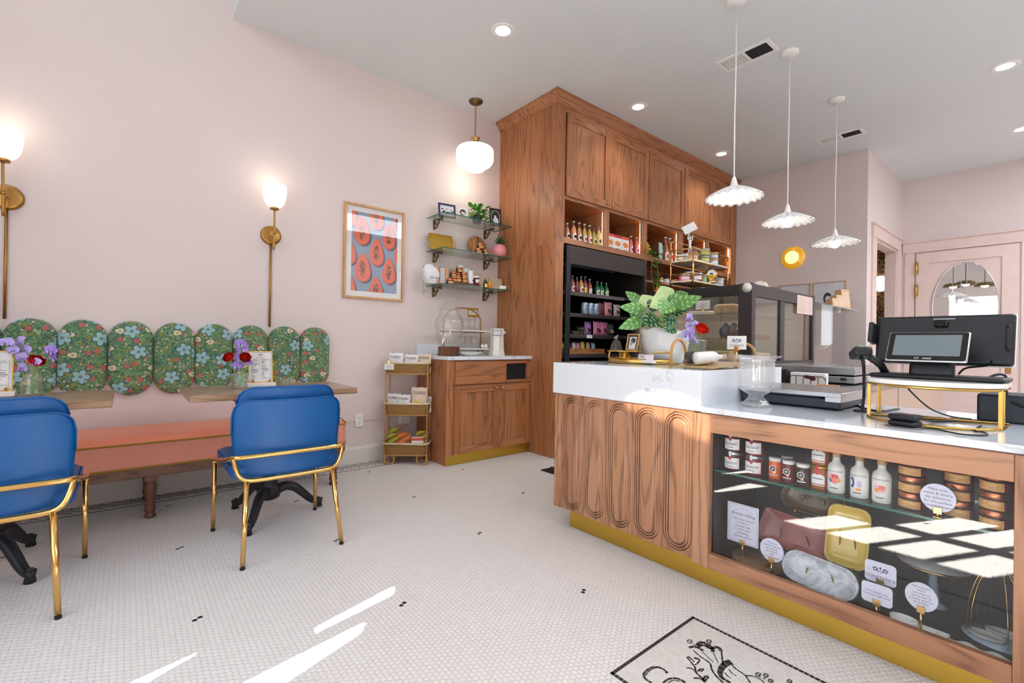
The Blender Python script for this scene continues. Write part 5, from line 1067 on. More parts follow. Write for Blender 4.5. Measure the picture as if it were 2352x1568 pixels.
nb = NB('swirled_tan_resin'); n = nb.noise(nb.obj(), 16, 3, .5, 1.5); nb.set(color=nb.mix(nb.step(n, .42, .62), srgb(196, 160, 118), srgb(150, 104, 66)), rough=.2, coat=.4); SWIRLT = nb.mat
x, w, z0, z1 = rpx(445, 810, 878, 1075, 2.05)
stood('oval_platter', 'pale grey swirled oval platter on a brass easel at the front of the display window', x, .1195, .262, .12, .058, 2.06, SWIRL, math.radians(24), math.radians(-4))
YRES = P('yellow_resin', (240, 206, 96), .15, coat=.4, sss=.0); PRES = P('dusty_pink_resin', (196, 118, 112), .25, coat=.3); BRES = P('smoky_brown_resin', (112, 84, 50), .12, coat=.5)
o = stood('yellow_platter', 'translucent yellow platter standing upright in the display window', 3.365, .19, .145, .235, .035, 2.2, YRES, math.radians(16))
m = M(); m.box(-.07, .07, -.03, .055, -.075, -.005); part('riser', m, STEEL, o)
o = stood('pink_platter', 'long dusty pink platter lying on a steel riser behind the gifting card', 3.165, .175, .30, .15, .015, 2.22, PRES, math.radians(34), math.radians(-6)); m = M(); m.box(-.13, .15, .0, .1, -.06, -.002); part('riser', m, STEEL, o)
stood('brown_platter', 'smoky brown oval platter on an easel behind the yellow platter', 3.20, .318, .26, .12, .058, 2.34, BRES, math.radians(20)); m = M(); m.box(3.03, 3.42, 2.32, 2.45, .115, .318); solo('wooden_riser', m.shift((3.2, 2.38, .115)), DISPW, 'dark wooden riser block under the smoky brown platter', 'riser', (3.2, 2.38, .115))
def bowl(x, y, rx_, ry_, h, label, mat, z=.1155, name='small_bowl', wall=.004):
    m = M(); m.lathe([(.0001, 0), (.8, 0), (.95, h*.3), (1.0, h), (.93, h), (.86, h*.35), (.7, h*.16), (.0001, h*.14)], seg=36, caps=False); m.xf(0, Matrix.Diagonal((rx_, ry_, 1, 1))); return solo(name, m, mat, label, 'bowl', (x, y, z))
bowl(3.578, 2.045, .038, .026, .036, 'small white oval bowl in front of the oval card', WHITEG)
m = M(); m.sheet(lambda u, v: ((u-.5)*.075, (v-.5)*.045, .004+.020*max(abs(2*u-1), abs(2*v-1))**5), 14, 12, thick=.0045); solo('rectangular_dish', m, WHITEG, 'small white rectangular dish right of the oval bowl', 'dish', (3.652, 2.04, .118))
m = M(); m.sheet(lambda u, v: ((u-.5)*.19, (v-.5)*(.05-.016*abs(math.sin(3*PI*u))), .006+.014*(2*v-1)**2+.004*math.sin(6*PI*u)), 48, 10, thick=.005); solo('wavy_dish', m, WHITEG, 'white wavy three-lobed dish at the right end of the display window', 'dish', (3.752, 2.035, .117))
AGATE = P('grey_agate', (196, 190, 186), .2, coat=.3); SHELLB = P('blue_white_glaze', (170, 190, 206), .18, coat=.5)
wire = thing('wire_dome', 'brass wire dome over shell dishes at the right of the display window', 'dome', (3.79, 2.21, .115))
m = M(); m.lathe([(.0001, 0), (.085, 0), (.09, .006), (.0001, .008)], seg=36, caps=False); part('base', m, SHELLB, wire)
for a in (-.5, -.15, .2, .6, 1.9, 2.4): m = M(); m.tube([(.078*math.cos(t)*math.cos(a), .078*math.cos(t)*math.sin(a)-.0, .008+.24*math.sin(t)) for t in [PI*i/16 for i in range(17)]], .0016, 6); part('wire', m, GOLD, wire)
bowl(3.765, 2.175, .045, .028, .014, 'grey shell dish at the front inside the brass wire dome', AGATE, .1235, 'shell_dish'); bowl(3.80, 2.235, .046, .024, .014, 'grey shell dish at the back inside the brass wire dome', AGATE, .1235, 'shell_dish')
AG = thing('cake_plate', 'round smoky glass cake plate with gold rim on a foot in the display window', 'plate', (3.61, 2.33, .115)); m = M(); m.lathe([(.0001, .0), (.045, 0), (.02, .012), (.012, .1), (.03, .14), (.0001, .145)], seg=28, caps=False); part('foot', m, SHELLB, AG); m = M(); m.lathe([(.0001, .145), (.105, .146), (.11, .152), (.0001, .155)], seg=48, caps=False); part('plate', m, AGATE, AG); m = M(); m.tube([(.11*math.cos(2*PI*i/48), .11*math.sin(2*PI*i/48), .15) for i in range(48)], .004, 6, closed=True); part('rim', m, GOLD, AG, 'gold rim')
# ================================================================== plants, flowers, table settings, shelf goods
def add_leaf(m, p0, p1, W, droop=.1, side=None, cup=.25, nu=6, nv=14, mats=(0, 0), stripe=0, fold=0.0, shape=.75):
    p0 = Vector(p0); p1 = Vector(p1); d = p1-p0; L = d.length; dn = d.normalized()
    up = Vector((0, 0, 1)); s = side or dn.cross(up)
    s = Vector(s); s = (s-dn*s.dot(dn)).normalized(); nrm = s.cross(dn).normalized()
    if nrm.z < 0 and side is None: nrm = -nrm
    b = len(m.v); vs = []; fs = []; mi = []
    for j in range(nv+1):
        t = j/nv; c = p0+d*t+nrm*(droop*L*4*t*(1-t)); w = W/2*max(.02, math.sin(PI*min(1, t**shape))**.85)*(1-.0*t)
        for i in range(2*nu+1):
            u = i/nu-1; vs.append(c+s*(w*u)+nrm*(-cup*w*(1-abs(u))+cup*w*.5)+nrm*(fold*W*.08*math.sin(7*t)*u*u))
    k = 2*nu+1
    for j in range(nv):
        for i in range(2*nu):
            fs.append((j*k+i, j*k+i+1, (j+1)*k+i+1, (j+1)*k+i)); u = abs((i+.5)/nu-1); ph = ((j+.5)/nv*stripe-u*2.2) % 1.0 if stripe else 1
            mi.append(mats[1] if (stripe and (ph < .13 or u < .07)) else mats[0])
    for v in vs: m.v.append(tuple(v))
    for f, q in zip(fs, mi): m.f.append([b+x for x in f]); m.m.append(q); m.s.append(True)
def leafmat(name, c, c2=None, rough=.4):
    nb = NB(name); n = nb.noise(nb.obj(), 40, 2); nb.set(color=nb.mix(n, srgb(*c), srgb(*(c2 or c))), rough=rough, spec=.4); return nb.mat
LG = leafmat('leaf_green', (84, 138, 72), (120, 168, 92)); LV = leafmat('leaf_pale_vein', (178, 208, 138), (206, 226, 172)); LD = leafmat('leaf_dark_green', (26, 74, 48), (44, 98, 62)); LP = leafmat('leaf_pale', (176, 204, 132), (206, 222, 166)); LB = leafmat('leaf_bright', (60, 136, 38), (98, 170, 54)); STEM = leafmat('stem_green', (112, 170, 60), (140, 190, 80)); LO_ = leafmat('leaf_olive', (58, 96, 50), (84, 120, 62))
REDF = leafmat('ranunculus_red', (206, 22, 16), (236, 52, 24), .5); REDD = leafmat('ranunculus_dark_red', (160, 8, 14), (196, 22, 20), .5); VIO = leafmat('sweet_pea_violet', (172, 150, 224), (206, 190, 240), .6); VIO2 = leafmat('sweet_pea_purple', (148, 112, 206), (178, 146, 226), .6)
def flower(kind, label, base, head, r, mat, group, blossoms=3, mat2=None, tiltv=(0, 0, 1)):
    base = Vector(base); head = Vector(head); o = thing('ranunculus' if kind == 'r' else 'sweet_pea', label, 'flower', base, 0, group); h = head-base
    m = M(); pts = bez((0, 0, 0), h*.35+Vector((0, 0, .02)), h*.8+Vector((0, 0, -.01)), h, 12); m.tube(pts, .0022, 6); part('stem', m, STEM, o)
    rnd = random.Random(int(abs(head.x*1e4+head.y*1e3)) % 9999)
    if kind == 'r':
        m = M(); R = Vector(tiltv).to_track_quat('Z', 'Y').to_matrix().to_4x4(); i0 = m.mark()
        for li in range(6):
            rr = r*(1-.15*li); nl = 7-li if li < 5 else 3; ph = li*.7
            def petal_ring(u, v, rr=rr, nl=nl, ph=ph, li=li):
                a = 2*PI*u; sc = 1+.07*math.cos(nl*a+ph); t = v*(1.62+.10*li); q = rr*math.sin(t)*sc; return (q*math.cos(a), q*math.sin(a), -rr*math.cos(t)*.8+r*.05*li*v+.03*r*math.cos(nl*a+ph)*v)
            m.sheet(petal_ring, 28, 8, 0 if li % 2 == 0 else 1, closed_u=True)
        m.xf(i0, Matrix.Translation(h) @ R); part('bloom', m, [mat, mat2 or mat], o)
    else:
        for k in range(blossoms):
            t = 1-.17*k; c = h*t+Vector((rnd.uniform(-.018, .018), rnd.uniform(-.018, .018), rnd.uniform(-.004, .012)))*(1 if k else .3); m = M()
            dirv = Vector((.8+rnd.uniform(-.3, .3), -.55+rnd.uniform(-.4, .4), rnd.uniform(-.1, .35))); R = Matrix.Translation(c) @ dirv.to_track_quat('Z', 'Y').to_matrix().to_4x4(); i0 = m.mark()
            f1, f2 = rnd.uniform(0, 6), rnd.uniform(0, 6)
            m.sheet(lambda u, v: (r*v*1.15*math.cos((u-.5)*4.6+PI/2), r*v*math.sin((u-.5)*4.6+PI/2)*1.0, r*(.22*v*v*math.sin(5*u*PI+f1)+.12*v)), 22, 6, 0, thick=.0006)
            for s_ in (-1, 1): m.sheet(lambda u, v: (s_*r*(.12+.42*v*math.cos((u-.5)*2.4)), -r*.25+r*.55*v*math.sin((u-.5)*2.4)-.1*r, r*(.25+.2*v*math.sin(3*u*PI+f2))), 10, 4, 1, thick=.0006)
            m.xf(i0, R); part('blossom', m, [mat, mat2 or mat], o)
    return o
TT = .7705
def vase(loc, prof, label, seg=32, smooth=True, water=.05, inner=.0022):
    o = thing('glass_vase', label, 'vase', loc, 0); m = M(); m.lathe([(.0001, 0)]+prof, seg=seg, caps=False, smooth=smooth); m.lathe([(max(r-inner, .001), max(z, .005)) for r, z in prof][::-1]+[(.0001, .005)], seg=seg, caps=False, smooth=smooth); part('vessel', m, JARG, o)
    m = M(); q = [(r-inner-.0012, max(z, .006)) for r, z in prof if z < water]; m.lathe([(.0001, .006)]+q+[(q[-1][0], water), (.0001, water)], seg=seg, caps=False, smooth=smooth); part('water', m, glassy('water', (.90, .95, .88), .03, 1, 0, .3), o); return o
vase((.75, -.347, TT), [(.038, 0), (.043, .004), (.043, .014), (.034, .055), (.037, .08), (.034, .095), (.018, .118), (.0155, .13), (.019, .146)], 'bell-shaped glass vase with one red flower on the left table', 36)
vase((.85, .51, TT), [(.038, 0), (.041, .004), (.048, .07), (.049, .08), (.04, .088), (.015, .093), (.014, .1), (.017, .108)], 'faceted square-shouldered glass vase with two red flowers on the right table', 8, False)
V1 = (.75, -.347, TT+.012); V2 = (.85, .51, TT+.012)
def zl(x, y, X): return at(x/2.94, 700+y/2.94, 'X', X)
def kr(x, y, X): return at(380+x/5.227, 760+y/5.227, 'X', X)
flower('r', 'red ranunculus in the bell-shaped vase on the left table', V1, zl(248, 372, .775), .0335, REDF, 'red ranunculus on the tables', mat2=REDD, tiltv=(.5, .3, .6))
flower('s', 'pale sweet pea leaning left over the left table', V1, zl(40, 258, .74), .026, VIO, 'sweet peas on the left table', 2)
flower('s', 'violet sweet pea above the red flower of the left table', V1, zl(135, 250, .75), .027, VIO, 'sweet peas on the left table', 4, VIO2)
flower('s', 'violet sweet pea leaning right over the left table', V1, zl(350, 310, .77), .027, VIO2, 'sweet peas on the left table', 2, VIO)
flower('s', 'violet sweet pea low in front of the red flower of the left table', V1, zl(235, 388, .79), .023, VIO, 'sweet peas on the left table', 1, VIO2)
flower('r', 'left red ranunculus on the right table', V2, kr(752, 308, .86), .031, REDF, 'red ranunculus on the tables', mat2=REDD, tiltv=(.5, -.5, .5))
flower('r', 'right red ranunculus beside the menu on the right table', V2, kr(960, 312, .875), .031, REDD, 'red ranunculus on the tables', mat2=REDF, tiltv=(.8, 0, .5))
flower('s', 'tall violet sweet pea between the red flowers of the right table', V2, kr(895, 150, .85), .028, VIO2, 'sweet peas on the right table', 4, VIO)
flower('s', 'low violet sweet pea under the right red flower', V2, kr(990, 392, .87), .02, VIO2, 'sweet peas on the right table', 1, VIO)
def menu(loc, label):
    o = thing('menu_stand', label, 'menu', loc, 0, 'brass menu stands'); m = M(); m.rbox(-.03, .035, -.078, .078, .0, .024, .003); part('base', m, MARBLE, o)
    i0 = Matrix.Rotation(math.radians(-9), 4, 'Y'); mx = Matrix.Translation((0, 0, .024)) @ i0 @ FX((0, 0, 0))
    m = M(); w, h = .132, .192; t = .005
    m.prism([(-w/2, 0), (w/2, 0), (w/2, h), (-w/2, h)], -.004, .003, mx, holes=[[(-w/2+t, t), (-w/2+t, h-t), (w/2-t, h-t), (w/2-t, t)]]); part('frame', m, BRASS, o)
    m = M(); m.prism([(-w/2+t, t), (w/2-t, t), (w/2-t, h-t), (-w/2+t, h-t)], -.002, .0, mx); c = part('menu_card', m, PAPER, o)
    logo_part(c, mx @ Matrix.Translation((0, h*.89, .0004)), .03, INKB); text('CONSTANCE', .006, mx @ Matrix.Translation((0, h*.80, .0005)), INKB, c, space=1.3)
    m = M(); rr = random.Random(5); mats_ = 0
    for col in (-1, 1):
        y = h*.74
        while y > .02:
            ln = rr.uniform(.3, 1.0)*.045; hd = rr.random() < .16; x0 = -.053 if col < 0 else .004
            m.prism([(x0, y), (x0+ln, y), (x0+ln, y+(.003 if hd else .0016)), (x0, y+(.003 if hd else .0016))], .0004, .0005, mx); m.prism([(x0+.046, y), (x0+.05, y), (x0+.05, y+.0016), (x0+.046, y+.0016)], .0004, .0005, mx); y -= .0085 if hd else .0062
    part('lettering', m, INK, c)
    for s in (-1, 1): m = M(); m.rbox(.004, .014, s*.045-.006, s*.045+.006, .02, .045, .003); part('clip', m, GOLD, o)
menu((.775, .635, TT), 'brass-framed menu on white marble base beside the two red flowers'); menu((.72, -.482, TT), 'brass-framed menu on white marble base cut off by the picture edge')
m = M(); m.lathe([(.0001, 0), (.018, 0), (.026, .006), (.037, .03), (.039, .045), (.0365, .045), (.034, .03), (.022, .008), (.0001, .006)], seg=40, fn=lambda r, z, a: (r*(1+.035*abs(math.sin(8*a+40*z))), 0), caps=False); solo('votive_holder', m, JARG, 'swirled glass votive holder on the right table beside the menu', 'candle holder', (.79, .772, TT))
# ---- goods on the glass shelves
def q1(x, y, X): return at(960+x/9.8, 440+y/9.8, 'X', X)
def q3(x, y, X): return at(960+x/9.8, 570+y/9.8, 'X', X)
def photo_frame(label, loc, w, h, rz, fm, fw, pic, lean=.12, name='photo_frame', beads=False):
    o = thing(name, label, 'picture', loc, rz); mx = Matrix.Rotation(-lean, 4, 'X') @ FY((0, 0, 0)); m = M(); hw = w/2
    m.prism([(-hw, 0), (hw, 0), (hw, h), (-hw, h)], -.008, .004, mx, holes=[[(-hw+fw, fw), (-hw+fw, h-fw), (hw-fw, h-fw), (hw-fw, fw)]])
    if beads:
        for i in range(int(w/.009)): 
            for yy in (fw/2, h-fw/2): m.ball(mx @ Vector((-hw+.005+i*.009, yy, .004)), .0055, 8)
        for i in range(int(h/.009)):
            for xx in (-hw+fw/2, hw-fw/2): m.ball(mx @ Vector((xx, .005+i*.009, .004)), .0055, 8)
    part('frame', m, fm, o); m = M(); m.prism([(-hw+fw, fw), (hw-fw, fw), (hw-fw, h-fw), (-hw+fw, h-fw)], -.004, 0, mx); p_ = part('print', m, pic[0], o)
    m = M()
    for kind, cx, cyy, a, b, mt in pic[1]: m.prism(ellipse(a, b, 20, cx, cyy), .0002+.0002*mt, .0004+.0002*mt, mx, mt)
    part('image', m, pic[2], p_); m = M(); m.box(-.012, .012, .02, .045, 0, .002) if False else m.prism([(-.01, 0), (.01, 0), (.01, h*.7), (-.01, h*.7)], -.012, -.009, Matrix.Rotation(lean*1.6, 4, 'X') @ FY((0, .03, 0))); part('easel_back', m, BLACK, o); return o
NAVY = P('navy_beads', (40, 54, 92), .35, coat=.4); PHG = P('photo_grey', (168, 170, 178), .5); PHD = P('photo_dark', (60, 54, 58), .5); PHL = P('photo_light', (226, 226, 228), .5); PHS = P('photo_skin', (206, 160, 140), .5)
s1, s2, s3 = [z+.0005 for z in SZ]
a = q1(560, 400, .13)
photo_frame('navy beaded photo frame at the left end of the top glass shelf', (.14, q1(665, 300, .14).y, s1), .175, .135, math.radians(82), NAVY, .018, (PHL, [(0, rr_ := random.Random(2).uniform(-.05, .05), .05, .02, .02, 0)]+[(0, random.Random(i).uniform(-.06, .06), random.Random(i+40).uniform(.025, .085), .012, .007, i % 3) for i in range(16)], [PHG, INKB, PHD]), beads=True)
o = thing('round_photo_frame', 'round cream photo frame on the top glass shelf', 'picture', (.235, q1(1010, 430, .235).y, s1), math.radians(68)); rm = Matrix.Rotation(-.15, 4, 'X') @ FY((0, 0, .052))
m = M(); m.prism(ellipse(.052, .052, 40), -.008, .006, rm, smooth=True, holes=[ellipse(.031, .031, 32)[::-1]]); part('frame', m, CREAM, o); m = M(); m.prism(ellipse(.032, .032, 32), -.004, 0, rm); pp = part('print', m, PHD, o); m = M(); m.prism(ellipse(.013, .015, 16, -.006, -.002), .0002, .0004, rm); m.prism(ellipse(.012, .013, 16, .012, -.008), .0002, .0005, rm, 1); part('image', m, [PHS, PHL], pp)
BF = P('black_brown_frame', (44, 34, 32), .4); o = photo_frame('black photo frame with white oval portrait on the top glass shelf', (.2, q1(1760, 480, .2).y, s1), .13, .185, math.radians(80), BF, .012, (P('charcoal_mat', (52, 48, 48), .6), [(0, 0, .092, .05, .072, 0), (0, 0, .092, .046, .068, 1), (0, 0, .06, .03, .033, 2), (0, -.004, .098, .012, .016, 2), (0, -.004, .118, .014, .013, 1)], [PAPER, P('portrait_black', (36, 34, 36), .5), PHL]))
po_ = thing('potted_pothos', 'bushy bright green trailing plant on the top glass shelf', 'plant', (.16, q1(1330, 400, .16).y, s1)); m = M(); m.lathe([(.0001, 0), (.04, 0), (.052, .07), (.05, .075), (.046, .07), (.0001, .06)], seg=24, caps=False); part('pot', m, P('dark_green_pot', (40, 60, 46), .4), po_)
m = M(); rg = random.Random(11)
for i in range(46):
    th = rg.uniform(0, 2*PI); el = rg.uniform(-.75, 1.35); R_ = rg.uniform(.05, .125); c = Vector((math.cos(th)*math.cos(el)*R_*.75, math.sin(th)*math.cos(el)*R_*1.15, .075+math.sin(el)*R_*.95))
    if c.z < .02: c.z = .02+rg.random()*.03
    d = Vector((math.cos(th)*.6+.5, math.sin(th)*.7+rg.uniform(-.5, .5), rg.uniform(-.8, .9))).normalized(); add_leaf(m, c, c+d*rg.uniform(.05, .075), rg.uniform(.035, .05), .08, None, .3, 3, 8, (0 if rg.random() < .8 else 1, 0))
for yy in (.06,): add_leaf(m, (.14, .02, .0), (.15, .03, -.05), .03, .1, None, .3, 3, 8)
part('foliage', m, [LB, LP], po_)
m = M(); rg = random.Random(5)
for i in range(12): th = 2*PI*i/12; m.tube([(0, 0, .06), (.04*math.cos(th), .05*math.sin(th), .11), (.08*math.cos(th), .1*math.sin(th), .08)], .002, 5)
part('stems', m, STEM, po_)
# middle shelf
tr = thing('gold_tray', 'gold rectangular tray with loop handles leaning on the wall', 'tray', (.10, q1(540, 1050, .10).y, s2), math.radians(86)); mx = Matrix.Rotation(-.24, 4, 'X') @ FY((0, 0, 0)); m = M(); w, h = .245, .165
m.prism([(-w/2, 0), (w/2, 0), (w/2, h), (-w/2, h)], -.004, 0, mx); part('panel', m, KICK, tr)
m = M(); m.prism([(-w/2, 0), (w/2, 0), (w/2, h), (-w/2, h)], 0, .014, mx, holes=[[(-w/2+.006, .006), (-w/2+.006, h-.006), (w/2-.006, h-.006), (w/2-.006, .006)]]); part('rim', m, BRASS, tr)
for s in (-1, 1): m = M(); m.tube([mx @ Vector((s*(w/2+.03*math.sin(t)), h*.5-.05*math.cos(t), .006)) for t in [PI*i/10 for i in range(11)]], .004, 8); part('handle', m, GOLD, tr)
wb = thing('round_serving_board', 'round two-tone wooden serving board leaning on the wall above the copper-lidded jars', 'board', (.1, q1(1370, 1100, .1).y, s2), math.radians(86)); mx = Matrix.Rotation(-.2, 4, 'X') @ FY((0, 0, .112)); m = M(); m.prism(ellipse(.108, .110, 48), -.014, 0, mx, smooth=True); part('board', m, CUTB['Z'], wb); m = M(); m.prism([(-.03, -.104), (-.018, -.107), (.02, .107), (.004, .108)], 0, .0006, mx); m.prism([(-.104, .03), (-.03, -.103), (.003, .107), (-.06, .09)], 0, .0004, mx, 1); part('inlay', m, [WALNUT['Z'], OLIVEW['Z']], wb, 'orange wood segment with dark stripe')
for x, y, z, n in ((1365, 0, 0, 'left jar of the copper-lidded trio under the round board'), (1530, 0, 0, 'right jar of the copper-lidded trio under the round board'), (1410, 0, 1, 'top jar of the copper-lidded trio under the round board')):
    Y = q3(x, 90, .24).y; lidjar((.235, Y-.004, s2+z*.0505), n, 'copper-lidded jars on the middle shelf', .9, False, PI/2+.3)
pv = thing('pink_planter', 'round pink ceramic planter with spiky succulent on the middle glass shelf', 'plant', (.2, q3(1830, 100, .2).y, s2)); m = M(); m.lathe([(.0001, 0), (.035, 0), (.06, .018), (.077, .055), (.076, .085), (.06, .12), (.035, .138), (.03, .14), (.03, .128), (.0001, .12)], seg=36, caps=False); part('pot', m, P('pink_glaze', (232, 142, 148), .12, coat=.6), pv)
m = M(); rg = random.Random(8)
for i in range(24):
    th = i*2.4; el = .25+1.1*(i/24); d = Vector((math.cos(th)*math.cos(el), math.sin(th)*math.cos(el), math.sin(el))); L = rg.uniform(.07, .115); add_leaf(m, d*.012+Vector((0, 0, .13)), d*L+Vector((0, 0, .135)), .024, .06, None, .5, 2, 8, (i % 2, 0))
part('foliage', m, [LO_, LD], pv)
# bottom shelf
sk = thing('cloth_sack', 'white cloth sack with black script at the left end of the bottom glass shelf', 'bag', (.17, q3(300, 650, .17).y, s3), math.radians(80))
def sackfn(u, v):
    a = 2*PI*u; r = .075*(math.sin(PI*(.12+.80*v))**.45)*(1-.35*max(0, v-.72)); return (r*1.1*math.cos(a)*(1+.04*math.sin(3*a+5*v)), r*.75*math.sin(a)*(1+.05*math.cos(4*a+7*v)), .0005+.165*v+.012*math.sin(2*a)*v**4)
m = M(); m.sheet(sackfn, 28, 16, closed_u=True); part('body', m, P('sack_cloth', (226, 226, 228), .85), sk); m = M(); m.sheet(lambda u, v: (-.03-.05*v+.01*math.sin(6*u), .03*math.cos(2*PI*u)*(1-.3*v), .155-.02*v+.03*math.sin(2*PI*u)), 14, 5, closed_u=True); part('neck', m, P('sack_cloth', (226, 226, 228), .85), sk)
text('Alla Casa', .026, FY((.012, -.062, .05)), INKD, sk, shear=.3)
m = M(); m.tube(catmull([(-.075, -.01, .02), (-.082, -.02, -.03), (-.08, -.02, -.055), (-.072, -.02, -.075), (-.078, -.02, -.10), (-.085, -.02, -.08), (-.07, -.02, -.065), (-.05, -.025, -.078)], 4), .0016, 5); part('drawstring', m, P('green_string', (60, 130, 96), .7), sk)
gb = thing('grater_box', 'olive wood box grater with metal panel on the bottom glass shelf', 'grater', (.2, q3(560, 600, .2).y, s3), math.radians(70)); m = M(); m.rbox(-.058, -.03, -.03, .03, 0, .155, .004); part('side', m, OLIVEW['Z'], gb); m = M(); m.rbox(.02, .045, -.03, .03, 0, .155, .004); part('side', m, OLIVEW['Z'], gb); m = M(); m.sheet(lambda u, v: (-.032+.054*u, -.022, .004+.145*v), 8, 20, thick=.001); part('panel', m, STEEL, gb); m = M(); m.tube([(-.025, 0, .155), (-.012, 0, .2), (-.012, 0, .235), (-.004, 0, .245), (.004, 0, .235), (.004, 0, .2), (.018, 0, .155)], .0018, 6); part('wire_handle', m, STEEL, gb)
dk = M(); dk.rbox(-.075, .075, -.17, .17, 0, .018, .004); solo('walnut_board', dk, WALNUT['Y'], 'dark wooden board under the heap of copper-lidded jars', 'board', (.16, q3(1000, 700, .16).y, s3+.0165), 0); DBY = q3(1000, 700, .16).y
m = M(); m.rbox(-.06, .06, -.15, .15, 0, .0155, .002); solo('slate_board', m, SANDST, 'tan stone board lying flat on the bottom glass shelf', 'board', (.16, DBY+.01, s3), 0)
TOPZ = s3+.035
for x, y, lv, X, n in ((720, 715, -1, .262, 'lone copper-lidded jar in front of the dark wooden board'), (800, 0, 0, .19, 'bottom left copper-lidded jar of the heap'), (905, 0, 0, .205, 'bottom middle copper-lidded jar of the heap'), (1040, 0, 0, .2, 'bottom right copper-lidded jar of the heap'), (790, 0, 1, .17, 'second layer left copper-lidded jar of the heap'), (900, 0, 1, .14, 'second layer middle copper-lidded jar of the heap'), (1030, 0, 1, .18, 'second layer right copper-lidded jar of the heap'), (930, 0, 2, .16, 'topmost copper-lidded jar of the heap')):
    z = s3 if lv < 0 else TOPZ+lv*.0505; Y = (q3(x, 700, X).y if lv < 0 else q3(x, 600, X).y); lidjar((X, Y, z), n, 'heap of copper-lidded jars', .9, False, PI/2+.2)
def whitejar(loc, label, lid=WHITE, fill=PAPER, r=.03, h=.085, group='white jars on the bottom shelf'):
    o = thing('white_jar', label, 'jar', loc, PI/2, group); m = M(); m.lathe([(.0001, 0), (r*.95, 0), (r, .003), (r, h*.72), (r*.85, h*.78), (.0001, h*.78)], seg=26, caps=False); part('jar', m, fill, o); m = M(); m.lathe([(r*.92, h*.76), (r*.95, h*.78), (r*.95, h*.97), (.0001, h)], seg=26, caps=False); part('lid', m, lid, o); m = wrap(r, h*.15, h*.55, .8); part('label', m, PAPER, o); part('print', wrap(r, h*.2, h*.3, .35, .001, 8, .4), SEAL, o); return o
whitejar((.10, q3(955, 350, .1).y, TOPZ+2*.0505), 'white-lidded jar at the back on top of the copper-lidded heap'); whitejar((.115, q3(1080, 420, .115).y, TOPZ+.0505+.02), 'white-lidded jar right of the topmost copper-lidded jar')
whitejar((.19, q3(1180, 600, .19).y, TOPZ), 'tall white jar with red print right of the copper-lidded heap', h=.13, r=.031); whitejar((.22, q3(1315, 660, .22).y, TOPZ), 'white-labelled jam jar with white lid at the right end of the dark board', WHITE, JAM, .029, .08)
for (zx, zy, w, h, X, lean, n, mt) in ((1330, 640, .15, .17, .05, .15, 'tan veined stone board leaning on the wall behind the white jars', SANDST), (1830, 650, .22, .145, .06, .25, 'cream veined stone board leaning on the wall behind the small bottles', SANDST)):
    o = M(); o.rbox(-w/2, w/2, -.012, 0, 0, h, .003); solo('stone_board', o, mt, n, 'board', (X+.03, q3(zx, zy, X+.03).y, s3+.0005), 0, 'stone boards on the bottom shelf', rot=(-lean, 0, PI/2))
for zx, lq, n in ((1515, 'black', 'small dark bottle with cork on the bottom glass shelf'), (1618, 'honey', 'small amber bottle with cork on the bottom glass shelf')):
    X = .25; o = thing('mini_bottle', n, 'bottle', (X, q3(zx, 800, X).y, s3), PI/2, 'small corked bottles'); m = M(); m.lathe([(.0001, 0), (.018, 0), (.0205, .003), (.0205, .055), (.016, .068), (.007, .076), (.007, .09), (.0001, .09)], seg=20, caps=False); part('body', m, LQ[lq], o); m = M(); m.lathe([(.0075, .089), (.0085, .09), (.008, .105), (.0001, .106)], seg=14, caps=False); part('cork', m, FRAMEW['Z'], o); part('label', wrap(.0205, .008, .042, .9), YLAB if lq == 'black' else ORNG, o)
X = .265; sb = thing('salt_bowl', 'small white salt bowl with wooden spoon at the right end of the bottom glass shelf', 'bowl', (X, q3(1900, 900, X).y, s3)); m = M(); m.lathe([(.0001, 0), (.03, 0), (.042, .012), (.044, .032), (.04, .038), (.036, .036), (.03, .014), (.0001, .01)], seg=32, caps=False); part('bowl', m, WHITEG, sb); m = M(); m.tube([(-.01, -.01, .03), (.0, .04, .042), (.005, .085, .043)], .003, 8); part('spoon', m, FRAMEW['Y'], sb)
m = M(); m.sheet(lambda u, v: ((u-.5)*.07, (v-.5)*.15, .002+.006*math.sin(3*v+2*u)**2), 10, 14, thick=.003); solo('folded_napkin', m, P('napkin_cream', (240, 226, 206), .9), 'folded cream napkin lying on the bottom glass shelf front edge', 'napkin', (.255, q3(1270, 850, .255).y, s3+.0005), .15)
# ================================================================== things on the service counter
def cz(x, y, ax, v): return at(1400+x/7.127, 640+y/7.127, ax, v)
def dz(x, y, ax, v): return at(1560+x/6.817, 630+y/6.817, ax, v)
def hz(x, y, ax, v): return at(1880+x/4.127, 650+y/4.127, ax, v)
def gz(x, y, ax, v): return at(1700+x/6.918, 780+y/6.918, ax, v)
def nz(x, y, ax, v): return at(1470+x/7.84, 480+y/7.84, ax, v)
RT = .9495
t = thing('brass_tray', 'round brass tray with raised handles holding the potted plant', 'tray', (2.245, 2.45, RT)); m = M(); m.lathe([(.0001, .0), (.205, 0), (.21, .004), (.21, .03), (.205, .03), (.203, .008), (.0001, .008)], seg=64, caps=False); part('tray', m, BRASS, t)
for a in (PI*1.02, -.42):
    ca, sa = math.cos(a), math.sin(a); q = lambda s, z: (.206*ca-s*sa, .206*sa+s*ca, z)
    m = M(); m.tube(catmull([q(-.06, .005), q(-.06, .05), q(-.05, .066), q(-.03, .07), q(.03, .07), q(.05, .066), q(.06, .05), q(.06, .005)], 4), .0055, 8); part('handle', m, BRASS, t)
pp = thing('potted_plant', 'large striped-leaf plant in wavy-rimmed white pot on the counter', 'plant', (2.362, 2.50, RT+.0085))
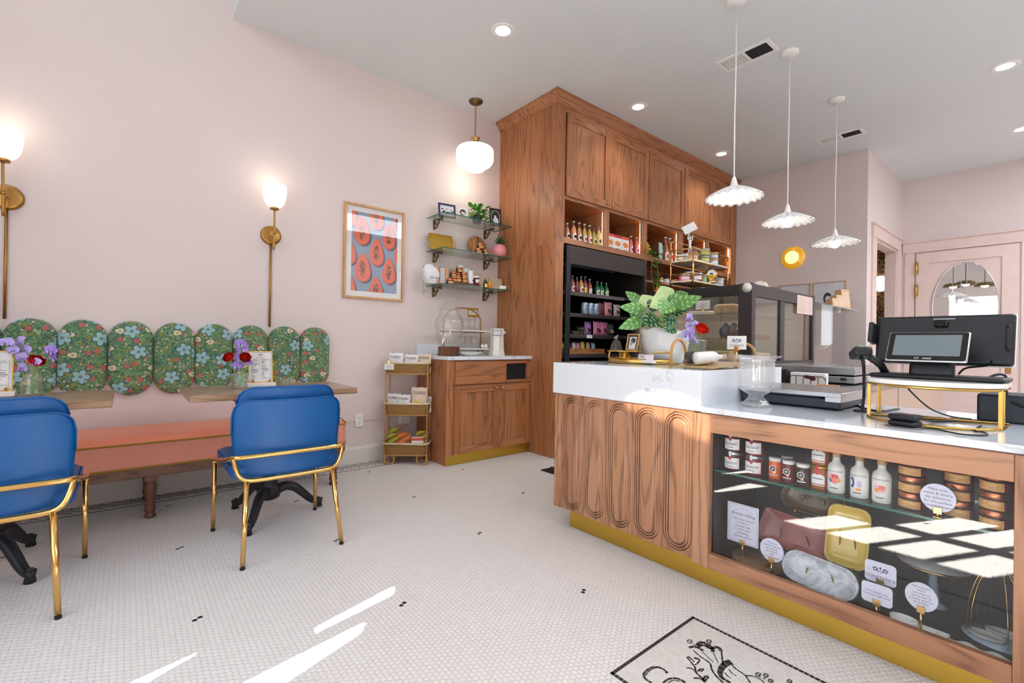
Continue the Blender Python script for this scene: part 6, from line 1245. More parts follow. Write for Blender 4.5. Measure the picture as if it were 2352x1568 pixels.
m = M(); m.lathe([(.0001, 0), (.095, 0), (.105, .006), (.125, .06), (.137, .12), (.134, .165), (.142, .195), (.13, .193), (.124, .16), (.126, .12), (.11, .05), (.0001, .03)], seg=56, fn=lambda r, z, a: (r*(1+.02*math.sin(5*a)*(z > .1)), .010*math.sin(4*a+.6)*max(0, z-.14)/.05 if z > .14 else 0), caps=False); part('pot', m, WHITEG, pp)
m = M(); m.lathe([(.0001, .15), (.122, .15)], seg=24, caps=False); part('soil', m, P('potting_soil', (60, 44, 34), .9), pp)
PC = Vector((2.375, 2.50, RT+.0085)); m = M(); ms = M(); rg = random.Random(4)
LV_ = [(620, 505, 2.40, 190, 455, 2.30, .058, 0, .12, .2), (552, 400, 2.50, 285, 200, 2.44, .050, 0, .05, .3), (565, 690, 2.36, 170, 818, 2.24, .062, 0, .35, .35), (680, 460, 2.42, 560, 265, 2.48, .085, 1, .05, .2), (880, 490, 2.36, 770, 270, 2.40, .085, 1, -.1, .3), (975, 360, 2.48, 880, 115, 2.50, .095, 1, .1, .3), (930, 330, 2.56, 800, 235, 2.6, .06, 2, .1, .3), (960, 395, 2.45, 1320, 325, 2.50, .075, 0, .18, .3), (1130, 450, 2.42, 1560, 282, 2.36, .062, 0, .12, .4), (1020, 560, 2.46, 1345, 490, 2.44, .05, 2, .15, .3), (1020, 385, 2.36, 850, 570, 2.27, .085, 0, .22, .25), (790, 360, 2.44, 720, 555, 2.36, .075, 2, .15, .3), (790, 620, 2.34, 612, 770, 2.24, .085, 2, .15, .25), (1085, 600, 2.40, 930, 695, 2.36, .085, 2, .3, .25), (1060, 770, 2.38, 945, 865, 2.33, .075, 2, .2, .3), (612, 600, 2.36, 495, 650, 2.34, .05, 2, .1, .3), (1050, 420, 2.5, 1110, 520, 2.46, .06, 0, .1, .3), (1060, 300, 2.58, 1330, 235, 2.6, .05, 0, .1, .3), (640, 690, 2.44, 420, 740, 2.36, .05, 2, .1, .3), (560, 600, 2.5, 350, 590, 2.42, .06, 0, .25, .3)]
for bx, by, bY, tx, ty, tY, w, kd, dr, cu in LV_:
    a = cz(bx, by, 'Y', bY)-PC; b = cz(tx, ty, 'Y', tY)-PC
    toc = (CAM-PC).normalized(); sd = (b-a).cross(toc)+Vector((0, 0, .0)); add_leaf(m, a, b, w*1.22, dr*.55, sd, cu, 6, 22, [(0, 1), (2, 1), (3, 1)][kd], 9, fold=.6)
    r0 = Vector((rg.uniform(-.04, .04), rg.uniform(-.04, .04), .15)); ms.tube(bez(r0, r0+Vector((0, 0, .06)), a-Vector((0, 0, .03)), a, 8), .0042, 6)
part('foliage', m, [LG, LV, LP, LD], pp); part('stalks', ms, STEM, pp)
cs = thing('cake_stand', 'small brass cake stand on the brass tray', 'stand', (2.225, 2.30, RT+.0085)); m = M(); m.lathe([(.0001, 0), (.048, 0), (.047, .004), (.022, .055), (.022, .06), (.0001, .06)], seg=40, caps=False); part('foot', m, BRASS, cs); m = M(); m.lathe([(.0001, .06), (.105, .061), (.108, .066), (.104, .068), (.0001, .066)], seg=56, caps=False, fn=lambda r, z, a: (r*(1+.015*math.sin(12*a)), 0)); part('plate', m, BRASS, cs)
CZ = RT+.0085+.0685
be = thing('crystal_bell', 'cut crystal bell with bird finial on the brass cake stand', 'bell', (2.165, 2.29, CZ)); m = M(); m.lathe([(.037, .0), (.034, .006), (.029, .03), (.024, .05), (.012, .062), (.006, .066), (.0001, .068)], seg=24, caps=False, fn=lambda r, z, a: (r*(1+.05*math.cos(12*a+90*z)), 0)); part('bell', m, JARG, be); m = M(); m.ball((0, 0, .078), .008, 10, sq=(1.3, .8, .9)); m.ball((.009, 0, .088), .0048, 10); m.tube([(-.006, 0, .08), (-.02, 0, .074)], .0025, 6); m.cyl((0, 0, .066), (0, 0, .073), .004); part('finial', m, CRYSTAL, be)
pf = thing('photo_frame', 'gold-edged glass photo frame on the brass cake stand', 'picture', (2.275, 2.29, CZ), math.radians(-6)); mx = Matrix.Rotation(-.2, 4, 'X') @ FY((0, 0, .002)); w, h = .088, .098; sk_ = .0
m = M(); m.prism([(-w/2, 0), (w/2, 0), (w/2, h), (-w/2, h)], -.003, .003, mx, holes=[[(-w/2+.005, .005), (-w/2+.005, h-.005), (w/2-.005, h-.005), (w/2-.005, .005)]]); part('frame', m, GOLD, pf); m = M(); m.prism([(-.026, .008), (.026, .008), (.026, .08), (-.026, .08)], -.0005, .0002, mx); pr_ = part('photo', m, PHL, pf)
m = M(); m.prism(ellipse(.018, .016, 18, .004, .058), .0003, .0005, mx, 0); m.prism(ellipse(.010, .013, 16, -.008, .043), .0005, .0007, mx, 1); m.prism(ellipse(.018, .016, 16, .004, .021), .0003, .0005, mx, 2); part('image', m, [INKD, PHS, PAPER], pr_); m = M(); m.prism([(-w/2+.005, .005), (w/2-.005, .005), (w/2-.005, h-.005), (-w/2+.005, h-.005)], .0008, .001, mx); part('glass', m, GLASS, pf); m = M(); m.tube([mx @ Vector((.03, h*.6, -.003)), (.03, .055, .003)], .002, 6); m.tube([mx @ Vector((-.03, h*.6, -.003)), (-.03, .055, .003)], .002, 6); part('leg', m, GOLD, pf)
def cardstand(label, loc, rz, w, h, block=True):
    o = thing('card_stand', label, 'sign', loc, rz); m = M(); m.rbox(-w/2-.008, w/2+.008, -.014, .018, 0, .016, .002); part('block', m, MARBLE, o); lx = Matrix.Rotation(-.15, 4, 'X') @ FY((0, 0, .016)); m = M(); m.prism([(-w/2, -.006), (w/2, -.006), (w/2, h), (-w/2, h)], 0, .001, lx); c = part('card', m, P('pale_pink_card', (240, 226, 232), .6), o); logo_part(c, lx @ Matrix.Translation((-w*.22, h*.62, .0012)), .03, INKD); return o
cardstand('pale pink card in white marble block on the brass tray', (2.375, 2.285, RT+.0085), math.radians(-4), .108, .032)
vs_ = thing('glass_vase', 'square pressed-glass vase with one red flower on the counter', 'vase', (2.562, 2.50, RT+.0)); m = M(); m.lathe([(.0001, 0), (.040, 0), (.044, .004), (.058, .135), (.055, .142), (.018, .15), (.016, .156), (.020, .165)], seg=8, caps=False, smooth=False); m.xf(0, Matrix.Rotation(PI/8, 4, 'Z')); part('vessel', m, JARG, vs_); m = M(); m.lathe([(.0001, .004), (.038, .004), (.047, .08), (.0001, .08)], seg=8, caps=False, smooth=False); m.xf(0, Matrix.Rotation(PI/8, 4, 'Z')); part('water', m, glassy('vase_water', (.88, .95, .86), .03, 1, 0, .3), vs_)
V3 = (2.562, 2.50, RT+.012)
flower('r', 'orange-red ranunculus in the square glass vase on the counter', V3, dz(362, 845, 'Y', 2.47), .0365, leafmat('ranunculus_orange', (232, 44, 20), (246, 78, 30), .5), 'flowers on the counter', mat2=REDF, tiltv=(.6, -.4, .5))
flower('s', 'tall violet sweet pea in the square glass vase on the counter', V3, dz(160, 680, 'Y', 2.48), .026, VIO, 'flowers on the counter', 4, VIO2)
flower('s', 'low violet sweet pea at the left of the square glass vase', V3, dz(150, 950, 'Y', 2.46), .026, VIO, 'flowers on the counter', 2, VIO2)
flower('s', 'violet sweet pea behind the orange-red ranunculus', V3, dz(255, 770, 'Y', 2.52), .02, VIO, 'flowers on the counter', 1, VIO2)
# rattan-handled caddy with two bottles
RAT = P('honey_rattan', (190, 140, 76), .4, coat=.2); cd = thing('bottle_caddy', 'tan caddy with rattan loop handles and clear sides holding two bottles', 'caddy', (2.76, 2.2, RT))
fl = [(2.665, 2.09), (2.872, 2.09), (2.876, 2.40), (2.67, 2.40)]; m = M(); m.prism([(x-2.76, y-2.2) for x, y in fl], .0005, .008, FZ((0, 0, 0))); m.xf(0, Matrix.Rotation(math.radians(3.5), 4, 'X') @ Matrix.Translation((0, 0, .011))); part('base', m, P('caddy_tan', (190, 156, 104), .35, .2), cd)
for x in (-.098, .112):
    m = M(); m.box(x-.0015, x+.0015, -.10, .19, .012, .075); part('side', m, GLASS, cd)
for cx, cy_, r_ in ((-.10, -.045, .068), (.075, .30, .055)):
    m = M(); m.tube([(cx+(.0 if cx < 0 else r_*math.cos(t)), cy_+(r_*math.cos(t) if cx < 0 else 0), .062+r_*1.15*max(0, math.sin(t))) if 0 < t < PI else (cx+(0 if cx < 0 else r_*math.cos(t)), cy_+(r_*math.cos(t) if cx < 0 else 0), .004) for t in [-.1]+[PI*i/18+.0001 for i in range(0, 18)]+[PI-.0001, PI+.1]], .007, 10); part('handle', m, RAT, cd)
def lying(label, p0, p1, r, body, band):
    o = thing('oil_bottle', label, 'bottle', p0, 0, 'bottles lying in the caddy'); d = Vector(p1)-Vector(p0); L = d.length; m = M(); m.lathe([(.0001, 0), (r*.92, 0), (r, .004), (r, L*.6), (r*.85, L*.68), (r*.42, L*.76), (r*.38, L*.88), (r*.38, L*.9), (.0001, L*.9)], seg=30, caps=False); R = d.to_track_quat('Z', 'Y').to_matrix().to_4x4(); m.xf(0, R); part('body', m, body, o); m = M(); m.lathe([(r*.43, L*.88), (r*.45, L*.89), (r*.45, L), (.0001, L)], seg=20, caps=False); m.xf(0, R); part('stopper', m, FRAMEW['Z'], o)
    m = M(); a0 = -2.2; m.sheet(lambda u, v: ((r+.0006)*math.cos(a0+(u-.5)*.5), (r+.0006)*math.sin(a0+(u-.5)*.5), L*(.42+.1*v)), 6, 2); m.xf(0, R); part('label', m, band, o); return o
lying('white bottle with orange mark lying in the rattan-handled caddy', (2.765, 2.13, RT+.05), (2.845, 2.265, RT+.06), .0305, WHITEG, ART[2]); lying('dark bottle with orange label lying behind the white one in the caddy', (2.70, 2.17, RT+.050), (2.78, 2.32, RT+.06), .0305, P('dark_glaze', (64, 58, 58), .15, coat=.5), ART[4])
lc = vsign('logo_card', 'white shop logo card on clear stand behind the rattan-handled caddy', 2.825, 1.08, .098, .07, 2.43, 'rect', ['', '', 'CONSTANCE'], .0125, 0, base=RT, tint=PAPER, logo=True, col=INK)
# crystal urn
u = thing('crystal_urn', 'footed fluted crystal urn with flared rim at the corner of the lower worktop', 'urn', (3.02, 2.205, .79))
CRY2 = glassy('cut_crystal', (1, 1, 1), .08, 1.4, .0, .8, .13)
def cut(r, z, a): k = 1+(.045*abs(math.sin(12*a)) if .085 < z < .21 else (.03*abs(math.sin(6*a)) if z < .03 else (.012*math.sin(30*a) if z > .21 else 0))); return (r*k, 0)
m = M(); m.lathe([(.0001, .001), (.062, .0), (.066, .006), (.05, .02), (.03, .045), (.033, .055), (.055, .066), (.069, .08), (.071, .1), (.070, .205), (.076, .217), (.097, .226), (.1, .230), (.094, .231), (.07, .222), (.064, .206), (.064, .1), (.055, .085), (.0001, .08)], seg=96, caps=False, fn=cut); part('vessel', m, CRY2, u)
# scale
sc = thing('counter_scale', 'flat black counter scale with steel top beside the crystal urn', 'scale', (3.09, 2.53, .79)); m = M(); m.rbox(-.2, .215, -.185, .17, .008, .05, .006); m.prism([(-.19, .045), (.12, .045), (.14, .05), (.12, .056), (-.19, .056)], -.17, .17, Matrix(((1, 0, 0, 0), (0, 0, 1, 0), (0, 1, 0, 0), (0, 0, 0, 1)))); part('body', m, P('scale_blue_black', (34, 44, 58), .45), sc)
m = M(); m.rbox(-.215, .222, -.195, .205, .057, .078, .003); m.rbox(.16, .222, -.195, .205, .036, .06, .003); part('platform', m, STEEL, sc, 'brushed steel platform')
for x in (-.17, .19):
    for y in (-.16, .14): m = M(); m.cyl((x, y, 0), (x, y, .01), .012); part('foot', m, RUBBER, sc)
# marble riser with till screens
rs = thing('marble_riser', 'half-round white marble riser on brass frame carrying the till', 'stand', (3.60, 2.33, .79)); D = [(.2*math.cos(t), -.2*math.sin(t)*.95) for t in [PI*i/28 for i in range(29)]]; D = [(x, y) for x, y in D]+[(-.2, .13), (.2, .13)]
m = M(); m.prism([(x*.985, y*.985) for x, y in D], .142, .158, FZ((0, 0, 0)), smooth=False); part('top', m, MARBLE, rs)
for z in (.004, .136): m = M(); m.tube([(x*.95, y*.95, z) for x, y in D[::2]+D[-2:]], .0055, 6, closed=True); part('ring', m, BRASS, rs)
for x, y in ((-.185, -.03), (-.172, .06), (.182, -.05), (.178, .09)): m = M(); m.rbox(x-.006, x+.006, y-.004, y+.004, .002, .14, .001); part('upright', m, BRASS, rs)
TZ = .79+.1585
ps = thing('till_screen', 'black till with large rear screen and small customer tablet on the marble riser', 'till', (3.60, 2.37, TZ), math.radians(-3))
m = M(); m.rbox(-.185, .195, -.075, .10, 0, .016, .007); part('base_plate', m, BLACK, ps)
m = M(); m.sheet(lambda a, b: (-.063+.126*a, -.055+.055*(1-math.cos(b*1.5)), .012+.085*math.sin(b*1.5)), 10, 12, thick=.02); m.rbox(-.05, .05, -.01, .06, .01, .15, .01); part('neck', m, BLACKM, ps)
sx = Matrix.Translation((.0, .06, .058)) @ Matrix.Rotation(math.radians(-13), 4, 'X'); m = M(); m.rbox(-.205, .20, 0, .022, 0, .195, .012, seg=3); m.xf(0, sx); b_ = part('rear_screen', m, BLACK, ps)
m = M(); m.rbox(-.207, .202, .018, .026, -.002, .198, .01); m.xf(0, sx); part('bezel', m, WHITE, ps, 'white front bezel'); m = M(); m.rbox(-.022, .022, -.012, .002, .145, .172, .008, seg=3); m.cyl((0, -.012, .158), (0, -.016, .158), .014); m.xf(0, sx); part('camera_pod', m, BLACKG, b_); m = M(); m.rbox(-.025, .04, -.004, .001, .175, .181, .002); m.xf(0, sx); part('hinge_bar', m, STEEL, b_)
m = M(); m.rbox(.178, .192, -.016, .002, .055, .15, .004); m.ball((.185, -.016, .14), .005, 10); m.ball((.185, -.016, .065), .005, 10); m.xf(0, sx); part('side_reader', m, BLACK, b_)
m = M(); m.rbox(-.222, -.205, -.05, .012, .075, .16, .004); m.xf(0, sx); part('card_slot', m, BLACK, b_)
tx = Matrix.Translation((-.012, -.095, .068)) @ Matrix.Rotation(math.radians(-30), 4, 'X'); m = M(); m.rbox(-.117, .117, 0, .01, 0, .127, .009, seg=3); m.xf(0, tx); tb = part('customer_tablet', m, P('tablet_silver', (206, 206, 204), .3, .8), ps)
m = M(); m.prism(rrect(.226, .119, .008, 4, 0, .0635), .0, .0012, tx @ FY((0, 0, 0))); part('tablet_face', m, BLACKG, tb); m = M(); m.prism(rrect(.192, .09, .001, 1, 0, .068), .0012, .0016, tx @ FY((0, 0, 0))); part('display', m, P('screen_grey', (112, 124, 128), .25), tb); text('toast', .0125, tx @ FY((.008, 0, 0)) @ Matrix.Translation((0, .0125, .0018)), PAPER, tb); m = M(); m.tube([tx @ FY((0, 0, 0)) @ Vector((x, y, .0018)) for x, y in rrect(.011, .007, .002, 3, -.022, .0125)], .0006, 5, closed=True); part('emblem', m, PAPER, tb)
sn = thing('barcode_scanner', 'black hand scanner with green light on flexible stand left of the till', 'scanner', (3.375, 2.37, .79)); hd = hz(400, 660, 'Y', 2.30)-Vector((3.375, 2.37, .79)); m = M(); m.rbox(-.032, .032, -.04, .045, -.02, .018, .012, seg=3); m.xf(0, Matrix.Translation(hd) @ Matrix.Rotation(.5, 4, 'Z') @ Matrix.Rotation(-.3, 4, 'X')); part('head', m, BLACK, sn)
m = M(); m.rbox(-.012, .012, -.02, .012, .017, .023, .003); m.xf(0, Matrix.Translation(hd) @ Matrix.Rotation(.5, 4, 'Z') @ Matrix.Rotation(-.3, 4, 'X')); part('light', m, emit('green_led', (.1, .8, .35), 1.0), sn, 'green light'); m = M(); m.tube([hd+Vector((.01, .03, -.005)), hd+Vector((.05, .08, -.05)), hd+Vector((.065, .09, -.085))], .014, 12); part('handle', m, BLACK, sn); m = M(); m.tube(catmull([hd+Vector((0, 0, -.018)), hd+Vector((.01, .0, -.05)), (-.005, .05, .09), (-.01, .06, .04), (-.015, .06, .008)], 6), .006, 8); m.lathe([(.0001, 0), (.03, 0), (.032, .004), (.02, .01), (.0001, .012)], (-.015, .06, 0), 20, caps=False); part('stand', m, BLACK, sn)
cr = thing('card_reader', 'small black card reader in front of the marble riser', 'card reader', (3.566, 2.085, .79), math.radians(-10)); m = M(); m.lathe([(.0001, 0), (.055, 0), (.055, .003), (.0001, .003)], seg=36, caps=False); part('dock', m, P('dock_grey', (110, 106, 104), .4), cr); m = M(); m.rbox(-.04, .04, -.03, .035, .0035, .024, .009, seg=3); part('body', m, BLACK, cr); m = M(); m.rbox(-.041, .041, -.031, .036, .025, .045, .009, seg=3); part('top', m, BLACK, cr)
pb = M(); pb.rbox(-.02, .30, -.03, .17, 0, .105, .008); solo('receipt_printer', pb, P('printer_blue_black', (26, 34, 48), .4), 'dark receipt printer at the right edge behind the marble riser', 'printer', (3.72, 2.56, .79))
def cable(label, pts, r=.0035):
    o = Vector(pts[0]); m = M(); m.tube(catmull([Vector(p)-o for p in pts], 7), r, 8); return solo('power_cable', m, BLACK, label, 'cable', o, 0, 'black cables on the worktop')
W_ = .7935; hp = lambda x, y, z: tuple(hz(x, y, 'Z', z))
cable('black cable running from the front card reader right and back under the riser', [hp(985, 1290, W_+.012), hp(1100, 1310, W_), hp(1300, 1305, W_), hp(1600, 1300, W_), hp(1900, 1320, W_)])
cable('black cable looping in front of the right end of the marble riser', [hp(970, 1372, W_), hp(1120, 1385, W_), hp(1350, 1432, W_), hp(1590, 1440, W_), hp(1560, 1410, W_), hp(1480, 1400, W_), hp(1540, 1350, W_)], .0028)
cable('black cable falling from the till over the right end of the riser', [hz(1650, 725, 'Y', 2.36), hz(1600, 780, 'Y', 2.4), hz(1400, 805, 'Y', 2.44), hz(1325, 865, 'Y', 2.44)], .0035)
cable('black cable arching from the till base down behind the riser', [hz(1600, 900, 'Y', 2.46), hz(1700, 865, 'Y', 2.48), hz(1770, 880, 'Y', 2.5), hz(1780, 960, 'Y', 2.53), hz(1785, 1060, 'Y', 2.54), hz(1840, 1130, 'Y', 2.53), hz(1960, 1180, 'Y', 2.5)], .0045)
cable('black cable hanging under the marble riser to the worktop', [hz(850, 1000, 'Y', 2.44), hz(960, 1110, 'Y', 2.44), hz(1080, 1200, 'Y', 2.46), hp(1250, 1262, W_), hp(1450, 1290, W_)], .003)
cable('black cable running from the scale to the marble riser', [hp(240, 1130, W_+.01), hp(330, 1150, W_), hp(450, 1190, W_), hp(600, 1215, W_), hp(760, 1190, W_)], .005)
# ================================================================== back counter, pastry case
PANELT = P('tan_panel', (186, 160, 140), .45); bc = thing('back_counter', 'low back counter with tan end panel under the pastry case', 'counter', (2.2, 4.9, 0)); m = M(); m.box(1.42, 3.04, 3.36, 6.6, 0, .775); part('carcass', m.shift((2.2, 4.9, 0)), PANELT, bc); m = M(); m.rbox(1.40, 3.06, 3.34, 6.62, .776, .80, .002); part('top', m.shift((2.2, 4.9, 0)), STEEL, bc); m = M(); m.box(3.041, 3.0415, 4.74, 4.75, .02, .77); part('door_gap', m.shift((2.2, 4.9, 0)), DARK, bc)
CB = .8005; cx0, cx1, cy0, cy1, cz1 = 1.25, 2.35, 3.70, 5.04, 1.548
pc = thing('pastry_case', 'dark-framed glass pastry case with sliding rear doors behind the counter', 'display case', (1.8, 4.37, CB)); CF = P('case_dark_brown', (46, 38, 38), .4)
def cp_(nm, boxes, mt, lab=None):
    m = M()
    for b in boxes: m.rbox(*b, .004)
    return wpart(nm, m, mt, pc, lab)
cp_('base', [(cx0+.15, cx1-.02, cy0+.03, cy1-.03, CB, .90)], BLACKM); cp_('floor', [(cx0, cx1, cy0, cy1, .90, .93)], CF); cp_('roof', [(cx0, cx1-.012, cy0, cy1, 1.50, cz1)], CF)
cp_('corner_post', [(2.248, cx1+.004, cy0-.004, cy0+.06, .90, cz1+.004)], CF); cp_('corner_post', [(2.27, cx1+.004, cy1-.045, cy1+.004, .90, cz1+.004)], CF)
cp_('door_head', [(cx1-.02, cx1+.002, cy0+.06, cy1-.045, 1.45, cz1)], CF); cp_('door_sill', [(cx1-.02, cx1+.002, cy0+.06, cy1-.045, .90, .945)], CF); cp_('door_stile', [(cx1-.03, cx1, 4.25, 4.34, .945, 1.45)], CF); cp_('post', [(cx0, cx0+.05, cy0, cy0+.05, .9, cz1)], CF); cp_('glass_head', [(cx0, 2.248, cy0-.002, cy0+.01, 1.46, cz1)], BLACKG)
CG_ = glassy('case_glass', (.93, .95, .94), .07); m = M(); m.box(cx0+.02, 2.248, cy0+.002, cy0+.006, .93, 1.47); wpart('side_glass', m, CG_, pc)
for a, b in ((cy0+.06, 4.25), (4.34, cy1-.045)): m = M(); m.box(cx1-.016, cx1-.012, a, b, .945, 1.45); wpart('sliding_door', m, CG_, pc)
for z in (1.12, 1.32): m = M(); m.box(cx0+.05, 2.24, cy0+.03, cy1-.06, z, z+.006); wpart('shelf', m, GLASSG, pc)
cp_('back_panel', [(cx0, cx0+.01, cy0+.05, cy1, .93, 1.5)], PANELT); cp_('far_panel', [(cx0, 2.27, cy1-.02, cy1-.005, .93, 1.5)], PANELT)
m = M(); m.lathe([(.0001, 0), (.036, 0), (.038, .002), (.0001, .004)], seg=32, caps=False); m.xf(0, FY((2.315, cy0-.0045, 1.517))); wpart('round_sticker', m, CREAM, pc)
lamp('case_light', 'AREA', (1.8, 4.3, 1.49), 9, (1, .92, .82), (0, 0, -1), shape='RECTANGLE', size=.8, size_y=1.0)  # added lamp to brighten the inside of the case; no fixture
nt = thing('paper_notice', 'pale pink handwritten notice stuck on the upper corner of the pastry case', 'notice', (2.3535, 4.79, 1.53)); m = M(); m.prism([(-.19, -.165), (.19, -.165), (.19, .0), (-.19, .0)], 0, .001, FX((0, 0, 0))); n_ = part('sheet', m, P('pink_paper', (232, 206, 196), .7), nt); m = M()
for k_ in range(8): m.box(.0012, .0014, -.17, -.17+(.19 if k_ % 2 else .22), -.025-.017*k_, -.0235-.017*k_); m.box(.0012, .0014, .09, .17, -.025-.017*k_, -.0235-.017*k_)
part('lettering', m, INK, n_)
BREAD = P('bread_tan', (206, 164, 112), .7); CHEESE = P('cheese_ivory', (236, 222, 190), .5)
def incase(nm, lab, cat, b, z, mt, loc, r=.01, group=None):
    m = M(); m.rbox(-b[0]/2, b[0]/2, -b[1]/2, b[1]/2, 0, b[2], r, seg=3); return solo(nm, m, mt, lab, cat, (loc[0], loc[1], z), 0, group)
incase('cheese_block', 'long ivory cheese wedge under the white price card in the pastry case', 'cheese', (.2, .1, .035), 1.3265, CHEESE, (1.86, 3.86)); incase('bread_loaf', 'wrapped tan loaf on the upper shelf of the pastry case', 'bread', (.19, .12, .085), 1.3265, BREAD, (2.08, 3.86), .03); incase('bread_loaf', 'wrapped tan loaf on the case floor behind the bottles', 'bread', (.26, .16, .09), .9305, BREAD, (1.98, 3.95), .03); incase('pastry_box', 'clear pastry tub on the case floor near the sliding doors', 'food tub', (.2, .25, .08), .9305, P('tub_beige', (222, 190, 150), .4), (2.2, 4.08), .02); incase('pastry_box', 'kraft pastry tray on the lower glass shelf of the pastry case', 'food tub', (.3, .4, .05), 1.1265, KRAFT, (1.95, 4.5), .01)
vsign('price_card', 'white price card standing on the ivory cheese wedge', 1.88, 1.415, .13, .075, 3.84, 'rect', ['Cheese', 'selection'], .014, 0, base=1.362, tint=PAPER)
for i, (zx, zy, mt, lab) in enumerate(((720, 880, P('navy_wrap', (34, 42, 72), .25, coat=.6), 'navy cellophane-wrapped bunch in the pastry case'), (850, 880, P('maroon_wrap', (86, 34, 36), .3, coat=.5), 'maroon wrapped bunch beside the navy one in the pastry case'))):
    p = dz(zx, zy, 'Y', 3.88); m = M(); m.sheet(lambda u_, v_: ((.05*math.sin(PI*(.08+.84*v_)))*math.cos(2*PI*u_)*(1+.12*math.sin(5*u_*2*PI+9*v_)), .04*math.sin(PI*(.08+.84*v_))*math.sin(2*PI*u_)*(1+.12*math.cos(7*u_*2*PI)), .13*v_), 30, 12, closed_u=True); solo('wrapped_bunch', m, mt, lab, 'packet', (p.x, 3.88, 1.1265), 0, 'wrapped bunches in the pastry case')
# brass two-tier stand on the case
sd = thing('tiered_stand', 'two-tier brass and marble stand of jars on top of the pastry case', 'stand', (1.7, 4.1, cz1+.0005)); sx0, sx1, sy0, sy1 = 1.59, 1.806, 3.80, 4.435
m = M()
for x in (sx0, sx1):
    for y in (sy0, sy1): m.cyl((x, y, cz1+.0005), (x, y, 1.915), .0065)
for z in (1.915, 1.70):
    m.tube([(sx0, sy0, z), (sx1, sy0, z), (sx1, sy1, z), (sx0, sy1, z)], .005, 8, closed=True)
m.tube([(sx0, sy0, 1.915), (sx0, sy0, 1.99), (sx0, sy0+.04, 2.01), (sx0, sy1-.04, 2.01), (sx0, sy1, 1.99), (sx0, sy1, 1.915)], .005, 8); wpart('frame', m, GOLD, sd)
TI = [1.638, 1.82]
for z in TI:
    m = M(); m.rbox(sx0-.004, sx1+.004, sy0-.004, sy1+.004, z-.012, z, .002); wpart('tier', m, MARBLE, sd); m = M(); m.tube([(sx0, sy0, z-.016), (sx1, sy0, z-.016), (sx1, sy1, z-.016), (sx0, sy1, z-.016)], .006, 8, closed=True); m.cyl((sx0, (sy0+sy1)/2, z-.016), (sx1, (sy0+sy1)/2, z-.016), .005); wpart('tier_rail', m, BRASS, sd)
def jar2(label, loc, r, h, fill, lid, lab=PAPER, group='jars on the tiered stand', rz=.6):
    o = thing('food_jar', label, 'jar', loc, rz, group); m = M(); m.lathe([(.0001, 0), (r*.94, 0), (r, .004), (r, h*.68), (r*.9, h*.72), (.0001, h*.72)], seg=26, caps=False); part('jar', m, fill, o); m = M(); m.lathe([(r*.95, h*.70), (r*1.0, h*.72), (r*1.0, h*.98), (.0001, h)], seg=26, caps=False); part('lid', m, lid, o)
    if lab: part('label', wrap(r, h*.14, h*.58, .7), lab, o)
    return o
GRN = liquid('green_olive_jar', (150, 160, 60)); PNK = liquid('pink_spread', (232, 110, 124)); GRP = liquid('pale_green_spread', (146, 206, 140)); BLUW = P('blue_white_jar', (150, 164, 190), .4)
e_ = .0005
jar2('honeycomb tub at the front left of the upper tier', (1.655, 3.85, TI[1]+e_), .042, .058, JARG, P('clear_lid', (220, 220, 224), .3), P('honeycomb', (240, 200, 140), .4)); 
gf = thing('gift_tub', 'honeycomb tub tied with purple ribbon on the upper tier', 'gift', (1.75, 3.89, TI[1]+e_), .6); m = M(); m.lathe([(.0001, 0), (.042, 0), (.046, .045), (.0001, .045)], seg=26, caps=False); part('tub', m, P('honeycomb', (240, 200, 140), .4), gf); m = M(); m.lathe([(.0001, .046), (.034, .046), (.038, .085), (.0001, .086)], seg=26, caps=False); part('upper_tub', m, HONEYO if False else P('honeycomb2', (236, 180, 100), .4), gf); m = M()
for k_ in range(7): a_ = k_*.9; add_leaf(m, (0, -.03, .06), (.075*math.cos(a_), -.045+.02*math.sin(a_*2), .06+.05*math.sin(a_)), .028, .3, None, .3, 3, 8)
part('ribbon', m, P('lilac_ribbon', (186, 164, 226), .4), gf)
for k_, tn in enumerate(('lower', 'upper')): jar2(f'{tn} of two stacked green jars on the upper tier', (1.76, 4.08, TI[1]+e_+k_*.0655), .047, .065, GRN, STEEL, P('lime_label', (206, 210, 130), .5)); jar2(f'{tn} of two stacked blue and white jars on the upper tier', (1.765, 4.24, TI[1]+e_+k_*.0585), .041, .058, BLUW, FRAMEW['Z'], PAPER)
jar2('small dark jar with white lid at the back of the upper tier', (1.66, 4.05, TI[1]+e_), .03, .1, JAM, WHITE, None); jar2('white-lidded jar at the back left of the upper tier', (1.63, 3.98, TI[1]+e_), .034, .09, JARG, WHITE, PAPER)
jar2('pink jar with steel lid at the left of the lower tier', (1.70, 3.85, TI[0]+e_), .052, .062, PNK, STEEL, PLAB); jar2('amber jar with white tag at the front corner of the lower tier', (1.775, 3.93, TI[0]+e_), .047, .075, AMB, STEEL, PAPER); jar2('pale green jar stacked at the back of the lower tier', (1.67, 3.98, TI[0]+e_), .05, .11, GRP, STEEL, None); jar2('small green jar in the middle of the lower tier', (1.775, 4.04, TI[0]+e_), .028, .065, GRP, STEEL, None); jar2('flat gold tin in the middle of the lower tier', (1.775, 4.155, TI[0]+e_), .052, .03, GOLD, GOLD, None); jar2('white printed tin at the right of the lower tier', (1.77, 4.33, TI[0]+e_), .045, .066, P('printed_tin', (214, 210, 214), .4), WHITE, None)
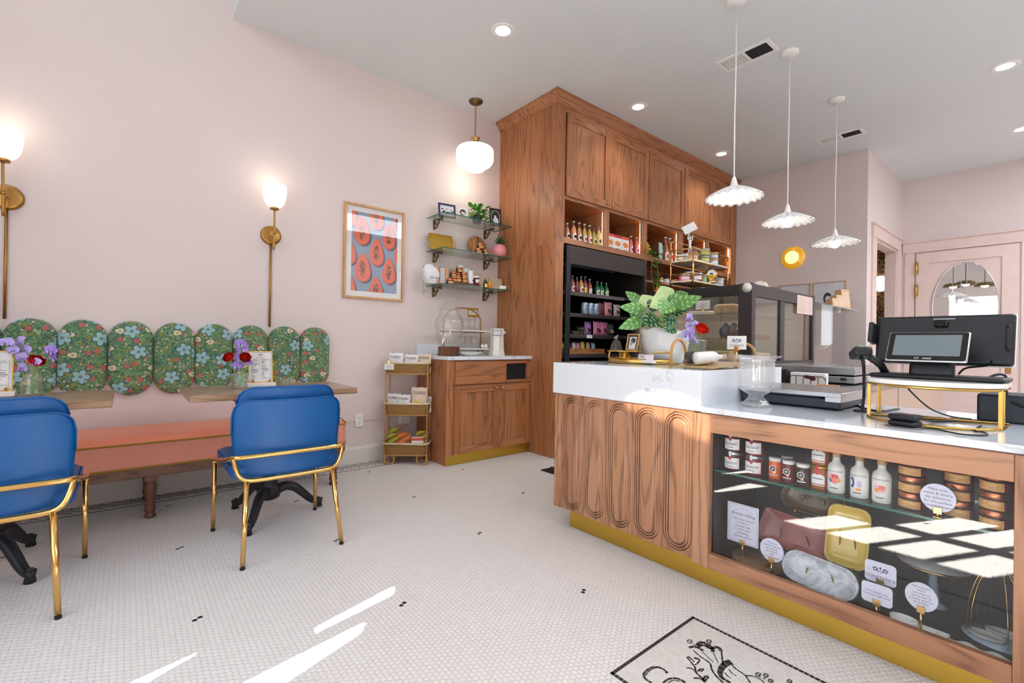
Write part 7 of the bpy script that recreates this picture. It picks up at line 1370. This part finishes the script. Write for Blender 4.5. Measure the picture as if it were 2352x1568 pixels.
gt = thing('gold_tin', 'round gold tin standing on edge on the lower tier', 'tin', (1.78, 4.155, TI[0]+.0307), math.radians(52)); m = M(); m.lathe([(.0001, 0), (.052, 0), (.053, .004), (.053, .04), (.0001, .042)], seg=36, caps=False); m.xf(0, FY((0, .02, .053))); part('tin', m, GOLD, gt); m = M(); m.prism(ellipse(.042, .042, 32), .0425, .043, FY((0, .02, .053))); l_ = part('label', m, PAPER, gt); m = M(); m.prism(ellipse(.04, .018, 24, 0, -.02), .043, .0434, FY((0, .02, .053))); part('label_band', m, YEL, l_); m = M(); m.prism([(-.012, -.004), (.012, -.004), (.012, .012), (-.012, .012)], .0434, .0437, FY((0, .02, .053))); part('lettering', m, INK, l_)
ag = thing('figurine_card', 'white figurine holding a tilted card above the tiered stand', 'figurine', (1.66, 4.0, TI[1]+.0905), .6)
m = M(); m.lathe([(.0001, 0), (.018, .0), (.02, .01), (.012, .06), (.01, .08), (.014, .1), (.012, .12), (.006, .13), (.0001, .132)], seg=20, caps=False); m.ball((0, 0, .145), .013, 12); part('figure', m, WHITEG, ag); m = M(); m.tube([(0, 0, .11), (-.02, 0, .14), (-.01, 0, .18), (0, 0, .215)], .005, 8); m.tube([(0, 0, .11), (.022, 0, .13), (.02, 0, .17)], .005, 8); part('arm', m, WHITEG, ag); m = M(); m.prism([(-.06, -.03), (.06, -.03), (.06, .055), (-.06, .055)], 0, .002, Matrix.Translation((0, -.005, .225)) @ Matrix.Rotation(-.45, 4, 'Y') @ Matrix.Rotation(-.3, 4, 'X') @ FY((0, 0, 0))); part('card', m, PAPER, ag)
for i, y in enumerate((4.55, 4.66)):
    o = thing('gold_rim_plate', ['left', 'right'][i]+' white plate with gold rim standing on top of the pastry case', 'plate', (2.05, y, cz1+.0005), math.radians(30+50*i), 'gold-rimmed plates'); m = M(); m.prism(ellipse(.062, .062, 40), 0, .006, FY((0, 0, .066)), smooth=True); part('disc', m, MARBLE, o); m = M(); m.tube([(.063*math.cos(q_), -.003, .066+.063*math.sin(q_)) for q_ in [2*PI*k_/40 for k_ in range(40)]], .004, 6, closed=True); part('rim', m, GOLD, o)
# vine and niche jars
vn = thing('trailing_vine', 'trailing vine with orange and yellow blooms hanging from the third cubby', 'plant', (.90, 4.60, 2.0)); rg = random.Random(21); m = M(); mf = M(); ml = M()
strands = [[(-.12, .0, .10), (-.05, -.02, .14), (.0, -.06, .05), (.015, -.1, -.12), (.02, -.07, -.25), (.02, -.04, -.38)], [(-.12, .03, .10), (-.04, .04, .12), (.0, .02, .0), (.02, .03, -.16), (.02, .0, -.3), (.02, .03, -.44)], [(-.1, 0, .12), (-.03, -.1, .16), (.0, -.15, .06)]]
for st_ in strands:
    C2 = catmull(st_, 6); m.tube(C2, .0028, 6)
    for i in range(3, len(C2), 2):
        c = C2[i]
        for k_ in range(2 if c.z < -.2 else 1): d = Vector((.5+rg.random()*.5, rg.uniform(-1, 1), rg.uniform(-.9, .3))).normalized(); add_leaf(ml, c, c+d*rg.uniform(.06, .095), rg.uniform(.04, .06), .05, None, .3, 3, 8, (rg.choice((0, 0, 1)), 0))
for i in range(9):
    c = Vector((.035+rg.random()*.02, rg.uniform(-.11, .07), rg.uniform(-.44, -.2)))
    for k_ in range(5): a_ = k_*2*PI/5; add_leaf(mf, c, c+Vector((.02, .03*math.cos(a_), .03*math.sin(a_))), .026, .1, Vector((0, -math.sin(a_), math.cos(a_))), .3, 2, 6, (i % 2, 0))
part('stem', m, STEM, vn); part('foliage', ml, [LO_, LB], vn); part('blossom', mf, [ORNG, YEL], vn)
for i, (y, x, r, h, f_, l_, n) in enumerate(((4.93, .76, .028, .075, AMB, GOLD, 'small amber jar at the left of the cabinet niche shelf'), (5.02, .77, .04, .085, PAPER, BLACK, 'white-labelled jar with dark lid on the cabinet niche shelf'), (5.12, .72, .036, .1, GRN, GOLD, 'green jar with gold lid behind others on the cabinet niche shelf'), (5.13, .79, .03, .06, GRN, GOLD, 'small green jar in front on the cabinet niche shelf'), (5.22, .77, .033, .08, HONEYO, ORNG, 'orange jar at the right of the cabinet niche shelf'))): jar2(n, (x, y, 1.8005), r, h, f_, l_, PAPER, 'jars on the cabinet niche shelf', PI/2)
# appliances on the back counter
gr = thing('panini_grill', 'low stainless steel grill on the back counter behind the scale', 'appliance', (2.66, 4.25, CB)); m = M(); m.rbox(-.27, .30, -.33, .33, .012, .06, .006); m.rbox(-.28, .305, -.34, .34, .07, .128, .006); part('body', m, STEEL, gr); m = M(); m.rbox(-.05, .1, -.365, -.338, .04, .052, .003); m.rbox(.22, .25, -.36, -.335, .03, .05, .003); part('handle', m, BLACK, gr)
for x in (-.24, .27):
    for y in (-.3, .3): m = M(); m.cyl((x, y, 0), (x, y, .014), .016); part('foot', m, RUBBER, gr)
tb_ = thing('tea_box_rack', 'white tea box with red leaf print in a black wire rack on the back counter', 'rack', (2.835, 3.42, CB)); m = M(); m.rbox(-.10, .10, -.02, .04, .006, .096, .002); b_ = part('box', m, PAPER, tb_); m = M(); blob(m, .0, .07, .022, .013, -.0205, 0); blob(m, .03, .062, .018, .014, -.0205, 0, seed=3); part('picture', m, P('burgundy_leaf', (104, 28, 48), .5), b_); m = M()
for k_ in range(6): x = -.105+.042*k_; m.tube([(x, -.03, .004), (x, -.03, .07), (x, -.026, .075)], .002, 6)
m.tube([(-.108, -.03, .004), (.108, -.03, .004), (.108, .045, .004), (-.108, .045, .004)], .0025, 6, closed=True); m.tube([(-.108, -.03, .05), (-.09, -.03, .076), (.09, -.03, .076), (.108, -.03, .05)], .0025, 6); part('wire_rack', m, BLACKM, tb_)
wh = M(); wh.rbox(-.06, .06, -.012, .012, 0, .03, .005, seg=3); solo('wooden_bar', wh, OLIVEW['X'], 'orange wooden bar resting in front of the tea box', 'bar', (2.955, 3.385, CB), 0)
cu = M(); cu.rbox(-.14, .14, -.05, .05, 0, .115, .01); solo('steel_caddy', cu, BLACKG, 'dark glossy box left of the tea box on the back counter', 'box', (2.58, 3.46, CB))
# wall things at the back
for i, (x0, x1, z0, z1) in enumerate(((1.447, 1.793, 1.53, 1.872), (1.831, 2.176, 1.53, 1.874), (1.25, 1.42, 1.53, 1.86))):
    o = thing('wall_frame', ['middle thin gold-framed print on the back wall', 'right thin gold-framed print with dark motif on the back wall', 'left thin gold-framed print half hidden by the pastry case'][i], 'picture', ((x0+x1)/2, YB, (z0+z1)/2), 0, 'thin-framed prints on the back wall'); w, h = x1-x0, z1-z0; m = M(); m.prism([(-w/2, -h/2), (w/2, -h/2), (w/2, h/2), (-w/2, h/2)], .0005, .02, FY((0, 0, 0)), holes=[[(-w/2+.007, -h/2+.007), (-w/2+.007, h/2-.007), (w/2-.007, h/2-.007), (w/2-.007, -h/2+.007)]]); part('frame', m, FRAMEW['Z'], o); m = M(); m.box(-w/2+.006, w/2-.006, -.008, -.001, -h/2+.006, h/2-.006); p_ = part('print', m, P('pale_print', (220, 218, 224), .6), o); m = M(); m.prism(ellipse(.045, .07, 20, -.02, -.03), 0, .0006, FY((0, -.008, 0)), 0); m.prism(ellipse(.03, .05, 20, -.015, -.05), .0006, .001, FY((0, -.008, 0)), 1); part('image', m, [PHD, PHL], p_)
yp = thing('amber_wall_light', 'round scalloped amber glass wall light glowing yellow on the back wall', 'lamp', (1.588, YB, 2.222)); m = M(); m.lathe([(.0001, .05), (.06, .045), (.09, .035), (.115, .03), (.135, .018), (.14, .0005)], seg=72, caps=False, fn=lambda r, z, a: (r*(1+(.045*abs(math.sin(6*a)) if r > .1 else 0)), 0)); m.xf(0, FY((0, 0, 0))); nb = NB('amber_glass'); nb.set(color=srgb(226, 160, 20), rough=.1, emis=(1, .55, .05), estr=.45, coat=.6); part('glass_rim', m, nb.mat, yp); m = M(); m.lathe([(.0001, .056), (.04, .054), (.075, .046), (.082, .042)], seg=40, caps=False); m.xf(0, FY((0, 0, 0))); part('lit_centre', m, emit('lit_amber', (1, .74, .25), 2.2), yp)  # yellow glass plaque given emission of its own so it glows
gs = thing('glass_ledge', 'clear glass ledge and splash guard with metal clips behind the back counter', 'shelf', (2.2, 5.9, .80)); m = M(); m.box(2.0, 2.335, 5.10, 6.52, 1.494, 1.502); wpart('ledge', m, GLASSG, gs); m = M(); m.box(2.20, 2.208, 5.10, 6.56, .80, 1.4935); wpart('splash_panel', m, GLASS, gs)
for y in (5.3, 6.3): m = M(); m.rbox(2.19, 2.22, y-.015, y+.015, 1.462, 1.4935, .004); wpart('clip', m, CHROME, gs)
for i, (y, w, h, n) in enumerate(((5.98, .1, .10, 'small clear-fronted kraft box at the front of the glass ledge'), (6.16, .12, .15, 'medium kraft box in the middle of the glass ledge'), (6.36, .13, .23, 'tall kraft box at the far end of the glass ledge'))): o = thing('kraft_box', n, 'box', (2.23, y, 1.5025), math.radians(70), 'kraft boxes on the glass ledge'); m = M(); m.rbox(-w/2, w/2, -.04, .04, 0, h, .003); m.xf(0, Matrix.Rotation(-.12, 4, 'X')); part('box', m, P('kraft_tan', (216, 178, 136), .6), o); m = M(); m.box(-w*.36, w*.36, -.0415, -.0405, h*.15, h*.85); m.xf(0, Matrix.Rotation(-.12, 4, 'X')); part('window', m, P('box_window', (226, 200, 176), .2), o)
mt_ = M(); mt_.rbox(1.10, 1.95, 2.68, 3.3, .0005, .008, .003); solo('rubber_mat', mt_.shift((1.5, 3.0, 0)), RUBBER, 'black rubber floor mat showing behind the left end of the counter', 'mat', (1.5, 3.0, 0))
wl = thing('washroom_lamp', 'lit white globe lamp seen through the doorway', 'lamp', (2.17, DY1+.16, 1.98)); m = M(); m.ball((0, 0, 0), .09, 20, sq=(1, 1, 1.25)); part('globe', m, emit('lit_globe', (1, .86, .7), 3.5), wl); m = M(); m.cyl((0, .02, -.1), (0, .06, -.13), .012); part('bracket', m, BRASS, wl)
# ================================================================== ceiling fixtures
LENS = emit('lit_downlight', (1, .96, .9), 14.0); names = ['nearest the window end, above the wicker rack', 'above the tall oak cabinet', 'at the far end of the oak cabinet', 'above the far door', 'at the right picture edge above the far door']
for (px, py), n in zip(((1155, 70), (1466, 245), (1657, 353), (2309, 152), (2348, 296)), names):
    p = at(px, py, 'Z', CEIL); o = thing('ceiling_downlight', 'round recessed ceiling light '+n, 'ceiling light', (p.x, p.y, CEIL), 0, 'recessed ceiling lights'); m = M(); m.lathe([(.055, -.003), (.06, -.006), (.085, -.005), (.09, -.0005)], seg=40, caps=False); part('trim_ring', m, WHITE, o); m = M(); m.lathe([(.0001, -.0025), (.057, -.0025)], seg=32, caps=False); part('lens', m, LENS, o); l = lamp('downlight_beam', 'SPOT', (0, 0, -.02), 30, (1, .95, .88), (0, 0, -1), spot_size=2.0, spot_blend=.8, shadow_soft_size=.06); l.parent = o
nb = NB('white_bisque'); nb.set(color=srgb(242, 240, 238), rough=.5, sss=.0); BISQ = nb.mat
def pendant(p, r, z, label):
    o = thing('scalloped_pendant', label, 'pendant lamp', (p.x, p.y, CEIL), 0, 'white scalloped pendant lamps'); L = z-CEIL; m = M(); m.lathe([(.0001, -.028), (.055, -.026), (.062, -.02), (.063, -.0005)], seg=40, caps=False); part('canopy', m, WHITE, o); m = M(); m.tube([(0, 0, -.02), (.002, 0, L*.3), (-.002, .001, L*.6), (0, 0, L+.12)], .0042, 8); part('cord', m, WHITE, o)
    m = M(); m.lathe([(.008, L+.135), (.014, L+.12), (.022, L+.085), (.034, L+.062)], seg=28, caps=False); part('socket_cone', m, BISQ, o)
    def sh(u_, v_): a_ = 2*PI*u_; k_ = .034+(r-.034)*v_; return (k_*math.cos(a_), k_*math.sin(a_), L+.062-.075*v_**1.3+.0065*v_*math.sin(20*a_))
    m = M(); m.sheet(sh, 112, 10, thick=.004, closed_u=True); part('shade', m, BISQ, o, 'fluted white shade'); m = M(); m.ball((0, 0, L), .047, 24); m.cyl((0, 0, L+.035), (0, 0, L+.07), .016); part('bulb', m, OPAL2, o, 'lit round bulb'); l = lamp('pendant_bulb', 'POINT', (0, 0, L-.06), .9, (1, .9, .78), shadow_soft_size=.04); l.parent = o
for (px, py), r, z, n in (((1692, 0), .178, 2.068, 'nearest white scalloped pendant lamp above the counter'), ((1814, 120), .184, 2.055, 'middle white scalloped pendant lamp above the counter'), ((1922, 228), .196, 2.045, 'farthest white scalloped pendant lamp before the back wall')): pendant(at(px, py, 'Z', CEIL), r, z, n)
p = at(1093, 232, 'Z', CEIL); sp = thing('schoolhouse_pendant', 'ribbed white glass pendant on brass chain beside the oak cabinet', 'pendant lamp', (p.x, p.y, CEIL)); m = M(); m.lathe([(.0001, -.045), (.012, -.043), (.02, -.03), (.055, -.022), (.066, -.012), (.067, -.0005)], seg=36, caps=False); part('canopy', m, BRONZE, sp)
m = M(); z = -.045
for i in range(11):
    q = [(.009*math.cos(a_), 0, z-.016+.02*math.sin(a_)) for a_ in [2*PI*k_/12 for k_ in range(12)]]; q = q if i % 2 == 0 else [(y_, x_, z_) for x_, y_, z_ in q]; m.tube(q, .0024, 5, closed=True); z -= .0285
part('chain', m, BRASS_D, sp); m = M(); m.lathe([(.0001, -.345), (.014, -.347), (.04, -.355), (.046, -.362), (.03, -.385), (.034, -.405), (.05, -.425), (.075, -.44), (.08, -.448)], seg=36, caps=False); part('fitter', m, GOLD, sp)
m = M(); m.lathe([(.078, -.448), (.13, -.452), (.165, -.462), (.178, -.48), (.18, -.50), (.18, -.575), (.175, -.592), (.155, -.62), (.12, -.642), (.105, -.648), (.09, -.67), (.05, -.682), (.0001, -.685)], seg=96, caps=False, fn=lambda r, z_, a_: (r*(1+(.010*math.cos(32*a_) if -.58 < z_ < -.46 else 0)), 0)); part('glass_shade', m, OPAL, sp, 'glowing ribbed white glass shade'); l = lamp('schoolhouse_bulb', 'POINT', (0, 0, -.78), 3.0, (1, .85, .7), shadow_soft_size=.12); l.parent = sp
for (x0, x1, y0, y1), n in (((2.03, 2.44, 3.71, 3.915), 'white ceiling vent above the pastry case'), ((2.06, 2.475, 5.95, 6.135), 'white ceiling vent near the back wall')):
    o = thing('ceiling_vent', n, 'vent', ((x0+x1)/2, (y0+y1)/2, CEIL), 0, 'ceiling vents'); w, d = (x1-x0)/2, (y1-y0)/2; b = .028; m = M(); m.prism([(-w, -d), (w, -d), (w, d), (-w, d)], -.008, -.0005, FZ((0, 0, 0)), holes=[[(-w+b, -d+b), (-w+b, d-b), (-.012, d-b), (-.012, -d+b)], [(.012, -d+b), (.012, d-b), (w-b, d-b), (w-b, -d+b)]]); part('frame', m, WHITE, o); m = M(); m.box(-w+b, w-b, -d+b, d-b, -.002, -.001); part('duct', m, P('duct_dark', (70, 74, 80), .6), o); m = M()
    for i in range(16): x = -w+b+.006+i*(w-b-.02)/16; m.box(x, x+.006, -d+b, d-b, -.007, -.003)
    part('louvre', m, WHITE, o); m = M()
    for i in range(5): y = -d+b+.012+i*(2*d-2*b-.01)/5; m.box(.013, w-b, y, y+.005, -.007, -.003)
    for i in range(14): x = .018+i*(w-b-.02)/14; m.box(x, x+.003, -d+b, d-b, -.005, -.003)
    part('damper_grid', m, BLACKM, o)
for i, (x, y) in enumerate(((2.05, -.45), (2.35, -1.1), (1.75, -.9))):     # dark drum pendants nearer the windows, seen in the door mirror
    o = thing('drum_pendant', ['dark drum pendant lamp seen in the door mirror', 'second dark drum pendant lamp seen in the door mirror', 'third dark drum pendant lamp seen in the door mirror'][i], 'pendant lamp', (x, y, 3.45)); m = M(); m.cyl((0, 0, .899), (0, 0, -.55), .008); part('rod', m, BRONZE, o); m = M(); m.lathe([(.0001, -.55), (.17, -.56), (.22, -.66), (.215, -.66), (.165, -.565), (.0001, -.556)], seg=40, caps=False); part('shade', m, BRONZE, o); m = M(); m.ball((0, 0, -.65), .08, 18, sq=(1, 1, .6)); part('bulb', m, OPAL2, o)
